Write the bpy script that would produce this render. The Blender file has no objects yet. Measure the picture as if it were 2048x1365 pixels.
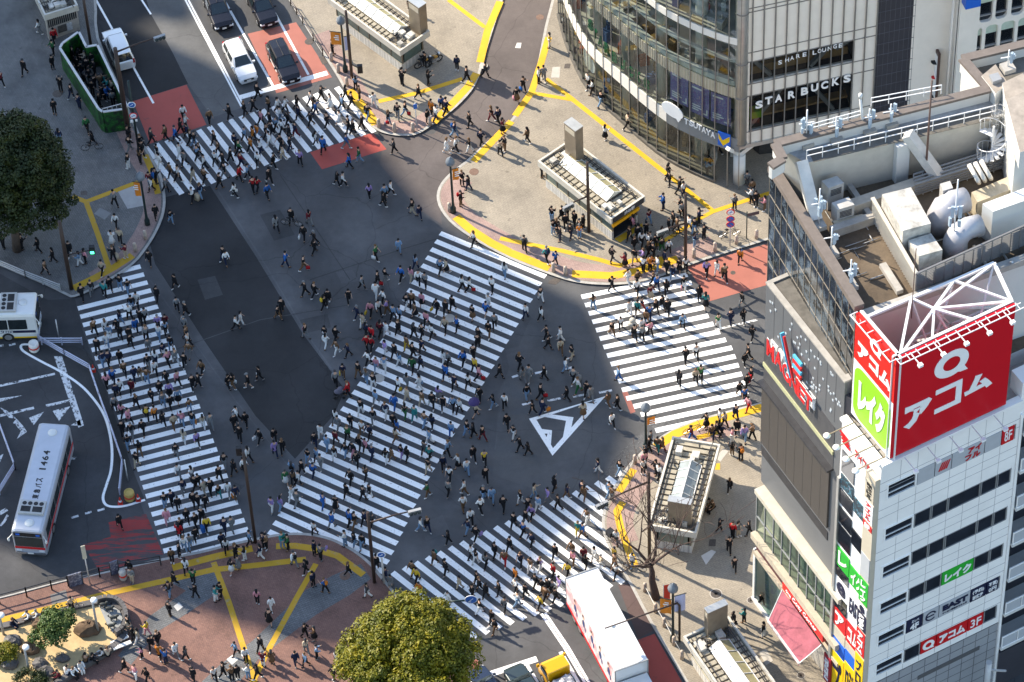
import bpy, bmesh, math, random
import numpy as np
from mathutils import Vector, Matrix
R = math.radians
random.seed(7)
SC = bpy.context.scene
COL = SC.collection

# ------------------------------------------------------------------ camera model
FPX, TH, RO, HC = 7658.563, 0.857924, 0.050278, 221.417
CAM_X, CAM_Y = 1024.0, 682.5
FW = (0.0, math.cos(TH), -math.sin(TH)); UP = (0.0, math.sin(TH), math.cos(TH))
CR, SR = math.cos(RO), math.sin(RO)

def ray(u, v):
    x = (u - CAM_X) / FPX; y = -(v - CAM_Y) / FPX
    a = x * CR + y * SR; b = -x * SR + y * CR
    return (a, FW[1] + b * UP[1], FW[2] + b * UP[2])

def P(u, v, z=0.0):
    """the point at height z seen at pixel (u, v) of the 2048 px photograph"""
    d = ray(u, v); t = (z - HC) / d[2]
    return (d[0] * t, d[1] * t, z)

def proj(p):
    q = (p[0], p[1], p[2] - HC)
    w = q[1] * FW[1] + q[2] * FW[2]
    a = q[0] / w; b = (q[1] * UP[1] + q[2] * UP[2]) / w
    x = a * CR - b * SR; y = a * SR + b * CR
    return (CAM_X + FPX * x, CAM_Y - FPX * y)

def top_of(base, v):
    """height above ground at which the vertical over ground pixel `base` is seen at row v"""
    p = P(*base); lo, hi = 0.0, 150.0
    for _ in range(40):
        m = (lo + hi) / 2
        if proj((p[0], p[1], m))[1] > v: lo = m
        else: hi = m
    return lo

class Wall:
    """a vertical plane through p with direction angle a (deg); s along it, z up, o outwards"""
    def __init__(self, p, a):
        self.p = Vector((p[0], p[1], 0)); self.d = Vector((math.cos(R(a)), math.sin(R(a)), 0))
        self.n = Vector((math.sin(R(a)), -math.cos(R(a)), 0)); self.a = a
    def at(self, s, z, o=0.0):
        q = self.p + self.d * s + self.n * o
        return (q.x, q.y, z)
    def px(self, u, v, o=0.0):
        d = Vector(ray(u, v)); c = Vector((0, 0, HC)); p0 = self.p + self.n * o
        t = (p0 - c).dot(self.n) / d.dot(self.n)
        q = c + d * t
        return ((q - self.p).dot(self.d), q.z)

# ------------------------------------------------------------------ materials
MATS = {}
def nt_new(name):
    m = bpy.data.materials.new(name); m.use_nodes = True
    nt = m.node_tree; b = nt.nodes['Principled BSDF']
    return m, nt, b

def M(name, col, rough=.75, metal=0., var=.12, scale=1.5, bump=0., emit=0., spec=.35, detail=5):
    if name in MATS: return MATS[name]
    m, nt, b = nt_new(name); L = nt.links.new
    tc = nt.nodes.new('ShaderNodeTexCoord'); n = nt.nodes.new('ShaderNodeTexNoise')
    n.inputs['Scale'].default_value = scale; n.inputs['Detail'].default_value = detail; n.inputs['Roughness'].default_value = .65
    L(tc.outputs['Object'], n.inputs['Vector'])
    mp = nt.nodes.new('ShaderNodeMapRange'); mp.inputs[3].default_value = 1 - var; mp.inputs[4].default_value = 1 + var
    mp.inputs[1].default_value = .3; mp.inputs[2].default_value = .7
    L(n.outputs['Fac'], mp.inputs[0])
    mx = nt.nodes.new('ShaderNodeVectorMath'); mx.operation = 'SCALE'
    mx.inputs[0].default_value = col; L(mp.outputs[0], mx.inputs['Scale'])
    L(mx.outputs[0], b.inputs['Base Color'])
    b.inputs['Roughness'].default_value = rough; b.inputs['Metallic'].default_value = metal
    b.inputs['Specular IOR Level'].default_value = spec
    if bump:
        bp = nt.nodes.new('ShaderNodeBump'); bp.inputs['Strength'].default_value = bump; bp.inputs['Distance'].default_value = .02
        n2 = nt.nodes.new('ShaderNodeTexNoise'); n2.inputs['Scale'].default_value = scale * 12; L(tc.outputs['Object'], n2.inputs['Vector'])
        L(n2.outputs['Fac'], bp.inputs['Height']); L(bp.outputs[0], b.inputs['Normal'])
    if emit:
        L(mx.outputs[0], b.inputs['Emission Color']); b.inputs['Emission Strength'].default_value = emit
    MATS[name] = m
    return m

def noise(nt, scale, detail=6, rough=.6, vec=None):
    n = nt.nodes.new('ShaderNodeTexNoise'); n.inputs['Scale'].default_value = scale
    n.inputs['Detail'].default_value = detail; n.inputs['Roughness'].default_value = rough
    if vec is None:
        tc = nt.nodes.new('ShaderNodeTexCoord'); vec = tc.outputs['Object']
    nt.links.new(vec, n.inputs['Vector']); return n.outputs['Fac']

def ramp(nt, fac, stops):
    r = nt.nodes.new('ShaderNodeValToRGB'); e = r.color_ramp.elements
    e[0].position, e[0].color = stops[0][0], (*stops[0][1], 1)
    e[1].position, e[1].color = stops[-1][0], (*stops[-1][1], 1)
    for p, c in stops[1:-1]:
        q = e.new(p); q.color = (*c, 1)
    nt.links.new(fac, r.inputs[0]); return r.outputs[0]

def mixc(nt, fac, a, b, mode='MIX'):
    n = nt.nodes.new('ShaderNodeMix'); n.data_type = 'RGBA'; n.blend_type = mode
    for k, x in ((0, fac), (6, a), (7, b)):
        if isinstance(x, (int, float)): n.inputs[k].default_value = x
        elif isinstance(x, tuple): n.inputs[k].default_value = (*x, 1)
        else: nt.links.new(x, n.inputs[k])
    return n.outputs[2]

def asphalt(name, base, tint=(1, 1, 1.04), worn=1.5):
    if name in MATS: return MATS[name]
    m, nt, b = nt_new(name)
    a = noise(nt, .16, 5, .6); f = noise(nt, 2.2, 7, .75); g = noise(nt, 55, 2, .6)
    c1 = tuple(base * t for t in tint); c0 = tuple(base * t * .72 for t in tint); c2 = tuple(base * worn * t for t in tint)
    col = ramp(nt, a, [(.3, c0), (.5, c1), (.72, c2)])
    col = mixc(nt, .5, col, ramp(nt, f, [(.3, (.45, .45, .45)), (.7, (.62, .62, .62))]), 'OVERLAY')
    col = mixc(nt, .35, col, ramp(nt, g, [(.3, (.25, .25, .25)), (.7, (.78, .78, .78))]), 'OVERLAY')
    # thin cracks and old joint lines
    v = nt.nodes.new('ShaderNodeTexVoronoi'); v.feature = 'DISTANCE_TO_EDGE'; v.inputs['Scale'].default_value = .11
    tc = nt.nodes.new('ShaderNodeTexCoord'); wv = nt.nodes.new('ShaderNodeVectorMath'); wv.operation = 'ADD'
    nn = nt.nodes.new('ShaderNodeTexNoise'); nn.inputs['Scale'].default_value = .5; nn.inputs['Detail'].default_value = 6
    nt.links.new(tc.outputs['Object'], nn.inputs['Vector']); nt.links.new(tc.outputs['Object'], wv.inputs[0]); nt.links.new(nn.outputs['Color'], wv.inputs[1])
    nt.links.new(wv.outputs[0], v.inputs['Vector'])
    ck = ramp(nt, v.outputs['Distance'], [(0, (.68, .68, .68)), (.004, (1, 1, 1))])
    col = mixc(nt, 1., col, ck, 'MULTIPLY')
    nt.links.new(col, b.inputs['Base Color']); b.inputs['Roughness'].default_value = .85; b.inputs['Specular IOR Level'].default_value = .25
    bp = nt.nodes.new('ShaderNodeBump'); bp.inputs['Strength'].default_value = .25; bp.inputs['Distance'].default_value = .01
    nt.links.new(g, bp.inputs['Height']); nt.links.new(bp.outputs[0], b.inputs['Normal'])
    MATS[name] = m; return m

def pavers(name, c1, c2, mortar, bw, bh, ang, mort=.02, dirt=.35, off=.5):
    if name in MATS: return MATS[name]
    m, nt, b = nt_new(name)
    tc = nt.nodes.new('ShaderNodeTexCoord'); mp = nt.nodes.new('ShaderNodeMapping'); mp.inputs['Rotation'].default_value = (0, 0, R(ang))
    nt.links.new(tc.outputs['Object'], mp.inputs['Vector'])
    br = nt.nodes.new('ShaderNodeTexBrick'); br.offset = off
    br.inputs['Color1'].default_value = (*c1, 1); br.inputs['Color2'].default_value = (*c2, 1); br.inputs['Mortar'].default_value = (*mortar, 1)
    br.inputs['Scale'].default_value = 1; br.inputs['Brick Width'].default_value = bw; br.inputs['Row Height'].default_value = bh
    br.inputs['Mortar Size'].default_value = mort; br.inputs['Bias'].default_value = 0.
    nt.links.new(mp.outputs[0], br.inputs['Vector'])
    a = noise(nt, .35, 6, .65); f = noise(nt, 6, 4, .6)
    col = mixc(nt, dirt, br.outputs['Color'], ramp(nt, a, [(.3, (.18, .18, .19)), (.5, (.5, .5, .5)), (.7, (.75, .74, .72))]), 'OVERLAY')
    col = mixc(nt, .28, col, ramp(nt, f, [(.3, (.3, .3, .3)), (.7, (.7, .7, .7))]), 'OVERLAY')
    sp = noise(nt, 1.7, 3, .5)
    col = mixc(nt, 1., col, ramp(nt, sp, [(.27, (.72, .72, .72)), (.33, (1, 1, 1))]), 'MULTIPLY')
    nt.links.new(col, b.inputs['Base Color']); b.inputs['Roughness'].default_value = .8; b.inputs['Specular IOR Level'].default_value = .3
    MATS[name] = m; return m

def paint(name, col, wear=.35, scale=1.2, under=(.05, .05, .053), rough=.6, streak=None):
    """road paint worn through to the asphalt in patches"""
    if name in MATS: return MATS[name]
    m, nt, b = nt_new(name)
    vec = None
    if streak:
        tc = nt.nodes.new('ShaderNodeTexCoord'); mp = nt.nodes.new('ShaderNodeMapping')
        mp.inputs['Rotation'].default_value = (0, 0, R(streak)); mp.inputs['Scale'].default_value = (.18, 1.6, 1)
        nt.links.new(tc.outputs['Object'], mp.inputs['Vector']); vec = mp.outputs[0]
    a = noise(nt, scale, 8, .75, vec); g = noise(nt, 30, 3, .6); w = noise(nt, .5, 4, .6)
    t = .62 - wear * .4
    c = mixc(nt, ramp(nt, a, [(t, (0, 0, 0)), (t + .07, (1, 1, 1))]), col, under)
    c = mixc(nt, .3, c, ramp(nt, g, [(.3, (.4, .4, .4)), (.7, (.6, .6, .6))]), 'OVERLAY')
    c = mixc(nt, .3, c, ramp(nt, w, [(.3, (.32, .32, .32)), (.55, (.53, .53, .53))]), 'OVERLAY')
    nt.links.new(c, b.inputs['Base Color']); b.inputs['Roughness'].default_value = rough; b.inputs['Specular IOR Level'].default_value = .3
    MATS[name] = m; return m

def glass(name, tint=(.55, .62, .6), refl=.06, clear=.8):
    """window glass: seen through, with a Fresnel reflection"""
    if name in MATS: return MATS[name]
    m, nt, b = nt_new(name); nt.nodes.remove(b); o = nt.nodes['Material Output']
    tr = nt.nodes.new('ShaderNodeBsdfTransparent'); gl = nt.nodes.new('ShaderNodeBsdfGlossy'); gl.inputs['Roughness'].default_value = .02
    n = noise(nt, .8, 2); tr_c = ramp(nt, n, [(.3, tuple(clear * t * .92 for t in tint)), (.7, tuple(clear * t for t in tint))])
    nt.links.new(tr_c, tr.inputs['Color']); gl.inputs['Color'].default_value = (.9, .95, 1, 1)
    fr = nt.nodes.new('ShaderNodeLayerWeight'); fr.inputs['Blend'].default_value = .3
    mr = nt.nodes.new('ShaderNodeMapRange'); mr.inputs[3].default_value = refl; mr.inputs[4].default_value = .45
    nt.links.new(fr.outputs['Fresnel'], mr.inputs[0])
    mx = nt.nodes.new('ShaderNodeMixShader'); nt.links.new(mr.outputs[0], mx.inputs[0]); nt.links.new(tr.outputs[0], mx.inputs[1]); nt.links.new(gl.outputs[0], mx.inputs[2])
    nt.links.new(mx.outputs[0], o.inputs['Surface']); MATS[name] = m; return m

def cloth_mat(name, attr=None, rough=.85):
    m, nt, b = nt_new(name)
    if attr:
        a = nt.nodes.new('ShaderNodeAttribute'); a.attribute_name = attr; c = a.outputs['Color']
    else:
        a = nt.nodes.new('ShaderNodeObjectInfo'); c = a.outputs['Color']
    n = noise(nt, 7, 3)
    c = mixc(nt, .35, c, ramp(nt, n, [(.3, (.35, .35, .35)), (.7, (.65, .65, .65))]), 'OVERLAY')
    nt.links.new(c, b.inputs['Base Color']); b.inputs['Roughness'].default_value = rough; b.inputs['Specular IOR Level'].default_value = .2
    MATS[name] = m; return m

# ------------------------------------------------------------------ mesh builder
ORG = {}
class MB:
    def __init__(self): self.v = []; self.f = []; self.m = []; self.s = []
    def add(self, vs, fs, mi=0, sm=False):
        o = len(self.v); self.v += [tuple(map(float, x)) for x in vs]
        for f in fs: self.f.append(tuple(i + o for i in f)); self.m.append(mi); self.s.append(sm)
        return self
    def quad(self, a, b, c, d, mi=0): return self.add([a, b, c, d], [(0, 1, 2, 3)], mi)
    def poly(self, pts, mi=0): return self.add(pts, [tuple(range(len(pts)))], mi)
    def obox(self, o, a, b, c, mi=0):
        """box with one corner at o and edge vectors a, b, c"""
        o, a, b, c = map(Vector, (o, a, b, c))
        v = [o, o + a, o + a + b, o + b, o + c, o + a + c, o + a + b + c, o + b + c]
        fl = a.cross(b).dot(c) < 0
        f = [(3, 2, 1, 0), (4, 5, 6, 7), (0, 1, 5, 4), (1, 2, 6, 5), (2, 3, 7, 6), (3, 0, 4, 7)]
        if fl: f = [tuple(reversed(x)) for x in f]
        return self.add(v, f, mi)
    def cbox(self, c, sx, sy, sz, ang=0, mi=0):
        """box centred on c in plan, standing on c.z"""
        d = Vector((math.cos(R(ang)), math.sin(R(ang)), 0)); n = Vector((-d.y, d.x, 0))
        return self.obox(Vector(c) - d * sx / 2 - n * sy / 2, d * sx, n * sy, (0, 0, sz), mi)
    def prism(self, pts, z0, z1, mi=0, mside=None):
        n = len(pts)
        ar = sum(pts[i][0] * pts[(i + 1) % n][1] - pts[(i + 1) % n][0] * pts[i][1] for i in range(n))
        if ar < 0: pts = list(reversed(pts))
        v = [(p[0], p[1], z0) for p in pts] + [(p[0], p[1], z1) for p in pts]
        ms = mi if mside is None else mside
        self.add(v, [tuple(range(n, 2 * n))], mi)
        o = len(self.v) - 2 * n
        for i in range(n):
            j = (i + 1) % n; self.f.append((o + i, o + j, o + n + j, o + n + i)); self.m.append(ms); self.s.append(False)
        return self
    def tube(self, path, r, n=8, mi=0, sm=True, cap=True):
        path = [Vector(p) for p in path]; k = len(path)
        rs = r if isinstance(r, (list, tuple)) else [r] * k
        vs = []; ref = None
        for i in range(k):
            t = (path[min(i + 1, k - 1)] - path[max(i - 1, 0)])
            if t.length < 1e-9: t = Vector((0, 0, 1))
            t.normalize()
            if ref is None: ref = Vector((1, 0, 0)) if abs(t.x) < .9 else Vector((0, 1, 0))
            a = t.cross(ref)
            if a.length < 1e-6: a = t.orthogonal()
            a.normalize(); b = t.cross(a); ref = b.cross(t) if False else ref
            for j in range(n):
                th = 2 * math.pi * j / n; vs.append(path[i] + (a * math.cos(th) + b * math.sin(th)) * rs[i])
        fs = []
        for i in range(k - 1):
            for j in range(n):
                q = (j + 1) % n; fs.append((i * n + j, i * n + q, (i + 1) * n + q, (i + 1) * n + j))
        self.add(vs, fs, mi, sm)
        if cap:
            o = len(self.v) - len(vs)
            self.f.append(tuple(o + j for j in reversed(range(n)))); self.m.append(mi); self.s.append(False)
            self.f.append(tuple(o + (k - 1) * n + j for j in range(n))); self.m.append(mi); self.s.append(False)
        return self
    def bar(self, a, b, w, h=None, mi=0):
        """square bar from a to b"""
        a, b = Vector(a), Vector(b); t = (b - a).normalized(); h = h or w
        x = t.cross(Vector((0, 0, 1)))
        if x.length < 1e-4: x = Vector((1, 0, 0))
        x.normalize(); y = x.cross(t)
        return self.obox(a - x * w / 2 - y * h / 2, x * w, y * h, b - a, mi)
    def ell(self, c, rx, ry, rz, nu=12, nv=8, mi=0, sm=True, zmin=-1.0):
        vs = []; fs = []
        for i in range(nv + 1):
            ph = -math.pi / 2 + math.pi * i / nv
            s = max(math.sin(ph), zmin)
            for j in range(nu):
                th = 2 * math.pi * j / nu; vs.append((c[0] + rx * math.cos(ph) * math.cos(th), c[1] + ry * math.cos(ph) * math.sin(th), c[2] + rz * s))
        for i in range(nv):
            for j in range(nu):
                q = (j + 1) % nu; fs.append((i * nu + j, i * nu + q, (i + 1) * nu + q, (i + 1) * nu + j))
        return self.add(vs, fs, mi, sm)
    def lathe(self, c, prof, n=16, mi=0, sm=True):
        """prof: (radius, z) from bottom to top"""
        vs = []; fs = []; k = len(prof)
        for r, z in prof:
            for j in range(n):
                th = 2 * math.pi * j / n; vs.append((c[0] + r * math.cos(th), c[1] + r * math.sin(th), c[2] + z))
        for i in range(k - 1):
            for j in range(n):
                q = (j + 1) % n; fs.append((i * n + j, i * n + q, (i + 1) * n + q, (i + 1) * n + j))
        fs.append(tuple(reversed(range(n)))); fs.append(tuple((k - 1) * n + j for j in range(n)))
        return self.add(vs, fs, mi, sm)
    def mesh(self, name, mats, org=(0, 0, 0)):
        me = bpy.data.meshes.new(name)
        v = np.array(self.v, dtype=np.float64).reshape(-1, 3) - np.array(org)
        me.from_pydata(v.tolist(), [], self.f)
        for mt in (mats if isinstance(mats, (list, tuple)) else [mats]): me.materials.append(mt)
        me.polygons.foreach_set('material_index', self.m); me.polygons.foreach_set('use_smooth', self.s)
        me.update(); return me
    def build(self, name, mats, parent=None, org=None, **kw):
        if org is None: org = ORG.get(parent.name, (0, 0, 0)) if parent else (0, 0, 0)
        o = bpy.data.objects.new(name, self.mesh(name, mats, org)); COL.objects.link(o)
        if parent: o.parent = parent
        else: o.location = org
        ORG[o.name] = tuple(org)
        for k, x in kw.items(): o[k] = x
        return o

def T(name, label, cat, loc=(0, 0, 0), group=None):
    """an Empty at the thing's base, its parts parented to it"""
    o = bpy.data.objects.new(name, None); COL.objects.link(o); o.location = loc; o.empty_display_size = .3
    o['label'] = label; o['category'] = cat
    if group: o['group'] = group
    ORG[o.name] = tuple(loc); return o
def tag(o, label, cat, group=None, kind=None):
    o['label'] = label; o['category'] = cat
    if group: o['group'] = group
    if kind: o['kind'] = kind
    return o
def struct(o): o['kind'] = 'structure'; return o

def strip(mb, pts, w, z, mi=0):
    """flat strip of width w along world points, at height z"""
    pts = [Vector((p[0], p[1], 0)) for p in pts]; L = []; Q = []
    for i, p in enumerate(pts):
        a = (pts[i] - pts[i - 1]).normalized() if i else (pts[1] - pts[0]).normalized()
        b = (pts[i + 1] - pts[i]).normalized() if i < len(pts) - 1 else a
        t = (a + b).normalized(); n = Vector((-t.y, t.x, 0)); k = 1 / max(.5, n.dot(Vector((-a.y, a.x, 0))))
        L.append(p + n * w / 2 * k); Q.append(p - n * w / 2 * k)
    for i in range(len(pts) - 1):
        mb.add([(Q[i].x, Q[i].y, z), (Q[i + 1].x, Q[i + 1].y, z), (L[i + 1].x, L[i + 1].y, z), (L[i].x, L[i].y, z)], [(0, 1, 2, 3)], mi)

def smooth_path(pts, n=4):
    """Catmull-Rom through pixel points"""
    out = []; k = len(pts)
    for i in range(k - 1):
        p0, p1, p2, p3 = pts[max(i - 1, 0)], pts[i], pts[i + 1], pts[min(i + 2, k - 1)]
        for j in range(n):
            t = j / n
            out.append(tuple(.5 * (2 * p1[q] + (p2[q] - p0[q]) * t + (2 * p0[q] - 5 * p1[q] + 4 * p2[q] - p3[q]) * t * t + (3 * p1[q] - p0[q] - 3 * p2[q] + p3[q]) * t ** 3) for q in (0, 1)))
    return out + [pts[-1]]

_TXT = {}
def text_mesh(s, bold=0.0):
    """(verts, faces) of a line of lettering, flat in x/y"""
    if (s, bold) in _TXT: return _TXT[(s, bold)]
    cu = bpy.data.curves.new('lettering', 'FONT'); cu.body = s; cu.offset = bold; cu.resolution_u = 3
    o = bpy.data.objects.new('lettering', cu); COL.objects.link(o)
    dg = bpy.context.evaluated_depsgraph_get(); dg.update(); me = o.evaluated_get(dg).to_mesh()
    v = [tuple(x.co) for x in me.vertices]; f = [tuple(p.vertices) for p in me.polygons]
    o.evaluated_get(dg).to_mesh_clear(); bpy.data.objects.remove(o); bpy.data.curves.remove(cu)
    _TXT[(s, bold)] = (v, f); return v, f

def text_quad(mb, s, o, ax, ay, mi=0, bold=0.0, thick=0.0):
    """stretch the lettering s over the parallelogram o, o+ax, o+ay; thick extrudes it along the normal"""
    v, f = text_mesh(s, bold); xs = [p[0] for p in v]; ys = [p[1] for p in v]
    if not v: return
    x0, x1, y0, y1 = min(xs), max(xs), min(ys), max(ys); o, ax, ay = map(Vector, (o, ax, ay))
    w = [o + ax * ((p[0] - x0) / (x1 - x0)) + ay * ((p[1] - y0) / max(y1 - y0, 1e-6)) for p in v]
    mb.add(w, f, mi)
    if thick:
        nrm = ax.cross(ay).normalized() * thick
        mb.add([p + nrm for p in w], f, mi)
        cnt = {}
        for q in f:
            for i in range(len(q)):
                e = (q[i], q[(i + 1) % len(q)]); k = tuple(sorted(e)); cnt.setdefault(k, []).append(e)
        sv = []; sf = []
        for k, es in cnt.items():
            if len(es) == 1:
                a, b = es[0]; i = len(sv); sv += [w[a], w[b], w[b] + nrm, w[a] + nrm]; sf.append((i, i + 1, i + 2, i + 3))
        mb.add(sv, sf, mi)
SUN_AZ, SUN_EL, EXPO = -35.5, 36.5, 1.12
KZ = .14      # pavement height above the carriageway
# ------------------------------------------------------------------ carriageway and pavements
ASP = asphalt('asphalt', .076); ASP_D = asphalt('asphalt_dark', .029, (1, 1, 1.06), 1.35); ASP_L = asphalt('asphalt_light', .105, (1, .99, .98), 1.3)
COB = pavers('cobble_setts', (.13, .13, .13), (.085, .085, .09), (.05, .05, .05), .12, .12, 20, .012, .5)
PAV = pavers('pavement_slabs', (.285, .25, .20), (.26, .227, .182), (.185, .162, .135), .32, .16, 35, .010, .32)
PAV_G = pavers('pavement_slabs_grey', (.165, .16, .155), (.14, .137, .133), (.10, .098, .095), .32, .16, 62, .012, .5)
PINK = pavers('pink_setts', (.34, .235, .205), (.30, .205, .18), (.2, .15, .14), .22, .11, 30, .012, .45)
BRICK = pavers('red_brick_paving', (.225, .118, .09), (.18, .095, .075), (.10, .065, .058), .2, .1, 28, .012, .5)
GREYB = pavers('grey_brick_band', (.145, .15, .155), (.115, .12, .125), (.07, .07, .075), .3, .15, 28, .014, .5)
STONE = M('kerb_stone', (.36, .345, .32), .8, var=.2, scale=2.5)
WHITE = paint('white_road_paint', (.86, .86, .85), .08, 5.0)
WHITE_W = paint('white_road_paint_worn', (.66, .66, .66), .28, 3.0)
YEL = paint('yellow_tactile_paving', (.62, .36, .02), .05, 2.0, (.5, .36, .1))
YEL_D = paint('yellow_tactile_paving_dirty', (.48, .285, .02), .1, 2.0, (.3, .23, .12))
REDP = paint('red_road_coating', (.36, .068, .052), .05, .9, (.2, .06, .055))
REDP_L = paint('red_road_coating_faded', (.34, .125, .095), .05, .9, (.3, .12, .1))
REDP_W = paint('red_road_coating_worn', (.27, .03, .028), .40, 1.3, streak=-20)
BROWN_A = asphalt('asphalt_brown', .10, (1.1, .93, .88), 1.3)

def pp(pts, z): return [P(u, v, z) for u, v in pts]
def sheet(name, pts, mat, z=.004):
    mb = MB(); q = pp(pts, z); n = len(q)
    ar = sum(q[i][0] * q[(i + 1) % n][1] - q[(i + 1) % n][0] * q[i][1] for i in range(n))
    mb.poly(q if ar > 0 else q[::-1]); return struct(mb.build(name, mat))
def lines(name, segs, mat, z):
    """segs: list of (pixel polyline, width in metres)"""
    mb = MB()
    for i, (pts, w) in enumerate(segs): strip(mb, [P(u, v, z) for u, v in pts], w, z + i * .0003)
    return struct(mb.build(name, mat))

g = MB(); g.quad((-900, -500, 0), (900, -500, 0), (900, 1200, 0), (-900, 1200, 0)); struct(g.build('ground', ASP))
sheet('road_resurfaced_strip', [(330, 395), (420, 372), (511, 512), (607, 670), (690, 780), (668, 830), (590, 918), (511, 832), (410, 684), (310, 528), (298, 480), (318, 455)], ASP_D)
sheet('road_bus_terminal', [(-60, 545), (0, 548), (95, 600), (150, 598), (165, 660), (205, 770), (250, 920), (322, 1120), (190, 1150), (0, 1196), (-60, 1210)], asphalt('asphalt_bus_terminal', .054, (1, 1, 1.05), 1.5))
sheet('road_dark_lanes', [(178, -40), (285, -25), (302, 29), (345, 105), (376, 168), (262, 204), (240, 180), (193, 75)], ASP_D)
sheet('road_grey_median', [(285, -25), (370, -25), (478, 195), (486, 215), (425, 235), (376, 168), (345, 105), (302, 29)], ASP_L)
sheet('road_grey_corner', [(935, 600), (1095, 556), (1160, 575), (1180, 640), (1255, 800), (1300, 862), (1262, 915), (1215, 975), (1130, 1000), (985, 950), (1000, 780), (1060, 640)], asphalt('asphalt_fine', .088, (1, 1, 1.02), 1.2))
sheet('road_red_shoulder', [(1236, 1170), (1264, 1168), (1306, 1262), (1276, 1278)], asphalt('asphalt_reddish', .08, (1.25, .85, .8), 1.2))
sheet('road_brown_street', [(1003, -30), (1108, -30), (1106, 0), (1091, 55), (1072, 150), (1020, 245), (930, 320), (868, 268), (912, 215), (950, 175), (960, 140), (980, 80)], BROWN_A)
sheet('road_brown_corner', [(768, 270), (868, 268), (930, 320), (905, 342), (882, 372), (880, 400), (884, 450), (840, 420), (760, 330)], asphalt('asphalt_corner', .092, (1.1, .95, .92), 1.3), .0045)
for pts, w_, k_ in (([(430, 372), (520, 512), (616, 672), (700, 790)], .12, 1), ([(300, 560), (470, 800), (575, 930)], .1, 1), ([(620, 560), (800, 500), (900, 470)], .1, 0), ([(350, 700), (520, 640), (700, 610)], .08, 0), ([(985, 640), (1010, 760), (990, 900)], .1, 1), ([(1168, 590), (1262, 815), (1310, 872)], .55, 1), ([(560, 350), (700, 560)], .08, 0)):
    lines('road_seam', [(pts, w_)], asphalt('asphalt_seam', .088) if k_ else asphalt('asphalt_seam_dark', .055), .0075)
for i_, pts in enumerate(([(672, 545), (705, 540), (718, 562), (684, 568)], [(520, 430), (560, 420), (590, 470), (548, 482)], [(1010, 700), (1050, 690), (1062, 730), (1020, 740)], [(395, 560), (430, 552), (446, 590), (410, 600)], [(840, 1050), (885, 1030), (900, 1062), (852, 1082)], [(600, 640), (655, 628), (662, 655), (608, 668)], [(1105, 930), (1180, 905), (1196, 940), (1120, 962)])):
    sheet('asphalt_repair', pts, asphalt('asphalt_seam_dark', .055) if i_ % 2 else asphalt('asphalt_seam', .088), .0065 + .0001 * i_)
for k, (pts, mt) in enumerate([
    ([(266, 203), (373, 170), (413, 250), (300, 288)], REDP),
    ([(495, 68), (592, 45), (664, 155), (553, 187)], REDP_L),
    ([(620, 305), (745, 266), (773, 299), (644, 339)], REDP),
    ([(1374, 534), (1535, 488), (1620, 470), (1640, 540), (1560, 563), (1419, 603)], REDP_L),
    ([(1244, 784), (1254, 781), (1271, 824), (1261, 828)], REDP_L),
    ([(217, 1045), (292, 1028), (327, 1110), (200, 1145), (166, 1090), (222, 1074)], REDP_W),
    ([(1276, 1280), (1309, 1268), (1390, 1410), (1318, 1410)], REDP),
    ([(938, 1324), (955, 1318), (962, 1338), (945, 1344)], REDP_L)]):
    sheet('red_road_patch', pts, mt, .008)

# pavements: slabs KZ high with a kerb of lighter stone
def pavement(name, kerb, rest, mat, kw=.22, closed=False):
    k = smooth_path(kerb, 3); pts = k + rest
    mb = MB(); mb.prism([p[:2] for p in pp(pts, KZ)], -.05, KZ); struct(mb.build(name, mat))
    kb = MB(); strip(kb, [P(u, v, KZ) for u, v in k], kw, KZ + .004); o = struct(kb.build(name + '_kerb', STONE))
S1 = [(168, -60), (190, 0), (195, 75), (240, 180), (262, 235), (292, 300), (318, 345), (328, 390), (326, 425), (313, 460), (292, 495), (262, 530), (200, 570), (150, 592), (132, 588), (95, 570), (0, 530), (-60, 500)]
S2 = [(560, -35), (580, 0), (625, 72), (672, 145), (698, 190), (732, 240), (757, 260), (784, 268), (807, 270), (830, 268), (850, 258), (880, 238), (912, 212), (940, 182), (955, 155), (968, 110), (985, 55), (1003, 0), (1012, -35)]
S3 = [(1112, -35), (1106, 0), (1092, 55), (1072, 150), (1046, 205), (1018, 248), (970, 290), (935, 322), (905, 345), (884, 368), (876, 392), (884, 420), (912, 452), (962, 485), (1023, 517), (1094, 545), (1149, 562), (1210, 568), (1270, 564), (1330, 548), (1380, 528), (1440, 508), (1535, 478), (1640, 445)]
S4 = [(1640, 780), (1535, 804), (1450, 826), (1395, 842), (1345, 862), (1300, 892), (1262, 928), (1236, 965), (1216, 1002), (1207, 1035), (1209, 1065), (1220, 1095), (1240, 1130), (1264, 1172), (1300, 1240), (1374, 1364), (1400, 1412)]
S5 = [(-60, 1212), (0, 1197), (137, 1161), (240, 1138), (322, 1120), (400, 1105), (460, 1090), (520, 1077), (560, 1070), (595, 1068), (630, 1071), (662, 1079), (690, 1092), (716, 1108), (742, 1130), (765, 1158), (800, 1200), (860, 1270), (930, 1340), (985, 1410)]
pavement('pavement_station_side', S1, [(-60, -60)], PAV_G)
pavement('pavement_upper_island', S2, [(800, -60)], PAV)
pavement('pavement_glass_building', S3, [(1750, 420), (1900, -40)], PAV)
pavement('pavement_dark_building', S4, [(1750, 1412), (1800, 780)], PAV)
pavement('pavement_brick_plaza', S5, [(900, 1440), (-80, 1440)], BRICK)

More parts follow.
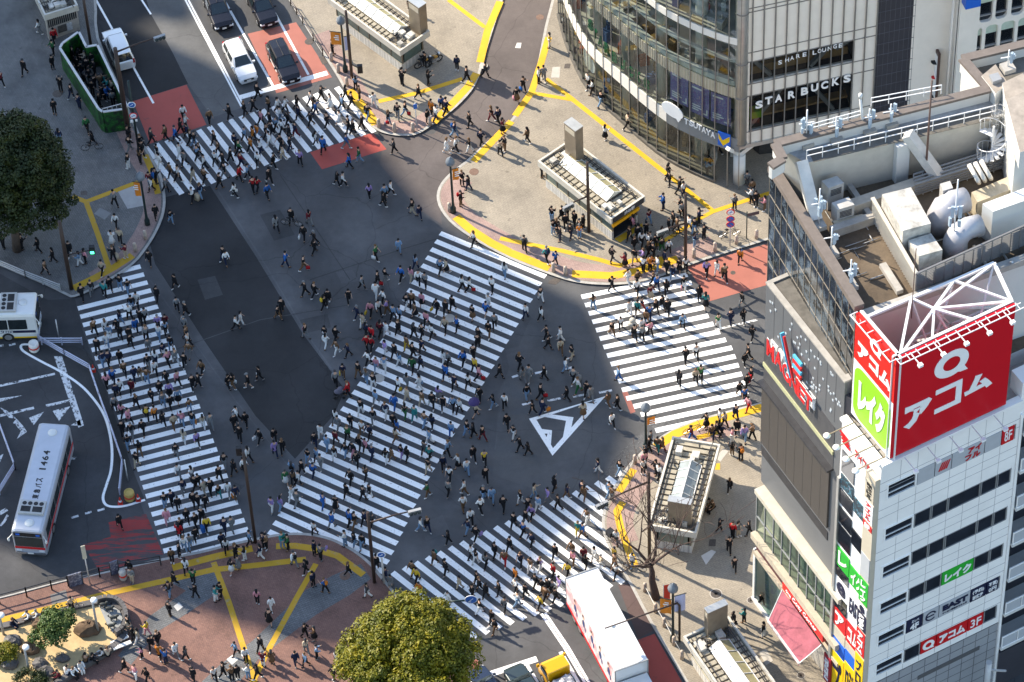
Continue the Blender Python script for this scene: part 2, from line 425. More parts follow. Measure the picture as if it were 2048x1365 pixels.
def off(pts, d):
    """offset a pixel polyline on the ground by d metres to its left"""
    q = [Vector(P(u, v)) for u, v in pts]; out = []
    for i, p in enumerate(q):
        t = (q[min(i + 1, len(q) - 1)] - q[max(i - 1, 0)]).normalized(); out.append(proj(p + Vector((-t.y, t.x, 0)) * d))
    return out
def band(name, kerb, d0, d1, mat, z):
    k = smooth_path(kerb, 3); mb = MB(); a = off(k, d0); b = off(k, d1)
    for i in range(len(k) - 1): mb.add([P(*a[i], z), P(*a[i + 1], z), P(*b[i + 1], z), P(*b[i], z)], [(0, 1, 2, 3)] if d1 > d0 else [(3, 2, 1, 0)])
    return struct(mb.build(name, mat))
band('pink_paving_band', S2[2:12], .15, 1.5, PINK, KZ + .006)
band('pink_paving_band', S3[8:22], .2, 2.0, PINK, KZ + .006)
band('pink_paving_band', S4[2:12], .25, 2.2, PINK, KZ + .006)
band('pink_paving_band', S1[4:13], -.25, -1.6, PINK, KZ + .006)
band('sett_gutter', S5[4:17], -.2, -1.2, COB, .006)
band('sett_gutter', S4[1:13], -.2, -1.3, COB, .006)
# grey bands across the brick plaza
for pts in ([(236, 1312), (262, 1330), (318, 1262), (378, 1225), (430, 1190), (450, 1165), (420, 1138), (340, 1165), (372, 1182), (300, 1232)],
            [(395, 1372), (480, 1362), (520, 1315), (632, 1230), (700, 1190), (742, 1158), (722, 1128), (668, 1150), (612, 1180), (505, 1282), (440, 1330)]):
    sheet('grey_paving_band', pts, GREYB, KZ + .005)
sheet('smooth_concrete_patch', [(236, 384), (278, 368), (300, 395), (296, 410), (255, 418)], M('concrete_patch', (.36, .35, .34), .8, var=.1), KZ + .005)
sheet('dark_pavement_patch', [(100, 1190), (132, 1180), (140, 1224), (108, 1232)], M('pavement_patch', (.14, .13, .125), .85), KZ + .007)
for pts in ([(347, 1213), (358, 1205), (366, 1214), (355, 1223)], [(453, 1319), (465, 1310), (477, 1319), (464, 1330)], [(1034, 86), (1043, 86), (1041, 97), (1030, 96)], [(1402, 1112), (1423, 1100), (1432, 1104), (1412, 1130)]):
    sheet('pale_stone_slab', pts, M('pale_stone', (.55, .53, .5), .7, var=.08), KZ + .007 if pts[0][1] > 200 else .008)

# ------------------------------------------------------------------ zebra crossings
def xsec(p, d, a, b):
    """parameter along p + t d where it meets the line a-b"""
    e = b - a; den = d.x * e.y - d.y * e.x
    q = a - p; return (q.x * e.y - q.y * e.x) / den
ZEBRAS = {}
def zebra(name, first, direction, left, right, n, per=.9, wid=.46, fix={}, lab=None):
    """first: pixel on the centre of stripe 0; direction: two pixels along a stripe;
    left/right: two pixels on each end line"""
    d = (Vector(P(*direction[1])) - Vector(P(*direction[0]))).normalized()
    L = [Vector(P(*q)) for q in left]; Q = [Vector(P(*q)) for q in right]; p = Vector(P(*first))
    nn = Vector((-d.y, d.x, 0)); adv = (L[1] - L[0])
    if nn.dot(adv) < 0: nn = -nn
    def cut(c, line):
        for i in range(len(line) - 1):
            t = xsec(c, d, line[i], line[i + 1]); h = c + d * t
            e = line[i + 1] - line[i]; k = (h - line[i]).dot(e) / e.length_squared
            if k <= 1 or i == len(line) - 2: return t
    mb = MB(); z = .012; info = []
    for k in range(n):
        c = p + nn * per * k; a, b = cut(c, L), cut(c, Q)
        if k in fix: f0, f1 = fix[k]; w = b - a; a, b = a + w * f0, a + w * f1
        q = [c + d * a - nn * wid / 2, c + d * b - nn * wid / 2, c + d * b + nn * wid / 2, c + d * a + nn * wid / 2]
        if (q[1] - q[0]).cross(q[2] - q[1]).z < 0: q = q[::-1]
        mb.add([(v.x, v.y, z) for v in q], [(0, 1, 2, 3)])
    struct(mb.build(name, WHITE)); ZEBRAS[name] = (p, d, nn, per, n, L, Q, cut)
zebra('crosswalk_left', (267, 537), ((152, 618), (313, 578)), [(152, 606), (175, 680), (222, 800), (272, 933), (331, 1115)], [(281, 533), (315, 611), (390, 788), (445, 926), (496, 1058)], 33, fix={0: (.72, 1), 1: (.66, 1), 2: (.4, 1)})
zebra('crosswalk_diagonal', (985, 510), ((880, 466), (1091, 553)), [(882, 464), (818, 576), (716, 769), (657, 856), (555, 1033)], [(1093, 551), (1030, 660), (925, 840), (845, 980), (779, 1121)], 38)
zebra('crosswalk_upper', (326, 340), ((347, 277), (420, 370)), [(300, 292), (347, 277), (474, 235), (677, 174)], [(349, 394), (383, 382), (550, 325), (732, 270)], 26)
zebra('crosswalk_lower', (867, 1210), ((786, 1145), (952, 1275)), [(784, 1146), (900, 1095), (1050, 1028), (1192, 965)], [(948, 1278), (1032, 1245), (1130, 1210), (1245, 1167)], 26, fix={25: (0, .15), 24: (0, .62)})
zebra('crosswalk_right', (1270, 572), ((1163, 597), (1376, 552)), [(1161, 590), (1202, 684), (1250, 795), (1302, 852)], [(1374, 548), (1421, 640), (1465, 697), (1492, 770), (1500, 800)], 18)

# ------------------------------------------------------------------ lines, arrows, islands
z = .012
lines('lane_line', [([(192, 0), (307, 207)], .18), ([(282, -2), (302, 29)], .15), ([(193, 78), (244, 192)], .15), ([(368, -5), (483, 214)], .15), ([(374, -5), (488, 213)], .15), ([(445, -5), (546, 172)], .2), ([(549, 25), (617, 150)], .2)], WHITE, z)
lines('stop_line', [([(477, 196), (655, 146)], .5)], WHITE, z)
lines('stop_line', [([(970, 1352), (1074, 1318)], .5)], WHITE, z)
lines('lane_line', [([(1083, 1228), (1129, 1296), (1190, 1400)], .2), ([(1090, 1226), (1136, 1294), (1197, 1398)], .2), ([(1054, 1330), (1095, 1400)], .25), ([(1121, 1304), (1176, 1400)], .3)], WHITE, z)
dash = [((1024, 755), (1036, 751)), ((1070, 747), (1089, 743)), ((1130, 738), (1146, 735)), ((1044, 810), (1062, 806)), ((1095, 802), (1121, 797)), ((1146, 794), (1172, 789)), ((1198, 786), (1224, 781)), ((1430, 660), (1515, 640)), ((-5, 693), (7, 691)), ((18, 691), (31, 688)), ((0, 1029), (15, 1020)), ((143, 1036), (157, 1032)), ((170, 1028), (183, 1024)), ((195, 1022), (209, 1018))]
lines('lane_dash', [([a, b], .2) for a, b in dash], WHITE_W, z)
lines('lane_line', [([(0, 772), (110, 748)], .22), ([(0, 832), (68, 816)], .25), ([(92, 812), (142, 801)], .25), ([(0, 1052), (8, 1044), (16, 1030)], .2)], WHITE_W, z)
mb = MB()
for pts in ([(108, 713), (124, 713), (168, 851), (157, 856)], [(105, 822), (141, 813), (118, 842)], [(58, 836), (88, 824), (67, 851)], [(142, 851), (160, 839), (163, 852)], [(0, 797), (46, 791), (0, 804)], [(0, 815), (14, 822), (33, 838), (18, 836)], [(33, 838), (46, 852), (54, 864), (34, 878), (42, 862), (26, 846)], [(0, 912), (7, 908), (0, 925)], [(142, 915), (153, 914), (150, 919), (140, 920)], [(0, 1022), (12, 1016), (0, 1032)]):
    q = pp(pts, z + .0005); n = len(q); ar = sum(q[i][0] * q[(i + 1) % n][1] - q[(i + 1) % n][0] * q[i][1] for i in range(n)); mb.poly(q if ar > 0 else q[::-1])
struct(mb.build('worn_road_arrows', WHITE_W))
# traffic island of the bus terminal, outlined by a painted kerb
isl = smooth_path([(66, 690), (44, 690), (46, 702), (80, 722), (120, 743), (160, 770), (187, 798), (207, 828), (218, 860), (224, 900), (222, 940), (213, 970), (206, 995), (212, 1010), (230, 1014), (255, 1011), (290, 1000)], 4)
ib = MB(); ib.prism([p[:2] for p in pp(isl + [(262, 930), (240, 860), (205, 760), (178, 706), (150, 690)], .1)], -.02, .006); struct(ib.build('road_traffic_island', asphalt('asphalt_island', .045, (1.02, 1, 1), 1.3)))
lines('island_edge_line', [(isl, .2)], WHITE, .014)
# painted chevron island
mb = MB(); tri = [Vector(P(1058, 838)), Vector(P(1105, 912)), Vector(P(1211, 793))]
c = sum(tri, Vector()) / 3
inn = [Vector(P(1073, 840)), Vector(P(1106, 897)), Vector(P(1192, 800))]
for i in range(3):
    j = (i + 1) % 3; mb.add([(v.x, v.y, z) for v in (tri[i], tri[j], inn[j], inn[i])], [(0, 1, 2, 3)])
for pts in ([(1077, 832), (1101, 829), (1147, 835), (1140, 868), (1124, 884), (1132, 842)], [(1072, 857), (1104, 861), (1101, 900), (1090, 886), (1095, 868), (1082, 867)], [(1158, 814), (1170, 806), (1190, 808), (1178, 824), (1172, 816)]):
    mb.poly(pp(pts, z + .001))
o = struct(mb.build('chevron_island_marking', WHITE))
# yellow tactile strips
tact = [([(1000, 3), (975, 62), (960, 125)], .62), ([(953, 147), (936, 174), (902, 210), (867, 245)], .65), ([(897, 0), (970, 55)], .38), ([(757, 203), (832, 187), (925, 158)], .42), ([(698, 180), (724, 212), (752, 249)], .75),
  ([(1097, 75), (1081, 130), (1063, 185), (1030, 232)], .55), ([(1023, 243), (947, 323)], .6), ([(1092, 158), (1147, 200)], .38), ([(1062, 186), (1146, 200)], .38), ([(1146, 200), (1324, 341)], .42), ([(1324, 341), (1376, 382), (1427, 423)], .38), ([(1427, 423), (1499, 399), (1560, 380)], .38), ([(1427, 423), (1400, 437), (1340, 475), (1306, 494)], .36),
  ([(912, 434), (942, 460), (982, 486), (1024, 507), (1099, 537)], .72), ([(1144, 548), (1224, 552), (1274, 543), (1356, 518)], .75), ([(1000, 477), (1024, 482), (1124, 502), (1199, 520), (1242, 533)], .42), ([(1240, 532), (1262, 522), (1330, 517)], .42)]
lines('tactile_paving_strip', tact, YEL, KZ + .009)
sheet('tactile_paving_block', [(1229, 478), (1262, 458), (1284, 447), (1288, 453), (1240, 486)], YEL, KZ + .0085)
sheet('tactile_paving_block', [(1424, 927), (1440, 927), (1440, 940), (1424, 940)], YEL, KZ + .0085)
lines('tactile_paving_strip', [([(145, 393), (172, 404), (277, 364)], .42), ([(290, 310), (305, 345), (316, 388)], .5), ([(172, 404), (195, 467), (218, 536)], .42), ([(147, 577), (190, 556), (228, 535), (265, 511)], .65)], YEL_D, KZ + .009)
lines('tactile_paving_strip', [([(1312, 894), (1349, 869), (1399, 849), (1474, 829), (1525, 815)], .75), ([(1394, 876), (1438, 864)], .42), ([(1268, 939), (1255, 958), (1238, 984)], .55), ([(1246, 1004), (1234, 1023), (1241, 1055), (1256, 1098), (1271, 1135)], .55)], YEL, KZ + .009)
lines('tactile_paving_strip', [([(0, 1241), (95, 1218), (217, 1187), (325, 1163), (425, 1140), (511, 1131), (612, 1119)], .5), ([(345, 1136), (425, 1115), (505, 1097)], .6), ([(427, 1125), (457, 1203), (487, 1295), (512, 1372)], .42), ([(632, 1128), (594, 1195), (537, 1300), (500, 1375)], .42), ([(552, 1093), (590, 1092), (625, 1097), (675, 1112), (727, 1150)], .55)], YEL_D if False else paint('yellow_tactile_paving_plaza', (.47, .275, .016), .12, 2.0, (.36, .27, .12)), KZ + .009)

# manholes and covers
IRON = M('cast_iron', (.10, .085, .075), .6, .3, var=.25, scale=6); BRN = M('rusty_manhole_iron', (.16, .10, .075), .7, var=.25, scale=6)
def manhole(u, v, r, mat, label, zz=0., ring=None):
    p = P(u, v, zz); mb = MB(); mb.lathe((p[0], p[1], zz), [(r, .0), (r, .012), (r * .9, .014)], 24, 0, False)
    if ring:
        for q in (r * .86, r * .25): mb.lathe((p[0], p[1], zz + .002), [(q, .012), (q, .016), (q * .97, .016)], 24, 1, False)
        return tag(mb.build('manhole_cover', [mat, ring], org=p), label, 'manhole cover')
    return tag(mb.build('manhole_cover', mat, org=p), label, 'manhole cover')
PALE = M('pale_cover', (.42, .39, .35), .7, var=.12)
manhole(1080, 35, .33, BRN, 'round rusty manhole cover in the road beside the curved glass building'); manhole(618, 84, .36, IRON, 'round iron manhole cover between red road coating and pavement')
manhole(948, 344, .38, BRN, 'round brown manhole cover behind the lamp post on the pale pavement', KZ)
manhole(1432, 1188, .46, PALE, 'large pale round manhole cover with dark ring near the awning', KZ, IRON); manhole(1502, 1201, .3, PALE, 'smaller pale round manhole cover near the awning', KZ, IRON); manhole(1602, 1351, .3, PALE, 'pale round manhole cover by the white office building', KZ, IRON)
manhole(690, 1152, .4, BRN, 'round brown manhole cover in the grey band of the brick plaza', KZ); manhole(1466, 546, .2, IRON, 'small round manhole cover on the faded red road coating'); manhole(1243, 1330, .3, PALE, 'round manhole under the long white trailer')
for u_, v_ in ((758, 757), (899, 637), (410, 974)): manhole(u_, v_, .42, PALE, {758: 'pale round manhole cover on the middle of the diagonal zebra', 899: 'pale round manhole cover near the upper end of the diagonal zebra', 410: 'pale round manhole cover on the lower part of the left zebra'}[u_], .012)
manhole(967, 132, .35, PALE, 'pale round manhole cover interrupting the yellow tactile strip', KZ); manhole(115, 188, .42, IRON, 'round iron manhole cover beside the green smoking enclosure', KZ)
def cover(pts, mat, label, zz):
    mb = MB(); q = [p[:2] for p in pp(pts, zz)]; mb.prism(q, zz - .01, zz + .012); return tag(mb.build('access_cover', mat), label, 'access cover')
cover([(1105, 135), (1121, 134), (1119, 156), (1102, 156)], PALE, 'pale rectangular access cover near the curved glass building', KZ); cover([(1130, 128), (1141, 128), (1139, 137), (1128, 137)], IRON, 'small dark square cover near the curved glass building', KZ)
cover([(1447, 898), (1457, 903), (1441, 924), (1430, 916)], PALE, 'pale rectangular access cover beside the lower subway kiosk', KZ); cover([(1419, 1079), (1432, 1079), (1431, 1093), (1417, 1093)], IRON, 'dark square cover in front of the dark corner building', KZ); cover([(1518, 1305), (1532, 1298), (1546, 1322), (1532, 1331)], PALE, 'pale rectangular cover beside the kiosk near the awning', KZ)
cover([(1098, 562), (1120, 552), (1121, 562), (1112, 570), (1096, 568)], IRON, 'drain grating at the kerb corner below the pale pavement', .002); cover([(200, 416), (222, 427), (209, 440), (188, 428)], M('diamond_cover', (.22, .22, .22), .8), 'diamond shaped pale framed cover beside the big tree', KZ)
cover([(637, 115), (648, 113), (655, 127), (645, 130)], IRON, 'iron kerb drain grating beside the upper subway kiosk', .002); cover([(161, 383), (173, 382), (175, 390), (162, 391)], IRON, 'small dark square cover below the big tree by yellow strip', KZ)
# ------------------------------------------------------------------ shared building materials
CREAM = M('cream_cladding', (.76, .72, .66), .45, var=.05, scale=.6, spec=.5); WPAN = M('white_panel', (.62, .62, .60), .4, var=.05, scale=.5, spec=.5)
STEEL = M('brushed_steel', (.52, .52, .5), .35, .6, var=.1); DKMET = M('dark_metal', (.05, .05, .055), .45, .3, var=.2); GREYM = M('grey_metal', (.30, .305, .31), .45, .2, var=.08)
DARKP = M('dark_panel', (.045, .045, .055), .4, var=.12, scale=.7, spec=.5); CONC = M('concrete', (.36, .34, .31), .85, var=.2, scale=1.2); CONC_D = M('dark_concrete', (.13, .12, .105), .9, var=.3, scale=1.5)
GLASS = glass('clear_glass', (.72, .80, .76), .05, .85); GLASS_D = glass('dark_tinted_glass', (.30, .34, .36), .08, .6); GLASS_G = glass('greenish_glass', (.62, .80, .72), .05, .8)
ROOM = M('room_interior', (.38, .36, .33), .9, var=.3, scale=1.3); ROOM_D = M('dark_room_interior', (.03, .03, .032), .9, var=.4, scale=1.2); BLACK = M('black_paint', (.015, .015, .017), .5, var=.2)
WHITEL = M('white_lettering', (.82, .82, .82), .5, var=.03); REDS = M('red_sign', (.55, .008, .012), .4, var=.04, scale=.5, spec=.4); GREENS = M('lime_green_sign', (.26, .56, .02), .45, var=.04); GREEN2 = M('green_sign', (.02, .38, .03), .45, var=.04)
NAVYS = M('navy_sign', (.012, .015, .045), .45, var=.06); YELS = M('yellow_sign', (.78, .50, .01), .45, var=.04); GREYS = M('grey_sign', (.42, .44, .47), .4, var=.05); BEIGES = M('beige_sign', (.50, .45, .36), .5, var=.05); BLUES = M('blue_sign', (.02, .12, .55), .45, var=.05); REDT = M('red_lettering', (.5, .01, .015), .5, var=.03)
WOODT = M('wooden_counter', (.34, .21, .09), .6, var=.2); BLINE = M('joint_line', (.09, .09, .095), .7, var=.1)

def wbox(mb, W, s0, s1, z0, z1, o0, o1, mi=0):
    """box on a wall between s0..s1, z0..z1 and offsets o0..o1"""
    mb.obox(W.at(s0, z0, o0), W.d * (s1 - s0), W.n * (o1 - o0), (0, 0, z1 - z0), mi)
def wquad(mb, W, s0, s1, z0, z1, o, mi=0):
    mb.quad(W.at(s0, z0, o), W.at(s1, z0, o), W.at(s1, z1, o), W.at(s0, z1, o), mi)
def wtext(mb, W, s, s0, s1, z0, z1, o, mi=0, bold=.0, thick=.03):
    text_quad(mb, s, W.at(s0, z0, o), W.d * (s1 - s0), (0, 0, z1 - z0), mi, bold, thick)
def vtext(mb, W, s, s0, s1, z0, z1, o, bold=.03, thick=.03):
    k = len(s); h = (z1 - z0) / k
    for i, c in enumerate(s):
        if c.strip(): wtext(mb, W, c, s0, s1, z1 - (i + 1) * h + h * .08, z1 - i * h - h * .08, o, 0, bold, thick)
def wdisc(mb, W, s, z, rs, rz, o, n=24, mi=0, hole=0.0, a0=0, a1=360, th=.04):
    """disc or ring on a wall"""
    pts = [(R(a0 + (a1 - a0) * i / n)) for i in range(n + 1)]
    for i in range(n):
        a, b = pts[i], pts[i + 1]
        q = [(s + rs * math.cos(a), z + rz * math.sin(a)), (s + rs * math.cos(b), z + rz * math.sin(b)), (s + rs * hole * math.cos(b), z + rz * hole * math.sin(b)), (s + rs * hole * math.cos(a), z + rz * hole * math.sin(a))]
        mb.add([W.at(x, y, o) for x, y in q], [(0, 1, 2, 3)], mi)
        mb.add([W.at(q[0][0], q[0][1], o - th), W.at(q[1][0], q[1][1], o - th), W.at(q[1][0], q[1][1], o), W.at(q[0][0], q[0][1], o)], [(0, 1, 2, 3)], mi)
def wpoly(mb, W, pts, o, mi=0, th=.04):
    n = len(pts); a = sum(pts[i][0] * pts[(i + 1) % n][1] - pts[(i + 1) % n][0] * pts[i][1] for i in range(n))
    if a < 0: pts = pts[::-1]
    mb.add([W.at(s, z, o) for s, z in pts], [tuple(range(n))], mi)
    for i in range(n):
        p, q = pts[i], pts[(i + 1) % n]; mb.add([W.at(*p, o - th), W.at(*q, o - th), W.at(*q, o), W.at(*p, o)], [(0, 1, 2, 3)], mi)
def sign(W, s0, s1, z0, z1, mat, parent, o=.06, name='sign_panel', th=.1, txt=None, tm=None, m=.12, bold=.03, mz=None, vert=False):
    mb = MB(); wbox(mb, W, s0, s1, z0, z1, o - th, o); p = mb.build(name, mat, parent)
    if txt:
        t = MB(); dx = (s1 - s0) * m; dz = (z1 - z0) * (m if mz is None else mz)
        (vtext if vert else wtext)(t, W, txt, s0 + dx, s1 - dx, z0 + dz, z1 - dz, o + .004, bold=bold) if vert else wtext(t, W, txt, s0 + dx, s1 - dx, z0 + dz, z1 - dz, o + .004, 0, bold)
        t.build('lettering', tm or WHITEL, p)
    return p
def ring_logo(W, s, z, r, o, parent, mat, asp=1.):
    """thick ring with a small notch at its lower right"""
    t = MB(); wdisc(t, W, s, z, r, r * asp, o, 28, hole=.5)
    wpoly(t, W, [(s + r * .25, z - r * asp * .85), (s + r * .75, z - r * asp * .5), (s + r * 1.0, z - r * asp), (s + r * .5, z - r * asp)], o + .006)
    return t.build('logo', mat, parent)

# ------------------------------------------------------------------ glass corner building (upper right)
WQ = Wall(P(1482, 290, 5), 12.7)
qf = T('glass_corner_building', 'curved glass corner building with cream cladding and coffee shop lettering', 'building', P(1478, 366))
GC = [(5.2, 226.5), (5.6, 223.6), (6.13, 221.2), (7.0, 218.3), (8.3, 216.0), (9.85, 213.8), (11.3, 211.7), (13.1, 209.55), (15.5, 207.6), (17.7, 206.25), (18.45, 205.95)]
def arc_pts(pts, step):
    p = [Vector((*q, 0)) for q in smooth_path(pts, 6)]; out = [p[0]]; acc = 0
    for a, b in zip(p, p[1:]):
        L = (b - a).length; t = step - acc
        while t <= L: out.append(a + (b - a) * (t / L)); t += step
        acc = (acc + L) % step
    return out
gp = arc_pts(GC, 1.12); gp.append(Vector((18.45, 205.95, 0)))
def gshift(pts, d):
    out = []
    for i, p in enumerate(pts):
        t = (pts[min(i + 1, len(pts) - 1)] - pts[max(i - 1, 0)]).normalized(); out.append(p + Vector((t.y, -t.x, 0)) * d)
    return out
def curve_band(mb, pts, z0, z1, o0, o1, mi=0):
    a, b = gshift(pts, o0), gshift(pts, o1)
    for i in range(len(pts) - 1):
        v = [(p.x, p.y, zz) for p, zz in ((a[i], z0), (a[i + 1], z0), (b[i + 1], z0), (b[i], z0), (a[i], z1), (a[i + 1], z1), (b[i + 1], z1), (b[i], z1))]
        mb.add(v, [(0, 3, 2, 1), (4, 5, 6, 7), (2, 3, 7, 6), (0, 1, 5, 4), (1, 2, 6, 5), (3, 0, 4, 7)], mi)
back = [(40, 209.5), (38, 240), (5.2, 240)]
ZT = 36.0
# floors and inner rooms
slab = MB(); inner = MB()
ins = [(p.x, p.y) for p in gshift(gp, -.35)]; deep = [(p.x, p.y) for p in gshift(gp, -4.5)]
cr = WQ.at(10.7, 0, -.5); cr2 = WQ.at(.4, 0, -.5)
for z in (4.5, 10.3, 16.0, 21.6, 27.0, 32.0): slab.prism(ins + [cr2[:2], cr[:2], (34, 232), (6, 232)], z, z + .45)
slab.prism(ins + [cr2[:2], (40.0, 209.6), (38, 240), (5.2, 240)], ZT - .4, ZT)
slab.build('floor_slab', M('floor_slab', (.55, .52, .47), .7, var=.1), qf)
inner.prism(deep[:-3] + [(19.5, 210.5), (30, 212.5), (34, 236), (6, 236)], .15, ZT - .5)
inner.build('inner_core', M('shop_interior', (.55, .53, .49), .9, var=.55, scale=.9), qf)
cl = MB()
for i in range(3, len(gp) - 2, 4):
    q = gshift(gp, -1.6)[i]; cl.tube([(q.x, q.y, .15), (q.x, q.y, ZT - .5)], .5, 16)
cl.build('inner_column', WPAN, qf)
# shelves, tables and goods standing on the floors behind the glass
rnd = random.Random(5); GM_ = [WOODT, BLACK, WPAN, M('coral_goods', (.5, .12, .06), .7), M('blue_goods', (.06, .12, .28), .7), ROOM]
for z in (.15, 4.96, 10.76, 16.46, 22.06):
    for i in range(1, len(gp) - 2):
        q = gshift(gp, -rnd.uniform(.9, 3.4))[i]; gd = MB(); x, y, w_, d_, a_ = q.x + rnd.uniform(-.3, .3), q.y + rnd.uniform(-.3, .3), rnd.uniform(.5, 1.2), rnd.uniform(.35, .7), rnd.uniform(0, 90)
        gd.cbox((x, y, z), w_ * .85, d_ * .8, rnd.uniform(.4, 1.1), a_); h_ = rnd.uniform(.5, 1.2); gd.cbox((x, y, z + h_), w_, d_, .08, a_); gd.cbox((x, y, z), .12, .12, h_ + .5, a_); gd.build('shop_fixture', GM_[rnd.choice((0, 1, 2, 2, 5, 5, 5, 2, 3, 4))], qf)
gm = MB()
for z0, z1 in ((.2, 4.4), (5.75, 10.2), (11.4, 15.9), (16.7, 21.5), (22.2, 26.9), (27.6, 31.9), (32.6, 36)):
    q = gp[:-2] if z0 < 1 else gp
    for a, b in zip(q, q[1:]): gm.quad((a.x, a.y, z0), (b.x, b.y, z0), (b.x, b.y, z1), (a.x, a.y, z1))
gm.build('curved_glazing', glass('curved_facade_glass', (.80, .86, .82), .06, .95), qf)
k0 = next(i for i, p in enumerate(gp) if p.x > 12.6)
for q_, za, zb in ((gp[:k0 + 1], 4.4, 5.75), (gp, 16.0, 16.7), (gp, 21.5, 22.2), (gp, 26.9, 27.6), (gp, 31.9, 32.6)): bn = MB(); curve_band(bn, q_, za, zb, -.1, .055); bn.build('floor_band', CREAM, qf)
lv = MB(); curve_band(lv, gp, 10.2, 11.4, -.12, -.02)
lvo = lv.build('louvre_band', M('beige_louvre', (.45, .40, .30), .6, var=.08), qf)
ls = MB(); gl2 = arc_pts(GC, .28)
for p, q in zip(gshift(gl2, .0), gshift(gl2, .09)): ls.bar((p.x, p.y, 10.22), (p.x, p.y, 11.38), .05, .09)
ls.build('louvre_slats', M('louvre_slat', (.55, .50, .40), .5, var=.08), lvo)
for za, zb, oo in ((11.4, 11.9, -.5), (13.9, 14.15, -.4)): sl_ = MB(); curve_band(sl_, gp, za, zb, oo, -.12); sl_.build('window_sill', WPAN, qf)
mu = MB()
for p in gshift(gp, .03): mu.bar((p.x, p.y, .15), (p.x, p.y, ZT), .07, .16)
mu.build('mullion', M('mullion_grey', (.26, .25, .235), .4, .4, var=.1), qf)
st = MB(); curve_band(st, gp[:-2], .1, .42, -.3, .18); st.build('plinth', CONC_D, qf)
# grey sign band with the white blob, lettering and chevron
sb = MB(); curve_band(sb, gp[k0:], 4.4, 5.85, -.1, .10); sbo = sb.build('sign_band', M('grey_sign_band', (.20, .21, .22), .45, var=.06), qf)
def on_curve(u, v, o):
    """nearest point of the glass line shifted by o that is seen at pixel (u, v)"""
    best = None; q = gshift([Vector((*p, 0)) for p in smooth_path(GC, 12)], o)
    for i in range(len(q) - 1):
        d = q[i + 1] - q[i]
        if d.length < 1e-6: continue
        W = Wall(q[i], math.degrees(math.atan2(d.y, d.x))); s, z = W.px(u, v)
        e = max(-s, s - d.length, 0)
        if best is None or e < best[0]: best = (e, W, s, z)
    return best[1:]
lt = MB()
for c, u, v in zip('TSUTAYA', (1373, 1383, 1391.5, 1399.5, 1408, 1417, 1426), (243, 247, 251, 255, 260, 265, 270)):
    W, s, z = on_curve(u, v, .13); wtext(lt, W, c, s - .2, s + .2, z - .3, z + .3, 0, 0, .02, .05)
lt.build('lettering', WHITEL, sbo)
W, s, z = on_curve(1345, 221, .2); bl = MB(); wdisc(bl, W, s, z, 1.05, .72, .05, 28, th=.08); wpoly(bl, W, [(s + .3, z - .55), (s + .85, z - .5), (s + .6, z - .95)], .052); bl.build('white_emblem', WHITEL, sbo)
W, s, z = on_curve(1449, 280, .2); ch = MB(); wbox(ch, W, s - .55, s + .5, z - .75, z + .75, -.05, .04); cho = ch.build('chevron_sign', BLUES, sbo)
c2 = MB(); wpoly(c2, W, [(s - .5, z + .55), (s - .15, z - .1), (s + .45, z + .55), (s + .45, z + .0), (s - .1, z - .7), (s - .5, z)], .05); c2.build('yellow_chevron', YELS, cho)
gl = MB()
for c, u, v in zip('STARBUCKS', (1183, 1191, 1203, 1216, 1231, 1246, 1262, 1278, 1295), (50, 66, 82, 98, 115, 127, 141, 152, 167)):
    W, s, z = on_curve(u, v, -.3); wtext(gl, W, c, s - .36, s + .36, z - .55, z + .5, 0, 0, .04, .12)
gl.build('green_lettering', M('green_letter', (.0, .16, .07), .5, var=.05), qf)
def poster_mat(name, stops, sc):
    m, nt, b = nt_new(name); nt.links.new(ramp(nt, noise(nt, sc, 8, .8), stops), b.inputs['Base Color']); b.inputs['Roughness'].default_value = .4; return m
PM = poster_mat('crowd_poster', [(.3, (.05, .03, .12)), (.45, (.30, .16, .40)), (.52, (.12, .20, .42)), (.6, (.5, .35, .45)), (.7, (.6, .25, .12))], 6)
for (u0, v0, u1, v1) in ((1341, 142, 1376, 165), (1383, 168, 1416, 188), (1424, 188, 1459, 203)):
    W, s, z = on_curve((u0 + u1) / 2, (v0 + v1) / 2 + 26, -.12); pb = MB(); wbox(pb, W, s - .85, s + .85, z - 1.5, z + 1.7, -.05, 0); po = pb.build('poster', PM, qf)
    pt = MB()
    for i, wdt in enumerate((.75, .95, .6)): wbox(pt, W, s - .7, s - .7 + wdt, z - .6 - i * .24, z - .48 - i * .24, 0, .01)
    wpoly(pt, W, [(s + .3, z - 1.1), (s + .6, z - 1.1), (s + .6, z - .6), (s + .72, z - .6), (s + .72, z - 1.22), (s + .3, z - 1.22)], .012)
    wbox(pt, W, s - .7, s + .2, z + 1.25, z + 1.42, 0, .01); pt.build('poster_lettering', WHITEL, po)
for (u, v, a, b, mt) in ((1175, 118, .8, 1.1, CREAM), (1182, 130, .62, .8, WHITEL), (1178, 108, .5, .55, M('coral_sign', (.6, .14, .08), .5))):
    W, s, z = on_curve(u, v, -.15); gb = MB(); wdisc(gb, W, s, z, a, b, 0, 20); gb.build('window_graphic', mt, qf)
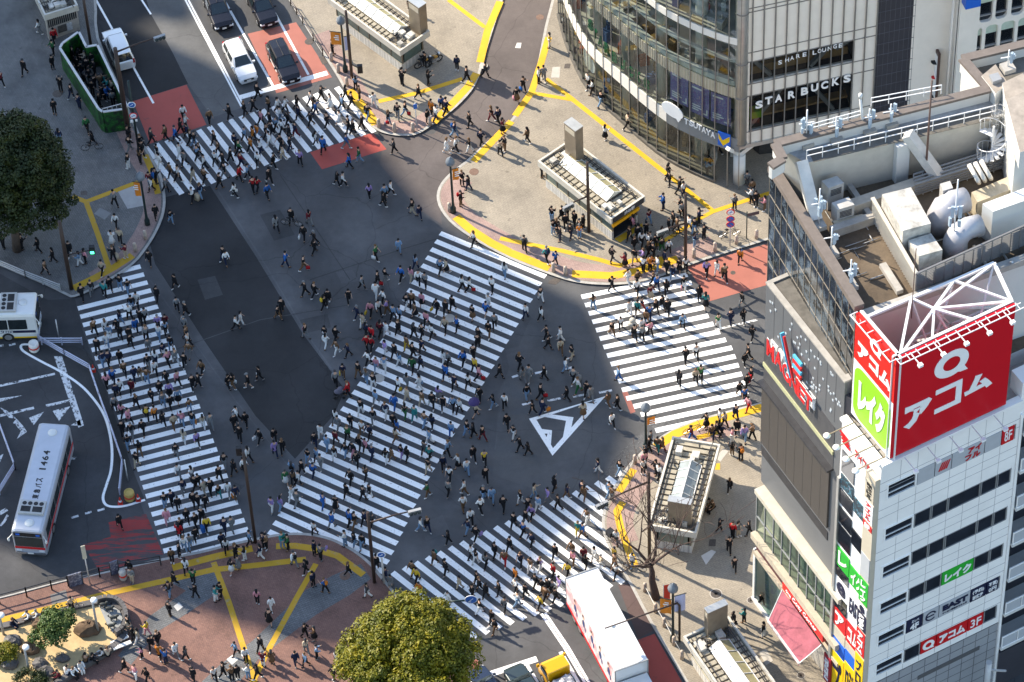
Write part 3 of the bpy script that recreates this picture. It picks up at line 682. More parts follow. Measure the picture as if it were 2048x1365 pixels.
# flat cream facade
SE = 10.75
fw = MB(); fj = MB(); fg = MB(); fr = MB()
rows = [(5.0, 6.3), (10.2, 11.6), (13.9, ZT)]
for z0, z1 in rows: wbox(fw, WQ, .25, SE, z0, z1, -.3, 0)
wbox(fw, WQ, .25, .6, 6.3, 10.2, -.3, 0); wbox(fw, WQ, 9.0, SE, 6.3, 10.2, -.3, 0); wbox(fw, WQ, .25, .6, 11.6, 13.9, -.3, 0); wbox(fw, WQ, 9.0, SE, 11.6, 13.9, -.3, 0)
fwo = fw.build('cream_facade', CREAM, qf)
for i in range(12): fj.obox(WQ.at(.7 + .905 * i, 5.0, 0), WQ.d * .07, WQ.n * .16, (0, 0, ZT - 5))
for z in (6.25, 10.2, 11.5, 13.9, 14.9, 19.2, 19.6, 23.6, 28, 32): wbox(fj, WQ, .25, SE, z, z + .07, 0, .05)
fj.build('facade_mullion', M('mullion_grey', (.2, .2, .2)), qf)
wquad(fg, WQ, .6, 9.0, 6.3, 10.2, -.12); wquad(fg, WQ, .6, 9.0, 11.6, 13.9, -.12); fg.build('facade_window', glass('facade_glass', (.62, .66, .66), .04, .85), qf)
wbox(fr, WQ, .6, 9.0, 6.3, 6.35, -3, -.3); wbox(fr, WQ, .6, 9.0, 6.3, 10.2, -3.2, -3.0); wbox(fr, WQ, .6, 9.0, 11.55, 11.6, -3, -.3); wbox(fr, WQ, .6, 9.0, 11.6, 13.9, -3.2, -3.0)
fr.build('cafe_room', M('cafe_room', (.06, .04, .03), .8, var=.5, scale=1.5), qf)
ct = MB(); wbox(ct, WQ, .8, 8.8, 7.2, 7.4, -1.2, -.5); wbox(ct, WQ, .8, 8.8, 11.62, 12.4, -1.3, -.9); ct.build('cafe_counter', WOODT, qf)
dg = MB()
for s0, s1, za, zb in ((.7, 3.4, 6.4, 10.1), (7.6, 5.4, 6.4, 10.1), (.9, 2.4, 13.8, 11.7), (5.6, 7.4, 11.7, 13.8), (7.6, 8.9, 13.0, 13.8)): dg.bar(WQ.at(s0, za, -.45), WQ.at(s1, zb, -.45), .35, .3)
dg.build('diagonal_brace', GREYM, qf)
t = MB()
for c, u, v in zip('STARBUCKS', (1518, 1537, 1557, 1583, 1609, 1629, 1649, 1671, 1694), (209, 201, 196, 189, 182, 175, 170, 163, 157)):
    s, z = WQ.px(u, v, .12); wtext(t, WQ, c, s - .29, s + .29, z - .40, z + .40, .12, 0, .035, .06)
t.build('cafe_lettering', WHITEL, qf); t = MB()
for c, u, v in zip('SHARE LOUNGE', (1560, 1574, 1584, 1596, 1609, 1616, 1629, 1639, 1648, 1659, 1670, 1681), (125, 120, 116, 112, 109, 107, 105, 102, 100, 97, 93, 91)):
    if c != ' ': s, z = WQ.px(u, v, .12); wtext(t, WQ, c, s - .15, s + .15, z - .21, z + .21, .12, 0, .01, .04)
t.build('lounge_lettering', WHITEL, qf)
hb = MB(); wbox(hb, WQ, .75, 1.75, 7.4, 8.1, -.9, -.2); hb.build('display_box', GREENS, qf)
# dark end bay, its blade sign
db = MB(); wbox(db, WQ, SE + .05, 16.1, 3.0, ZT, -.5, -.02); dbo = db.build('dark_facade', DARKP, qf)
dj = MB()
for i in range(14): wbox(dj, WQ, SE + .2 + i * .4, SE + .23 + i * .4, 3, ZT, -.02, .01)
for z in np.arange(3.6, ZT, 1.15): wbox(dj, WQ, SE + .05, 16.1, z, z + .04, -.02, .012)
dj.build('panel_joint', M('panel_joint', (.10, .10, .12), .5), dbo)
bs = MB(); wbox(bs, WQ, 15.55, 15.75, 4.6, 11.3, 0, .9); bso = bs.build('blade_sign', M('brown_sign_case', (.10, .06, .05), .5), qf)
b2 = MB(); W2 = Wall(WQ.at(15.54, 0, .9), 12.7 + 90)
b2.quad(WQ.at(15.53, 4.9, .05), WQ.at(15.53, 4.9, .85), WQ.at(15.53, 11, .85), WQ.at(15.53, 11, .05)); b2.build('sign_face', WHITEL, bso)
for z, r_, m_ in ((10.1, .33, BLACK), (8.4, .22, REDS), (6.3, .2, BLACK)): b3 = MB(); b3.lathe(WQ.at(15.5, z, .45), [(r_, -.02), (r_, .02)], 12); b3.build('sign_emblem', m_, bso)
# rounded corner post, column with braces, dark ground floor
cp = MB(); c0 = WQ.at(.0, 0, -.25)
cp.tube([(c0[0], c0[1], 5), (c0[0], c0[1], ZT)], .52, 20); cp.build('corner_post', STEEL, qf)
cj = MB()
for z in (5.0, 10.2, 13.9, 19.2, 23.6): cj.lathe((c0[0], c0[1], z), [(.55, 0), (.55, .12)], 20, 0, False)
cj.build('corner_post_ring', M('mullion_grey', (.2, .2, .2)), qf)
un_ = MB(); un_.prism([WQ.at(-.2, 0, .12)[:2], WQ.at(SE, 0, .12)[:2], WQ.at(SE, 0, -4)[:2], WQ.at(.0, 0, -4)[:2]], 4.6, 5.0); un_.build('soffit', STEEL, qf)
gf = MB(); gf.prism([WQ.at(2.5, 0, -3)[:2], WQ.at(16, 0, -1)[:2], WQ.at(16, 0, -8)[:2], WQ.at(.5, 0, -8)[:2]], .1, 4.6); gf.build('ground_floor_wall', ROOM_D, qf)
co = MB(); b = P(1478, 366); co.tube([(b[0], b[1], .1), (b[0], b[1], 3.4)], .48, 20); co.build('corner_column', M('white_column', (.66, .66, .64), .6, var=.06), qf)
br = MB()
for q in (WQ.at(-1.1, 5, .1), WQ.at(1.4, 5, -.1), WQ.at(.3, 5, -2.2)): br.bar((b[0], b[1], 3.3), q, .38, .3)
br.build('column_brace', M('white_column', (.66, .66, .64)), qf)
bk = MB(); bk.prism([(cr[0], cr[1]), (40, 209.6), (38, 240), (5.2, 240), (5.2, 228), (24, 232)], .1, ZT - .45); bk.build('rear_wall', CREAM, qf)

# ------------------------------------------------------------------ building with rounded windows, far right
WD = Wall(P(1893, 330, 0), 14)
bd = T('round_window_building', 'pale office building with rounded windows at the top right', 'building', WD.at(0, 0))
s0 = WD.px(1918, 60)[0]
wq_ = [[(1712, 1738, -10, 50), (1990 - 0, 2012, -20, 37), (2022, 2052, -30, 27)]]
cells = []
for (u0, v0, u1, v1) in ((1958, -30, 1983, 50), (1990, -40, 2013, 38), (2022, -50, 2046, 27), (1952, 58, 1961, 110), (1968, 53, 1992, 106), (1999, 43, 2026, 97), (2033, 34, 2060, 88), (2054, -60, 2080, 20)):
    a = WD.px((u0 + u1) / 2, v1); c = WD.px((u0 + u1) / 2, v0); w_ = abs(WD.px(u1, v1)[0] - WD.px(u0, v1)[0]); cells.append((a[0] - w_ / 2, a[0] + w_ / 2, a[1], c[1]))
mb = MB(); wbox(mb, WD, s0, s0 + 14, 0, 34, -12, -.45); mb.build('rear_wall', CREAM, bd)
mb = MB(); wbox(mb, WD, s0, s0 + 14, 0, 34, -.45, -.3); mb.build('window_recess', GLASS_D, bd)
# facade plate pierced by rounded openings: built as bars round each opening
mb = MB(); zs = sorted(set(round(c[2], 1) for c in cells)); wbox(mb, WD, s0, cells[3][0] - .1, 0, 34, -.3, 0)
lo = min(c[2] for c in cells); hi2 = [c for c in cells if c[2] > lo + 2]; lo1 = [c for c in cells if c[2] <= lo + 2]
m2 = sum(c[2] for c in hi2) / len(hi2); t1 = sum(c[3] for c in lo1) / len(lo1); b1 = sum(c[2] for c in lo1) / len(lo1); t2 = m2 + (t1 - b1)
wbox(mb, WD, cells[3][0] - .1, s0 + 14, 0, b1, -.3, 0)
for (za, zb, row) in ((b1, t1, lo1), (m2, t2, hi2)):
    row = sorted(row); e = cells[3][0] - .1
    for c in row: wbox(mb, WD, e, c[0], za, zb, -.3, 0); e = c[1]
    wbox(mb, WD, e, s0 + 14, za, zb, -.3, 0)
wbox(mb, WD, cells[3][0] - .1, s0 + 14, t1, m2, -.3, 0); wbox(mb, WD, cells[3][0] - .1, s0 + 14, t2, 34, -.3, 0)
for (za, zb, row) in ((b1, t1, lo1), (m2, t2, hi2)):
    for c in row:
        for (sx, sz, dx, dz) in ((c[0], za, 1, 1), (c[1], za, -1, 1), (c[0], zb, 1, -1), (c[1], zb, -1, -1)):
            r_ = .38; wpoly(mb, WD, [(sx, sz)] + [(sx + dx * r_ * (1 - math.sin(a)), sz + dz * r_ * (1 - math.cos(a))) for a in [R(q) for q in range(0, 91, 15)]], -.002, 0, .28)
mb.build('pierced_facade', CREAM, bd)
for c in cells:
    mb = MB(); za, zb = (b1, t1) if c in lo1 else (m2, t2)
    wbox(mb, WD, c[0], c[1], za + .55, za + .65, -.28, -.12); mb.build('window_rail', GREYM, bd); mb = MB(); wbox(mb, WD, c[0], c[1], zb - 1.1, zb - .2, -.30, -.27); mb.build('window_blind', M('pale_green_blind', (.45, .55, .48), .6), bd)
mb = MB(); s, z = WD.px(1943, 2, .5); wbox(mb, WD, s - .6, s + .6, z - .4, z + 3, .05, .9); mb.build('projecting_sign', BLUES, bd)
mb = MB(); mb.prism([P(1886, 250)[:2], P(1925, 250)[:2], P(1925, 180)[:2], P(1886, 180)[:2]], 0, 5.5); mb.build('low_annex', CONC, bd)
mb = MB(); s, z = WD.px(1900, 60, -.4); mb.tube([WD.at(s0 - .25, 1, -.8), WD.at(s0 - .25, 20, -.8)], .09, 8); mb.build('drain_pipe', CREAM, bd)
# ------------------------------------------------------------------ dark corner building (right)
WM = Wall(Wall((16.93, 166.87), -70.3).at(.4, 0, .6), -64); K = P(1540, 335, 41.5); WG = Wall(K, -70.3)
mg = T('dark_corner_building', 'dark grey corner building with tilted glass, red MAGNET letters and busy rooftop', 'building', WG.at(0, 0))
LG = 12.9; kr = WG.at(LG, 0)
ROOFD = pavers('roof_brown', (.115, .088, .062), (.10, .075, .052), (.09, .07, .05), 3, 3, 20, .01, .7)
dr = Vector((math.cos(R(20.7)), math.sin(R(20.7)), 0))
def along(p, d): q = Vector((p[0], p[1], 0)) + dr * d; return (q.x, q.y)
foot = [WG.at(0, 0)[:2], kr[:2], along(kr, 24), along(WG.at(0, 0), 24)]
mb = MB(); mb.prism([WG.at(.0, 0, -.3)[:2], WG.at(LG, 0, -.3)[:2], along(kr, 24), along(WG.at(0, 0), 24)], 28, 40, 1, 0)
mb.prism([WM.at(1.2, 0, -1.6)[:2], WM.at(12.4, 0, -1.6)[:2], along(kr, 24), along(WG.at(0, 0), 24)], 12, 32.6, 1, 0)
mb.build('main_wall', [WPAN, ROOFD], mg)
# upper facade: glass skin with grid, patterned dark and pale, dark cap
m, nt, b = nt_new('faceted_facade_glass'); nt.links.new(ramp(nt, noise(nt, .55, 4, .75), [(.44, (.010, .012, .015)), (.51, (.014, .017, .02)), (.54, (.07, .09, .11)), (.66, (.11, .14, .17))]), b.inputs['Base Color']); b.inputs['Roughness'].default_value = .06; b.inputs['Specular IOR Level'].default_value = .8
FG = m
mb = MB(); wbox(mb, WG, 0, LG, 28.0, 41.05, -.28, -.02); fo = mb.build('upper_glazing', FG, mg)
mb = MB()
for i in range(15): wbox(mb, WG, i * LG / 14 - .014, i * LG / 14 + .014, 28.0, 41.1, -.02, .012)
for z in np.arange(28.2, 41.1, 2.15): wbox(mb, WG, 0, LG, z, z + .035, -.02, .011)
mb.build('glazing_bar', M('glazing_bar', (.26, .23, .19), .5, var=.1), fo)
mb = MB(); wbox(mb, WG, -.1, LG + .1, 41.05, 41.5, -.55, .12); mb.build('parapet_cap', M('brown_parapet_cap', (.15, .125, .11), .75, var=.15, scale=2), mg)
mb = MB(); wbox(mb, WG, 0, LG, 40, 41.05, -.5, -.3); mb.build('parapet_wall', CONC_D, mg)
# projecting grey box with screen
GB = M('grey_facade_panel', (.125, .13, .138), .45, var=.05, scale=.5, spec=.5); s1 = 10.45
mb = MB(); wbox(mb, WM, .6, s1, 13.6, 34.2, -2.5, 0); gbo = mb.build('projecting_box', GB, mg)
mb = MB(); wbox(mb, WM, .6, s1, 34.2, 34.35, -.35, .05); wbox(mb, WM, .6, .9, 34.2, 34.35, -2.5, -.35); wbox(mb, WM, s1 - .5, s1, 34.2, 34.35, -2.5, -.35); mb.build('box_coping', CONC, gbo)
mb = MB(); wbox(mb, WM, .9, s1 - .5, 34.2, 34.24, -2.5, -.36); mb.build('box_top_gutter', CONC_D, gbo)
mb = MB()
for i in range(1, 9): wbox(mb, WM, .6 + i * 1.1, .63 + i * 1.1, 29.2, 34.2, 0, .012)
mb.build('panel_joint', BLINE, gbo)
mb = MB(); wbox(mb, WM, .62, 9.55, 24.6, 28.8, 0, .03); mb.build('recessed_band', M('dark_mesh_band', (.075, .075, .08), .5, var=.15), gbo)
mb = MB(); wbox(mb, WM, .62, 9.55, 26.0, 26.35, .03, .12); mb.build('pale_rail', M('pale_lime_strip', (.42, .42, .25), .5), gbo)
mb = MB(); wbox(mb, WM, .62, 9.6, 24.4, 24.6, .0, .5); mb.build('screen_hood', DKMET, gbo)
mb = MB(); wbox(mb, WM, .62, 9.3, 18.0, 24.3, 0, .15); sco = mb.build('screen', M('switched_off_screen', (.072, .064, .058), .55, var=.06, scale=5), gbo)
mb = MB()
for i in range(1, 8): wbox(mb, WM, .62 + i * 1.1, .635 + i * 1.1, 18.0, 24.3, .15, .155)
mb.build('screen_joint', BLACK, sco)
mb = MB(); wbox(mb, WM, .62, 9.3, 16.6, 17.5, .0, .05); mb.build('dark_strip', DKMET, gbo)
# letters
ml = MB(); mr = MB()
for c, u, v in zip('MAGNET', (1541, 1557, 1572, 1587, 1602, 1616), (702, 720, 745, 765, 785, 805)):
    s, z = WM.px(u, v, .35); wtext(ml, WM, c, s - .52, s + .52, z - .85, z + .85, .30, 0, .06, .02); wtext(mr, WM, c, s - .46, s + .46, z - .78, z + .78, .33, 0, .02, .05)
    wbox(ml, WM, s - .4, s + .4, z - .6, z + .6, .0, .12)
ml.build('letter_backing', WHITEL, gbo); mr.build('letter', M('bright_red_letter', (.62, .03, .03), .45), gbo)
s, z = WM.px(1577, 722, .4)
mb = MB(); mb.bar(WM.at(s - .9, z + 1.9, .4), WM.at(s + .45, z - 1.2, .4), .3, .12, 0); mb.bar(WM.at(s - .55, z + 1.9, .45), WM.at(s + .75, z - 1.2, .45), .16, .12, 1)
for i in range(4): wbox(mb, WM, s + .5, s + 1.5, z + .9 - i * .45, z + 1.15 - i * .45, .25, .42, i % 2)
mb.build('letter_ornament', [M('sky_blue_bar', (.10, .42, .62), .5), M('bright_red_letter', (.6, .03, .03))], gbo)
mb = MB(); rnd = random.Random(3)
for i in range(60):
    a, b_ = rnd.uniform(1, 10), rnd.uniform(29.6, 33.5); wbox(mb, WM, a, a + .16, b_, b_ + .16, .0, .03)
mb.build('pale_dots', M('pale_dots', (.45, .5, .55), .5), gbo)
# side return between box and white building
mb = MB(); mb.prism([WM.at(s1, 0, -.05)[:2], WM.at(s1 + 2.2, 0, -.6)[:2], WM.at(s1 + 2.2, 0, -3)[:2], WM.at(s1, 0, -3)[:2]], 12, 33.0); mb.build('dark_return_wall', DARKP, mg)
# podium: bright cornice, greenish shop windows, sign fascia, doors
mb = MB(); wbox(mb, WM, .9, 12.0, 12.95, 13.4, -2, .7); wbox(mb, WM, .9, 12.0, 12.7, 12.95, -2, .5); mb.build('podium_cornice', M('podium_white', (.50, .46, .38), .6, var=.1), mg)
mb = MB(); wbox(mb, WM, .5, 12.0, .1, 12, -14, -.6); mb.build('podium_core', ROOM, mg)
mb = MB(); wquad(mb, WM, .6, 12.0, 8.2, 12.7, .3); wquad(mb, WM, .6, 4.6, .4, 5.6, .3); mb.build('podium_glazing', GLASS_G, mg)
mb = MB()
for i in range(11): wbox(mb, WM, .6 + i * 1.14, .68 + i * 1.14, 8.2, 12.7, .25, .36)
wbox(mb, WM, .6, 12, 9.9, 10.0, .25, .36); mb.build('podium_mullion', GREYM, mg)
mb = MB(); wbox(mb, WM, .6, 12.0, 7.6, 8.2, -.6, .75); wbox(mb, WM, .6, 12.0, 5.6, 6.0, -.6, .5); mb.build('podium_ledge', M('podium_beige', (.46, .40, .31), .6, var=.12), mg)
mb = MB(); wbox(mb, WM, .6, 12.0, 6.0, 7.6, -.6, .25); mb.build('fascia', M('maroon_fascia', (.075, .022, .03), .5, var=.15), mg)
mb = MB(); wbox(mb, WM, .5, 4.7, .1, .45, -.6, .5); wbox(mb, WM, .45, .7, .1, 6, -.6, .4); mb.build('shop_front_frame', M('white_column', (.66, .66, .64)), mg)
WE = Wall(WM.at(.5, 0, .3), -64 - 125)
mb = MB(); mb.quad(WM.at(.5, .4, .3), WM.at(.5, .4, -3), WM.at(.5, 5.6, -3), WM.at(.5, 5.6, .3)); wbox(mb, WM, .55, 3.5, .4, 4.8, -.58, -.5); mb.build('window_display', poster_mat('shop_display', [(.3, (.05, .2, .1)), (.5, (.5, .55, .6)), (.62, (.15, .1, .5)), (.75, (.7, .7, .7))], 2.2), mg)
mb = MB(); wbox(mb, WM, 5.0, 10.4, 6.75, 7.5, .25, .75); aso = mb.build('red_sign_band', M('coral_red_sign', (.62, .03, .025), .45, var=.04), mg)
mb = MB(); wtext(mb, WM, 'Cozy Corner', 6.4, 9.6, 6.85, 7.42, .755, 0, .01); wtext(mb, WM, 'Ginza', 5.5, 6.2, 6.98, 7.25, .755, 0, .0); mb.build('lettering', WHITEL, aso)
AWN = M('pink_red_awning', (.30, .085, .11), .8, var=.22, scale=1.4)
mb = MB(); a, b_ = WM.at(5.0, 6.6, .75), WM.at(10.3, 6.4, .75); q0, q1 = WM.px(1536, 1240, 2.3), WM.px(1598, 1330, 2.3); zf = (q0[1] + q1[1]) / 2; c_, d_ = WM.at(q1[0], zf, 2.3), WM.at(q0[0], zf, 2.3)
n_ = 10
for i in range(n_):
    f0, f1 = i / n_, (i + 1) / n_; L = lambda p, q, t_: tuple(p[k] + (q[k] - p[k]) * t_ for k in range(3))
    mb.quad(L(a, b_, f0), L(d_, c_, f0), L(d_, c_, f1), L(a, b_, f1)); 
mb.quad(d_, tuple(np.array(d_) - [0, 0, .3]), tuple(np.array(c_) - [0, 0, .3]), c_)
awo = mb.build('awning', AWN, mg); mb = MB(); mb.bar(d_, c_, .14); mb.bar(a, d_, .06); mb.bar(b_, c_, .06); mb.build('awning_bar', WPAN, awo)
mb = MB(); wbox(mb, WM, 10.45, 11.3, 2.6, 5.6, -.3, .6); so_ = mb.build('red_shop_sign', M('dark_red_sign', (.30, .015, .03), .5), mg); mb = MB(); vtext(mb, WM, 'コージーコーナー', 10.6, 11.1, 2.9, 5.3, .605); mb.build('lettering', WHITEL, so_)

# roof: rear walkway block, pit, terrace, plant
def pxs(pts, z): return [P(u, v, z)[:2] for u, v in pts]
RB = M('roof_light_concrete', (.33, .335, .34), .85, var=.35, scale=1.0); CAPB = M('brown_parapet_cap', (.15, .125, .11), .75, var=.15, scale=2)
Z0, ZW, ZC = 40.0, 43.5, 44.5
mb = MB(); mb.prism(pxs([(1552, 292), (1613, 326), (1990, 236), (2060, 215), (2060, 165), (1978, 182)], ZW), 36, ZW, 1, 0); mb.build('rear_walkway_block', [M('cream_roof_wall', (.50, .47, .41), .6, var=.08), RB], mg)
for kz, (a, b_) in enumerate((((1550, 288), (1978, 178)), ((1978, 178), (1925, 118)), ((1925, 118), (2060, 86)), ((1541, 333), (1566, 318)), ((1566, 318), (1550, 288)))):
    pa, pb = Vector(P(*a, ZC + kz * .005)), Vector(P(*b_, ZC + kz * .005)); mb = MB(); mb.bar(pa, pb, .62, .2); po_ = mb.build('parapet_cap', CAPB, mg)
    pa.z = pb.z = ZC - .605 + kz * .004; mb = MB(); mb.bar(pa, pb, .3, 1.0); mb.build('parapet_wall', WPAN, mg)
for (a, b_, z, w_, h_, mt) in (((1622, 314), (1985, 228), ZW + .02, 1.0, .03, CONC_D), ((1700, 418), (1965, 328), Z0 + .5, .7, 1.0, M('beige_roof_ledge', (.42, .38, .32), .8, var=.15)), ((1796, 292), (1802, 360), Z0 + 1.7, .5, 3.4, WPAN)):  # first strip: dark grating and its shadow gap put into the colour
    mb = MB(); pa, pb = Vector(P(*a, z)), Vector(P(*b_, z))
    if mt is WPAN: mb.cbox(tuple(Vector(P(1800, 360, Z0))), .9, .5, 3.4, 19)
    else: mb.bar(pa, pb, w_, h_)
    mb.build('roof_strip', mt, mg)
mb = MB(); mb.prism(pxs([(1978, 178), (1925, 118), (2060, 86), (2060, 165)], ZW), 30, ZW, 1, 0); mb.build('corner_roof', [WPAN, CONC_D], mg)
ROOM_T = M('weathered_room_roof', (.30, .26, .22), .85, var=.25, scale=1.2)
for pts, z, za, zb in (([(1962, 165), (1990, 142), (2015, 180), (1990, 200)], 44.1, ZW, 44.7), ([(2005, 166), (2060, 140), (2060, 300), (2030, 322)], 45.0, Z0, 45.0), ([(2012, 200), (2060, 178), (2060, 300), (2040, 305)], 46.5, 45, 46.5)):
    mb = MB(); mb.prism(pxs(pts, z), za, zb, 1, 0); mb.build('rooftop_room', [WPAN, ROOM_T], mg)
mb = MB(); mb.prism(pxs([(1978, 150), (1996, 145), (2004, 158), (1986, 164)], 45.0), 44.7, 45.0); mb.build('roof_vent', GREYM, mg)
def railing(a, b, z, h=1.05, n=9, w=.05):
    mb = MB(); a, b = Vector(P(*a, z)), Vector(P(*b, z)); up = Vector((0, 0, 1))
    for i in range(n + 1): p = a.lerp(b, i / n); mb.bar(p, p + up * h, w)
    for k in (.5, 1.): mb.bar(a + up * h * k, b + up * h * k, w)
    mb.build('roof_railing', M('white_rail', (.7, .7, .7), .5, var=.04), mg)
railing((1613, 323), (1990, 233), ZW, 1.0, 12); railing((1742, 214), (1882, 188), ZC, .8, 4); railing((1608, 268), (1725, 236), ZC, .7, 4)
for a, b_, w_, h_ in (((1662, 466), (1752, 436), .5, .8), ((1690, 360), (1745, 440), .35, .4), ((1765, 530), (1800, 585), .45, .35)): mb = MB(); mb.bar(P(*a, Z0 + .3), P(*b_, Z0 + .3), w_, h_); mb.build('roof_kerb', CONC, mg)
mb = MB(); mb.bar((*kr[:2], Z0 + .25), (*along(kr, 24), Z0 + .25), .5, .5); mb.build('side_parapet', CONC, mg)
BEAM = M('white_beam', (.60, .57, .52), .6, var=.12)
for a, za, b_, zb, w_ in (((1815, 268), 44.0, (1876, 352), 41.0, .75), ((1602, 322), 43.6, (1632, 440), 41.0, .75)): mb = MB(); mb.bar(P(*a, za), P(*b_, zb), w_, .6); mb.build('sloping_duct', BEAM, mg)
PLANT = M('plant_cabinet', (.42, .41, .39), .6, var=.16, scale=1.6); PLANT_T = M('weathered_cabinet', (.44, .42, .38), .8, var=.4, scale=1.4); BEI = M('beige_cabinet', (.42, .37, .28), .8, var=.2)
for name, pts, z, mt in (('air_conditioner', [(1643, 362), (1674, 352), (1688, 366), (1657, 377)], 42.1, PLANT), ('air_conditioner', [(1663, 406), (1697, 394), (1709, 410), (1675, 420)], 41.6, PLANT), ('plant_room', [(1764, 389), (1822, 375), (1862, 447), (1806, 462)], 43.2, PLANT_T), ('plant_room', [(1817, 481), (1862, 467), (1885, 500), (1838, 513)], 42.4, PLANT_T),
    ('plant_room', [(1965, 408), (2060, 372), (2060, 398), (1986, 424)], 43.0, WPAN), ('roof_cabinet', [(1943, 385), (2060, 335), (2060, 365), (1955, 405)], 41.7, BEI), ('roof_cabinet', [(1880, 368), (1900, 362), (1906, 376), (1886, 382)], 42.6, PLANT), ('roof_cabinet', [(1664, 442), (1725, 428), (1730, 436), (1670, 450)], 40.6, BEI)):
    mb = MB(); mb.prism(pxs(pts, z), Z0, z); o = mb.build(name, mt, mg)
    if name == 'air_conditioner':
        a, b_ = Vector(P(*pts[3], z)), Vector(P(*pts[2], z)); mb = MB(); d = (b_ - a); n_ = Vector((d.y, -d.x, 0)).normalized() * .02
        for i in range(5): mb.obox(a + d * .15 + n_ * .2 - Vector((0, 0, .35 + i * .12)), d * .7, n_, (0, 0, .06))
        mb.build('grille', DKMET, o)
mb = MB(); a, b_ = Vector(P(1745, 396, 42.1)), Vector(P(1833, 548, 42.1)); n_ = 60; d = (b_ - a) / n_; nn = Vector((-d.y, d.x, 0)).normalized()
for i in range(n_): p = a + d * i; mb.quad(*[tuple(q) for q in (p + nn * .06 * (i % 2) - Vector((0, 0, 2)), p + d + nn * .06 * ((i + 1) % 2) - Vector((0, 0, 2)), p + d + nn * .06 * ((i + 1) % 2), p + nn * .06 * (i % 2))])
mb.bar(a, b_, .25, .1); mb.build('corrugated_screen', M('corrugated_white', (.5, .46, .39), .5, var=.08), mg)
mb = MB(); a, b_ = Vector(P(1833, 548, 42.1)), Vector(P(2060, 447, 42.1))
for i in range(13): mb.bar(a - Vector((0, 0, .15 * i + .05)), b_ - Vector((0, 0, .15 * i + .05)), .1, .04)
for i in range(13): p = a.lerp(b_, i / 12); mb.bar(p - Vector((0, 0, 2)), p, .07)
mb.bar(a, b_, .12); mb.build('louvre_fence', M('louvre_grey', (.19, .19, .19), .5, .3, var=.1), mg)
mb = MB(); a, b_ = Vector(P(1830, 372, 41.2)), Vector(P(2060, 300, 41.2))
for i in range(5): mb.bar(a - Vector((0, 0, .22 * i)), b_ - Vector((0, 0, .22 * i)), .08, .05)
for i in range(4): mb.bar(a + Vector((0, .3 * i, .1)), b_ + Vector((0, .3 * i, .1)), .1, .1)
for i in range(14): p = a.lerp(b_, i / 13); mb.bar(p - Vector((0, 0, 1.1)), p + Vector((0, .9, .1)), .06)
mb.build('pipe_rack', GREYM, mg)
for (u, v, r_) in ((1884, 420, .95), (1912, 470, .8)):
    p = Vector(P(u, v, 41.7)); ax = Vector((.8, .3, 0)).normalized(); mb = MB()
    pts = [p + Vector((0, 0, -1.7)), p + Vector((0, 0, -.6)), p + ax * .25 + Vector((0, 0, .05)), p + ax * .8 + Vector((0, 0, .25)), p + ax * 1.7 + Vector((0, 0, .2))]
    mb.tube(pts, [r_, r_, r_ * .98, r_ * .9, r_ * .85], 18); mb.build('exhaust_cowl', M('cowl_grey_white', (.42, .42, .45), .45, .2, var=.1), mg)
for k in range(3): mb = MB(); mb.tube([P(1938 + k * 12, 330 - k * 4, 43.0), P(1955 + k * 12, 360 - k * 4, 42.7), P(1958 + k * 12, 366 - k * 4, 41.8)], .15, 10); mb.build('roof_pipe', BEAM, mg)
mb = MB(); c_ = P(1982, 318, 41); up = Vector((0, 0, 1))
for i in range(22):
    a = R(i * 24); p = Vector(c_) + Vector((math.cos(a), math.sin(a), 0)) * .95 + up * (.14 * i - .8); mb.bar(Vector(c_) + up * (.14 * i - .8), p, .25, .04); mb.bar(p, p + up * .95, .035)
mb.tube([Vector(c_) + Vector((math.cos(R(i * 12)), math.sin(R(i * 12)), 0)) * .95 + up * (.07 * i + .15) for i in range(44)], .035, 6); mb.bar(Vector(c_) - up, Vector(c_) + up * 3, .12); mb.build('spiral_stair', M('white_rail', (.7, .7, .7)), mg)
mb = MB(); c_ = P(1995, 240, ZW)
for i in range(9): mb.tube([(c_[0] + .42 * math.cos(R(g)), c_[1] + .42 * math.sin(R(g)), c_[2] - 3 + i * .5) for g in range(0, 361, 30)], .025, 5)
for i in range(8): a = R(i * 45); mb.bar((c_[0] + .42 * math.cos(a), c_[1] + .42 * math.sin(a), c_[2] - 3), (c_[0] + .42 * math.cos(a), c_[1] + .42 * math.sin(a), c_[2] + 1.2), .03)
mb.build('cage_ladder', GREYM, mg)
rnd = random.Random(11); mb = MB()
for i in range(22):
    p = Vector(P(rnd.uniform(1650, 1740), rnd.uniform(410, 560), Z0 + .1)); d = WG.d if i % 2 else dr; mb.tube([p, p + Vector(d) * rnd.uniform(.5, 1.6)], rnd.choice((.02, .03, .05)), 6)
mb.build('roof_cables', GREYM, mg)
mb = MB()
for i in range(34):
    p = Vector(P(rnd.uniform(1865, 2040), rnd.uniform(395, 500), Z0 + .3)); d = WG.d if i % 2 else dr; mb.tube([p, p + Vector(d) * rnd.uniform(.6, 2.0), p + Vector(d) * 2.1 + Vector((0, 0, rnd.uniform(-.3, .8)))], rnd.choice((.05, .08, .12)), 6)
mb.build('roof_pipework', STEEL, mg)
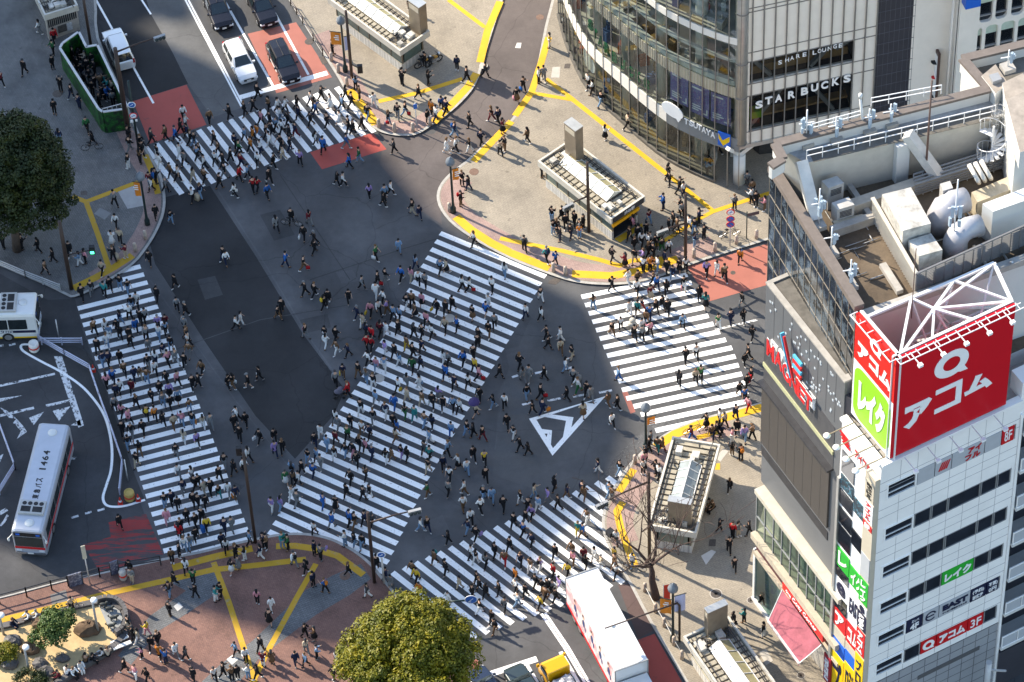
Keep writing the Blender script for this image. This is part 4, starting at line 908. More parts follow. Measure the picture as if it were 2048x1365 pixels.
# antennas
ANT = M('antenna_blue_grey', (.34, .42, .50), .5, var=.1)
def antenna(u, v, z, h, k, label):
    p = Vector(P(u, v, z)); t_ = T('mobile_antenna', label, 'antenna', tuple(p), 'mobile antennas on the roof of the dark corner building')
    mb = MB(); mb.cbox(p, .8, .8, .35, 20); mb.build('base_block', CONC, t_)
    mb = MB(); mb.tube([p + Vector((0, 0, .3)), p + Vector((0, 0, h))], .05, 8); mb.bar(p + Vector((-.5, 0, h * .6)), p + Vector((.5, .15, h * .6)), .06); mb.build('mast', M('white_rail', (.7, .7, .7)), t_)
    mb = MB(); r_ = random.Random(k)
    for i in range(k):
        a = r_.uniform(0, 6.28); q = p + Vector((math.cos(a) * .3, math.sin(a) * .3, h * r_.uniform(.25, .6))); mb.cbox(q, .22, .14, r_.uniform(.4, 1.1), r_.uniform(0, 180))
    mb.build('panel_antenna', ANT, t_)
antenna(1612, 290, ZW, 3.2, 7, 'cluster of blue grey panel antennas at the left end of the rooftop walkway'); antenna(1671, 282, ZW, 2.2, 4, 'short mobile antenna on the rooftop walkway, second from the left end'); antenna(1737, 264, ZW, 2.1, 4, 'mobile antenna on the rooftop walkway beside the tall white mast'); antenna(1780, 250, ZW, 1.9, 4, 'mobile antenna on the rooftop walkway nearest the caged ladder')
antenna(1637, 455, 40.7, 3.6, 6, 'antenna cluster on the tilted glass facade edge beside the air conditioners'); antenna(1662, 510, 40.7, 2.6, 2, 'bracketed antenna on the facade edge above the brown roof terrace'); antenna(1700, 575, 40.7, 2.6, 4, 'antenna on the facade edge at the near corner of the brown roof')
antenna(1905, 500, 40.5, 6.5, 5, 'tall antenna mast among the white exhaust cowls'); antenna(2015, 140, 44.5, 1.8, 2, 'small white antenna on the rear roof beside the roof vent')
fm = MB(); p = Vector(P(1850, 362, 40.5)); fm.tube([p, p + Vector((0, 0, 9.2))], [.09, .05], 8); tag(fm.build('flagpole', M('rusty_pole', (.13, .08, .065), .6, var=.2), org=tuple(p)), 'tall thin rusty pole standing on the roof in front of the walkway', 'pole')
fm = MB(); p = Vector(P(1727, 264, ZW)); fm.tube([p, p + Vector((-.3, .1, 3.0))], .09, 8); fm.lathe(tuple(p + Vector((-.3, .1, 3))), [(.12, 0), (.14, .35)], 10); tag(fm.build('floodlight_mast', WPAN, org=tuple(p)), 'leaning white floodlight mast on the rooftop walkway', 'mast')

# ------------------------------------------------------------------ white office building with sign boards
X = P(1727, 1500); WC = Wall(X, 27.0); WL = Wall(X, -62.5)
wb = T('white_office_building', 'white tiled office building with coloured loan and clinic signs on every floor', 'building', X)
TILE = M('white_tile_cladding', (.87, .86, .84), .35, var=.05, scale=.5, spec=.5); GTILE = pavers('grey_wall_tile', (.30, .31, .33), (.28, .29, .31), (.16, .16, .17), 1.05, .75, 0, .02, .12, 0)
mb = MB(); wbox(mb, WC, .35, 10.7, 0, 31.2, -4.3, -.35); mb.build('building_core', ROOM_D, wb)
RW = [(8.3, 9.75), (11.6, 13.05), (15.2, 16.65), (19.2, 20.65), (23.25, 24.7), (27.7, 29.25)]
mb = MB(); zb = 7.6
for z0, z1 in RW: wbox(mb, WC, 0, 10.7, zb, z0, -.35, 0); wbox(mb, WC, 0, .5, z0, z1, -.35, 0); wbox(mb, WC, 10.45, 10.7, z0, z1, -.35, 0); zb = z1
wbox(mb, WC, 0, 10.7, zb, 31.3, -.35, 0)
cwo = mb.build('white_cladding', TILE, wb)
mb = MB()
for i, z in enumerate([r[0] for r in RW] + [30.5]):
    for dz in (-.9, -1.75): wbox(mb, WC, 0, 10.7, z + dz, z + dz + .035, 0, .012)
for s in (1.5, 2.8, 4.1, 5.4, 6.7, 8.0, 9.3): 
    zb = 7.6
    for z0, z1 in RW + [(31.3, 31.3)]: wbox(mb, WC, s, s + .022, zb, z0, 0, .011); zb = z1
mb.build('cladding_joint', M('cladding_joint', (.36, .36, .37), .6), cwo)
mb = MB(); wbox(mb, WC, 0, 10.7, 0, 7.6, -.35, -.05); mb.build('lower_tiled_wall', M('grey_wall_tiles', (.30, .31, .33), .45, var=.06, scale=.4, spec=.5), wb)
mb = MB()
for z in np.arange(.8, 7.6, .95): wbox(mb, WC, 0, 10.7, z, z + .04, -.05, -.04)
for s in np.arange(.5, 10.7, 1.05): wbox(mb, WC, s, s + .04, 0, 7.6, -.05, -.041)
wbox(mb, WC, 4.2, 9.3, 5.3, 5.75, -.05, -.02); mb.build('tile_joint', BLINE, wb)
cols = [(.5, 2.8), (2.87, 4.15), (4.22, 5.45), (5.52, 8.0), (8.07, 9.3), (9.37, 10.4)]
signs = {(0, 2): ('O', REDS), (0, 3): ('アコム', REDS), (0, 4): ('3F', REDS), (1, 1): ('4F', NAVYS), (1, 2): ('e', GREYS), (1, 3): ('EAST', GREYS), (1, 4): ('予約', NAVYS), (1, 5): ('0円', NAVYS), (2, 3): ('レイク', GREEN2), (5, 1): (None, GREYS), (5, 2): ('//', GREYS), (5, 3): ('アイフル', GREYS), (5, 4): (None, GREYS), (5, 5): ('8F', REDS)}
for r, (z0, z1) in enumerate(RW):
    for c, (a, b_) in enumerate(cols):
        if (r, c) in signs:
            tx, mt = signs[(r, c)]; o = sign(WC, a, b_ - (.1 if c == 5 else 0), z0 + .02, z1 - .02, mt, wb, .03)
            dk = mt is GREYS; tm = (REDT if r == 5 else NAVYS) if dk else WHITEL
            if tx == 'O': ring_logo(WC, (a + b_) / 2, (z0 + z1) / 2, .48, .05, o, WHITEL)
            elif tx == 'e':
                t = MB(); wdisc(t, WC, (a + b_) / 2, (z0 + z1) / 2, .45, .5, .05, hole=.72, a0=20, a1=320); wbox(t, WC, a + .3, b_ - .35, (z0 + z1) / 2 - .05, (z0 + z1) / 2 + .08, .02, .05); t.build('logo', NAVYS, o)
            elif tx == '//':
                t = MB()
                for i in range(4): wpoly(t, WC, [(a + .25 + i * .18, z0 + .4), (a + .37 + i * .18, z0 + .35), (a + .62 + i * .18, z1 - .35), (a + .5 + i * .18, z1 - .4)], .05)
                t.build('logo', REDT, o)
            elif tx == 'アイフル':
                t = MB(); wtext(t, WC, 'アイ', a + 1.2, b_ - .25, z0 + .8, z1 - .15, .05, 0, .03); wtext(t, WC, 'フル', a + 1.0, b_ - .3, z0 + .15, z0 + .7, .05, 0, .03); t.build('lettering', REDT, o)
            elif tx == 'EAST':
                t = MB(); wtext(t, WC, 'EAST', a + .25, b_ - .2, z0 + .6, z1 - .25, .05, 0, .05); wtext(t, WC, 'イースト駅前クリニック', a + .25, b_ - .25, z0 + .25, z0 + .45, .05, 0, .01); t.build('lettering', NAVYS, o)
            elif tx in ('予約', '0円'):
                t = MB(); wtext(t, WC, {'予約': '(予約)', '0円': '不要)'}[tx], a + .12, b_ - .2, z0 + .78, z1 - .2, .05, 0, .02); wtext(t, WC, {'予約': '診察費', '0円': '0円'}[tx], a + .15, b_ - .25, z0 + .2, z0 + .65, .05, 0, .02); t.build('lettering', WHITEL, o)
            elif tx == '4F':
                t = MB(); wtext(t, WC, '4F', a + .3, b_ - .3, z0 + .2, z0 + .85, .05, 0, .03); wtext(t, WC, 'エレベ', a + .4, b_ - .3, z0 + 1.0, z1 - .2, .05, 0, .01); t.build('lettering', WHITEL, o)
            elif tx: 
                t = MB(); wtext(t, WC, tx, a + .18, b_ - (.28 if c == 5 else .18), z0 + .28, z1 - .28, .05, 0, .05 if len(tx) > 2 else .01); t.build('lettering', tm, o)
        else:
            mb = MB(); wbox(mb, WC, a + .06, b_ - .06, z0 + .06, z1 - .06, -.08, -.03); wo = mb.build('window', M('office_window_glass', (.012, .015, .022), .05, var=.5, scale=1.2, spec=.9), wb)
            mb = MB(); e = .06 if c else .12; of = .02 if c else .06
            wbox(mb, WC, a, a + e, z0, z1, -.35, of); wbox(mb, WC, b_ - e, b_, z0, z1, -.35, of); wbox(mb, WC, a + e, b_ - e, z0, z0 + e, -.35, of); wbox(mb, WC, a + e, b_ - e, z1 - e, z1, -.35, of)
            if not c: wbox(mb, WC, a + .12, b_ - .12, z0 + .55, z0 + .6, -.03, .03)
            mb.build('frame', TILE if not c else GREYM, wo)
# narrow left face
mb = MB(); wbox(mb, WL, -4.65, 0, 0, 31.3, -.6, -.05); mb.build('narrow_face_wall', TILE, wb)
mb = MB(); wbox(mb, WL, -4.7, -4.45, 0, 25.5, -.3, .12); mb.build('corner_strip', STEEL, wb)
def zl(u, v): return WL.px(u, v)[1]
def cell(s0, s1, u, v0, v1, mat, nm='window', **kw):
    z1, z0 = zl(u, v0), zl(u, v1); return sign(WL, s0, s1, z0, z1, mat, wb, .02, nm, **kw)
LC = (-4.4, -2.95); RCc = (-2.85, -1.2)
DGL = M('office_window_glass', (.012, .015, .022)); PST = poster_mat('window_posters', [(.35, (.01, .012, .02)), (.52, (.02, .04, .06)), (.58, (.05, .25, .35)), (.64, (.5, .05, .06)), (.7, (.02, .02, .03))], 1.6)
for s, u, lst in ((LC, 1692, [(908, 953, DGL, 0), (958, 985, PST, 0), (990, 1020, DGL, 0), (1028, 1060, DGL, 0), (1064, 1104, DGL, 0), (1112, 1150, GREEN2, 'レ'), (1152, 1172, DGL, 0), (1174, 1208, WHITEL, 'e'), (1210, 1238, DGL, 0), (1240, 1276, REDS, 'ア'), (1278, 1300, BEIGES, 0), (1303, 1330, BLUES, 0), (1333, 1420, YELS, 'プ')]),
                  (RCc, 1714, [(1000, 1030, PST, 0), (1068, 1100, DGL, 0), (1146, 1184, GREEN2, 'イク'), (1204, 1248, WHITEL, 'EAST'), (1266, 1308, REDS, 'コム'), (1310, 1325, BEIGES, 0), (1327, 1350, BLUES, 0), (1353, 1420, YELS, 'ロミス')])):
    for v0, v1, mt, tx in lst:
        cell(s[0], s[1], u, v0, v1, mt, 'sign_panel' if mt not in (DGL, PST) else 'window', txt=tx or None, tm=NAVYS if mt in (WHITEL, YELS) else WHITEL, m=.14)
mb = MB()
for i in range(4): 
    s, z = WL.px(1688 + i * 1.5, 872 + i * 7); wpoly(mb, WL, [(s - .5, z), (s + .4, z - .05), (s + .5, z + .12), (s - .4, z + .17)], .03)
s, z = WL.px(1727, 925); wtext(mb, WL, 'アイフル', s - 1.0, s + .8, z - .5, z + .35, .0, 0, .03); mb.build('wall_lettering', REDT, wb)
# vertical sign column at the corner
cs = (-1.12, -.12)
for v0, v1, mt, tx, tm in ((939, 1420, BEIGES, None, None), (952, 990, BEIGES, '栄来ビル', BLACK), (991, 1033, WHITEL, 'アイフル', REDT), (1034, 1045, REDS, '8F', WHITEL), (1098, 1146, GREYS, None, None), (1147, 1196, GREEN2, 'レイク', WHITEL), (1197, 1212, WHITEL, 'e', NAVYS), (1213, 1247, NAVYS, 'クリニック', WHITEL), (1248, 1297, REDS, 'アコム', WHITEL), (1298, 1420, YELS, 'プロミス', NAVYS)):
    u = 1744 - (v0 - 939) * .066; z1, z0 = zl(u, v0), zl(u, v1)
    sign(WL, cs[0] if tx or mt is GREYS else cs[0] - .06, cs[1] if tx or mt is GREYS else cs[1] + .06, z0, z1, mt, wb, .40 if tx or mt is GREYS else .36, 'vertical_sign' if tx else 'sign_column', th=.36 if not tx else .05, txt=tx, tm=tm, m=.2, mz=.06, vert=len(tx or '') > 2)
mb = MB(); wbox(mb, WC, 0, 10.7, 31.3, 31.55, -.4, .12); wbox(mb, WL, -4.7, -.1, 31.3, 31.545, -.4, .12); mb.build('roof_edge', TILE, wb)
mb = MB(); mb.prism([WC.at(0, 0, -.4)[:2], WC.at(24, 0, -.4)[:2], WC.at(24, 0, -7)[:2], WL.at(-4.7, 0, -.3)[:2]], 31.2, 31.3); mb.build('flat_roof', CONC, wb)
# ------------------------------------------------------------------ corner billboard on its roof
bbp = WC.at(.62, 31.3, -.05); bb = T('corner_billboard', 'huge red corner billboard with white lettering and green lower panel on the white building roof', 'billboard', bbp)
WB1 = Wall(bbp, 27.0); WB2 = Wall(bbp, -62.5); ZB, ZT2 = 31.75, 41.4; LB, LS = 8.85, 4.5
mb = MB(); wbox(mb, WB1, 0, LB, ZB, ZT2, -.25, 0); f1 = mb.build('red_face', M('billboard_red', (.56, .004, .012), .35, var=.03, scale=.4, spec=.4), bb)
def on1(u, v): return WB1.px(u, v)
t = MB(); s, z = on1(1903, 727); wdisc(t, WB1, s, z, 1.28, 1.22, .03, 36, hole=.5); wpoly(t, WB1, [(s + .30, z - 1.0), (s + .95, z - .62), (s + 1.28, z - 1.25), (s + .75, z - 1.2)], .036)
t.build('logo', WHITEL, f1)
t = MB()
for c, (u0, v0), (u1, v1) in (('ア', (1806, 863), (1864, 791)), ('コ', (1868, 829), (1925, 757)), ('ム', (1927, 796), (1987, 735))):
    a = on1(u0, v0); b_ = on1(u1, v1)
    if c == 'コ': wpoly(t, WB1, [(a[0], a[1]), (b_[0], a[1]), (b_[0], b_[1]), (a[0], b_[1]), (a[0], b_[1] - .45), (b_[0] - .45, b_[1] - .45), (b_[0] - .45, a[1] + .45), (a[0], a[1] + .45)], .03)
    else: wtext(t, WB1, c, a[0], b_[0], a[1], b_[1], .01, 0, .07, .03)
t.build('lettering', WHITEL, f1)
WBR = M('billboard_bright_red', (.70, .02, .012), .4, var=.03)
ZM = 37.2
mb = MB(); wbox(mb, WB2, -LS, 0, ZM, ZT2, -.25, 0); f2 = mb.build('side_red_face', WBR, bb)
t = MB(); wdisc(t, WB2, -2.2, ZM + 3.2, .62, .6, .03, 28, hole=.5); wpoly(t, WB2, [(-2.0, ZM + 2.75), (-1.75, ZM + 2.9), (-1.55, ZM + 2.6), (-1.9, ZM + 2.6)], .036); wtext(t, WB2, 'アコム', -4.1, -.35, ZM + .7, ZM + 2.1, .01, 0, .06, .02); t.build('lettering', WHITEL, f2)
mb = MB(); wbox(mb, WB2, -LS, 0, ZB, ZM, -.25, 0); f3 = mb.build('side_white_face', WHITEL, bb)
t = MB()
def rr(s0, s1, z0, z1, r_):
    return [(x + r_ * math.cos(R(a)), y + r_ * math.sin(R(a))) for x, y, a0 in ((s1 - r_, z1 - r_, 0), (s0 + r_, z1 - r_, 90), (s0 + r_, z0 + r_, 180), (s1 - r_, z0 + r_, 270)) for a in range(a0, a0 + 91, 15)]
wpoly(t, WB2, rr(-LS + .2, -.2, ZB + .25, ZM - .3, .9), .03); g2 = t.build('green_panel', GREENS, f3)
t = MB(); wtext(t, WB2, 'レイク', -LS + .75, -.7, ZB + 1.2, ZM - 1.2, .04, 0, .08, .02); t.build('lettering', WHITEL, g2)
TR = M('white_steelwork', (.68, .68, .68), .45, var=.05)
mb = MB(); 
for W_, L_, sg in ((WB1, LB, 1), (WB2, LS, -1)):
    for z in (ZB, 34.8, 38, ZT2): mb.bar(W_.at(0, z, -.35), W_.at(sg * L_, z, -.35), .14)
    for i in range(7): mb.bar(W_.at(sg * L_ * i / 6, ZB - .4, -.35), W_.at(sg * L_ * i / 6, ZT2, -.35), .12)
mb.build('support_frame', TR, bb)
mb = MB(); nA = 3
top1 = [Vector(WB1.at(LB * i / nA, ZT2 - .1, -.45)) for i in range(nA + 1)]
bkp = [Vector(P(*q, 41.2)) for q in ((1722, 640), (1822, 597), (1908, 562), (1988, 527))]
top1[0] = Vector(WB2.at(-.2, ZT2 - .1, -.4)); sid = Vector(WB2.at(-LS, ZT2 - .1, -.4))
sid.z += .01; mb.bar(bkp[0], sid, .19); mb.bar(top1[0], sid, .21)
for i in range(nA): mb.bar(bkp[i], bkp[i + 1], .2); mb.bar(top1[i], top1[i + 1], .16 + .003 * i)
mb.bar(top1[-1], bkp[-1], .2)
cen = Vector(P(1868, 618, 41.2))
for q in (top1[0], top1[1], top1[2], top1[3], bkp[1], bkp[2], bkp[3]): mb.bar(q, cen, .15 + .004 * (q.x % 1) * 4)
mb.bar(bkp[1], top1[0], .17); mb.bar(bkp[0], top1[0], .15); mb.bar(bkp[2], top1[3], .15)
dn = Vector((0, 0, -4.2)); low = [p_ + dn for p_ in (cen, bkp[1], bkp[2], bkp[3], top1[1], top1[2])]
for p_ in low: mb.bar(cen, p_, .12); mb.bar(p_, p_ - Vector((0, 0, 5.2)), .14)
for i in range(5): mb.bar(low[i], low[i + 1], .12)
for p_, q in ((bkp[1], low[0]), (bkp[2], low[0]), (top1[1], low[1]), (top1[2], low[2]), (top1[3], low[5]), (bkp[3], low[5]), (top1[0], low[4])): mb.bar(p_, q, .12)
mb.build('roof_truss', TR, bb)
mb = MB()
for k, dz in enumerate((.0, .42)): mb.bar(WB1.at(0, ZT2 + .1, .08 + dz), WB1.at(LB + .3, ZT2 + .1, .08 + dz), .06)
for i in range(13): mb.bar(WB1.at(LB * i / 12, ZT2 + .1, -.1), WB1.at(LB * i / 12, ZT2 + .1, .5), .04)
for i in range(6): mb.bar(WB2.at(-LS * i / 5, ZT2 + .1, -.1), WB2.at(-LS * i / 5, ZT2 + .1, .5), .05)
mb.bar(WB2.at(0, ZT2 + .1, .45), WB2.at(-LS, ZT2 + .115, .45), .07); mb.build('catwalk', TR, bb)
for k, (W_, fr_, L_) in enumerate(((WB1, 1, LB),)):
    for i in range(5):
        s = L_ * (i + .6) / 5.2
        for zz, oo in ((ZT2 + .1, 1.15), (ZB - .3, 1.5)):
            mb = MB(); mb.bar(W_.at(s, zz, .0), W_.at(s, zz, oo), .06); lo_ = mb.build('lamp_arm', TR, bb)
            mb = MB(); p = Vector(W_.at(s, zz - .12, oo)); mb.cbox(p, .3, .24, .2, 27); mb.build('floodlight', WHITEL, lo_)
for i in range(4):
    s = -LS * (i + .4) / 4; mb = MB(); mb.bar(WB2.at(s, ZB - .2, 0), WB2.at(s, ZB - .2, 2.2), .06); lo_ = mb.build('lamp_arm', M('rusty_arm', (.25, .2, .14), .6), bb); mb = MB(); mb.lathe(WB2.at(s, ZB - .25, 2.25), [(.04, .15), (.24, .05), (.25, 0)], 14); mb.build('floodlight', WHITEL, lo_)
mb = MB(); p = P(1710, 640, 42) ; mb.tube([WB1.at(3.4, 40, -3.4), WB1.at(3.4, 46.5, -3.4)], .035, 6); mb.build('lightning_rod', M('rusty_pole', (.13, .08, .065)), bb)

# ------------------------------------------------------------------ building beyond, with balconies
be = T('balcony_building', 'grey building with dark windows and pale balconies behind the white tiled office', 'building', WC.at(10.9, 0))
mb = MB(); wbox(mb, WC, 10.75, 24, 0, 30.5, -11, -1.4); mb.build('rear_wall', DARKP, be)
mb = MB(); wbox(mb, WC, 10.72, 10.9, 0, 30, -1.4, .1); wbox(mb, WC, 10.72, 24, 29.3, 33, -1.4, -.1); mb.build('white_wall', TILE, be)
for i in range(7):
    z = 4.6 + i * 3.92; mb = MB(); wbox(mb, WC, 10.95, 24, z - .25, z, -1.4, .3); bo = mb.build('balcony', WPAN, be)
    mb = MB(); wbox(mb, WC, 11, 24, z, z + .08, .18, .26); wbox(mb, WC, 11, 24, z + 1.15, z + 1.25, .18, .26)
    for k in range(10): wbox(mb, WC, 11 + k * 1.3, 11.06 + k * 1.3, z + .08, z + 1.15, .18, .26)
    mb.build('balcony_rail', TILE, bo); mb = MB()
    for k in range(9): wbox(mb, WC, 11.1 + k * 1.3, 12.25 + k * 1.3, z + .1, z + 1.12, .20, .23)
    mb.build('balcony_glass', GREYS, bo)
mb = MB(); wbox(mb, WC, 10.9, 24, 0, 4, -1.4, .2); mb.build('shop_front', DARKP, be)

# ------------------------------------------------------------------ unseen towers added outside the frame, plans shaped from the shade on the crossing
def tower(pts, h, name, label):
    k = h / math.tan(R(SUN_EL)); dx, dy = -math.cos(R(SUN_AZ)) * k, -math.sin(R(SUN_AZ)) * k
    q = [(P(u, v)[0] + dx, P(u, v)[1] + dy) for u, v in pts]; c = (sum(p[0] for p in q) / len(q), sum(p[1] for p in q) / len(q), 0)
    t_ = T(name, label, 'building', c); mb = MB(); mb.prism(q, 0, h); mb.build('tower_wall', M('tower_cladding', (.34, .34, .35), .5, var=.08, scale=.1), t_)
    mb = MB()
    for z in np.arange(4, h - 3, 4.):
        for i in range(len(q)):
            a, b_ = Vector((*q[i], z)), Vector((*q[(i + 1) % len(q)], z)); d = (b_ - a)
            if d.length < 3: continue
            u_ = d.normalized(); ar = sum(q[j][0] * q[(j + 1) % len(q)][1] - q[(j + 1) % len(q)][0] * q[j][1] for j in range(len(q))); n_ = Vector((u_.y, -u_.x, 0)) * (1 if ar > 0 else -1)
            mb.quad(*[tuple(x) for x in (a + u_ * .6 + n_ * .03, b_ - u_ * .6 + n_ * .03, b_ - u_ * .6 + n_ * .03 + Vector((0, 0, 2.2)), a + u_ * .6 + n_ * .03 + Vector((0, 0, 2.2)))])
    mb.build('window_band', M('tower_window_band', (.06, .08, .10), .1, var=.3, scale=.3, spec=.8), t_)
tower([(262, 57), (450, 143), (640, 228), (700, 262), (770, 312), (880, 448), (1000, 520), (1090, 573), (1180, 612), (1215, 690), (1252, 800), (1258, 850), (1225, 985), (1130, 1075), (1010, 1215), (955, 1290), (800, 1312), (640, 1297), (480, 1255), (310, 1200), (135, 1155), (0, 1090), (-150, 1040), (-150, 40)], 105, 'shading_tower', 'broad office tower across the square whose shadow covers the crossing')
tower([(-150, -300), (385, -300), (378, -20), (390, 38), (350, 47), (312, 34), (268, 57), (150, 20), (-150, -60)], 95, 'upper_shading_tower', 'tower behind the station side plaza shading the upper left road')
# ------------------------------------------------------------------ subway entrance kiosks
KT = pavers('kiosk_white_tile', (.60, .58, .54), (.55, .53, .49), (.36, .35, .33), .3, .25, 0, .02, .2, 0)
FASC = M('kiosk_fascia', (.52, .49, .43), .5, var=.1); DECK = M('kiosk_roof_deck', (.17, .148, .115), .9, var=.4, scale=2); SLAT = M('roof_slats_pale', (.33, .295, .225), .7, var=.25, scale=2)
SKYW = M('skylight_cream', (.66, .63, .54), .45, var=.06, scale=.6); SKYY = M('skylight_yellowed_glass', (.36, .33, .19), .2, var=.15, spec=.6); SKYG = M('skylight_grey_glass', (.24, .265, .26), .15, var=.12, spec=.6); WIN_D = M('kiosk_window_glass', (.10, .14, .125), .08, var=.25, scale=.8, spec=.8)
def kiosk(A, B, D, label, h=3.15, sky=(SKYW, SKYY), entr=1, tower=None, seed=1, L=None, wd=None, skyr=(.16, .80), slots=True, text=None):
    """A, B: pixels of the long roof edge; D: pixel of the corner next to A across the short side"""
    a, b, d = (Vector(P(*q, h)) for q in (A, B, D)); u = (b - a); L = L or u.length; u.normalize(); n = Vector((-u.y, u.x, 0))
    if (d - a).dot(n) < 0: n = -n
    w = wd or abs((d - a).dot(n)); o = Vector((a.x, a.y, 0)); r = random.Random(seed)
    at = lambda s, t, z: o + u * s + n * t + Vector((0, 0, z))
    def bx(mb, s0, s1, t0, t1, z0, z1, mi=0): mb.obox(at(s0, t0, z0), u * (s1 - s0), n * (t1 - t0), (0, 0, z1 - z0), mi)
    c = at(L / 2, w / 2, KZ); k = T('subway_entrance', label, 'subway entrance', tuple(c)); i = .42
    mb = MB()
    for t0, t1 in ((i, i + .2), (w - i - .2, w - i)): bx(mb, i, L - i, t0, t1, .1, 1.0)
    bx(mb, i if entr else L - i - .2, i + .2 if entr else L - i, i + .2, w - i - .2, .1, 1.0); mb.build('tiled_wall', KT, k)
    mb = MB()
    for t0, t1 in ((i, i + .22), (w - i - .22, w - i)): bx(mb, i - .02, L - i + .02, t0, t1, 1.0, 1.06)
    bx(mb, i - .02 if entr else L - i - .22, i + .22 if entr else L - i + .02, i + .22, w - i - .22, 1.0, 1.06); mb.build('wall_coping', M('kiosk_coping', (.42, .38, .30), .6, var=.1), k)
    mb = MB(); bx(mb, i + .2, L - i, i + .2, w - i - .2, .1, .2); bx(mb, i + .6, L - i - 1.2, i + .6, w - i - .6, .2, 2.5); mb.build('stair_well', ROOM_D, k)
    m_ = max(3, round((L - 2 * i) / 1.35)); st = (L - 2 * i) / m_
    for t in (i + .1, w - i - .1):
        for q in range(m_): mb = MB(); bx(mb, i + st * q + .05, i + st * (q + 1) - .05, t - .02, t + .02, 1.06, h - .6); mb.build('window_pane', WIN_D, k)
    mb = MB(); e0 = i if entr else L - i
    bx(mb, e0 - .02, e0 + .02, i + .3, w - i - .3, 1.06, h - .6); mb.build('window_pane', WIN_D, k)
    for t in (i + .1, w - i - .1):
        for q in range(m_ + 1): mb = MB(); bx(mb, i + st * q - .05, i + st * q + .05, t - .06, t + .06, 1.06, h - .6); mb.build('window_post', M('kiosk_post', (.16, .13, .09), .5, var=.1), k)
    mb = MB(); e = .16
    bx(mb, 0, L, 0, e, h - .62, h); bx(mb, 0, L, w - e, w, h - .62, h); bx(mb, 0, e, e, w - e, h - .62, h); bx(mb, L - e, L, e, w - e, h - .62, h); mb.build('fascia', FASC, k)
    mb = MB(); bx(mb, e, L - e, e, w - e, h - .6, h - .3); mb.build('roof_deck', DECK, k)
    s0, s1 = skyr[0] * L, skyr[1] * L; t0, t1 = w * .30, w * .74; tm = (t0 + t1) / 2; zr = h + .35; zb = h - .12
    mb = MB(); q = s0
    while q < s1:
        for ta, tb in ((e + .12, t0 - .1), (t1 + .1, w - e - .12)): bx(mb, q, q + .34, ta, tb, h - .3, h - .16)
        q += .5
    if slots:
        q = e + .15
        while q < s0 - .5: bx(mb, q, q + .34, e + .12, w * .55, h - .3, h - .16); q += .5
        q = s1 + .2
        while q < L - .5: bx(mb, q, q + .34, e + .12, w - e - .12, h - .3, h - .16); q += .5
    mb.build('roof_slats', SLAT, k)
    mb = MB(); mb.quad(at(s0, t0, zb), at(s0, tm, zr), at(s1, tm, zr), at(s1, t0, zb)); mb.quad(at(s0, t1, zb), at(s1, t1, zb), at(s1, tm, zr), at(s0, tm, zr), 1)
    for s in (s0, s1): mb.add([at(s, t0, zb), at(s, t1, zb), at(s, tm, zr)], [(0, 1, 2)])
    so = mb.build('skylight', list(sky), k); mb = MB()
    for q in range(7):
        s = s0 + (s1 - s0) * q / 6; mb.bar(at(s, t0, zb + .02), at(s, tm, zr + .02), .06, .05); mb.bar(at(s, t1, zb + .02), at(s, tm, zr + .02), .06, .05)
    mb.bar(at(s0, tm, zr + .02), at(s1, tm, zr + .02), .09, .06); mb.bar(at(s0, t1, zb + .02), at(s1, t1, zb + .02), .07); mb.build('skylight_bar', WPAN, so)
    if tower:
        s, t, hh, lw, tw = tower; mb = MB(); bx(mb, s - lw / 2, s + lw / 2, t - tw / 2, t + tw / 2, h - .3, h + hh); to = mb.build('steel_tower', M('bronzed_steel_tower', (.24, .195, .145), .4, .3, var=.15), k)
        mb = MB(); bx(mb, s - lw / 2 + .1, s + lw / 2 - .1, t - tw / 2 - .015, t + tw / 2 + .015, h + hh - .7, h + hh - .2); mb.build('tower_sign_band', M('faded_sign_band', (.5, .44, .34), .5), to)
        mb = MB(); bx(mb, s - lw / 2 - .03, s + lw / 2 + .03, t - tw / 2 - .03, t + tw / 2 + .03, h + hh, h + hh + .06); mb.build('tower_cap', STEEL, to)
    # rooftop clutter
    mb = MB(); es = L - .9 if entr else .9
    for q in range(7): bx(mb, *(lambda s, t, z: (s, s + r.uniform(.3, .7), t, t + r.uniform(.3, .6), h - .3, h - .3 + z))(r.uniform(.3, s0 - .6) if q < 4 else r.uniform(s1 + .1, L - 1), r.uniform(.35, w - 1.), r.uniform(.25, .55)))
    mb.build('roof_cabinet', PLANT_T, k)
    mb = MB()
    for q in range(22): p_ = at(r.uniform(.4, s0) if q % 2 else r.uniform(s1, L - .4), r.uniform(.4, w - .4), h - .15); mb.tube([p_, p_ + u * r.uniform(-.9, .9) + n * r.uniform(-.4, .4) + Vector((0, 0, r.uniform(0, .5)))], .035, 6)
    for q in range(3): p_ = at(s0 * .6 + q * .35, w * .25 + q * .2, h + .05); mb.tube([p_ + (u * math.cos(R(g)) + n * math.sin(R(g))) * .38 for g in range(0, 361, 30)], .03, 6)
    for t in (w - e - .3, w - e - .45, e + .28): mb.bar(at(.4, t, h - .1), at(L - .4, t, h - .1), .05)
    mb.build('roof_cables', DKMET, k)
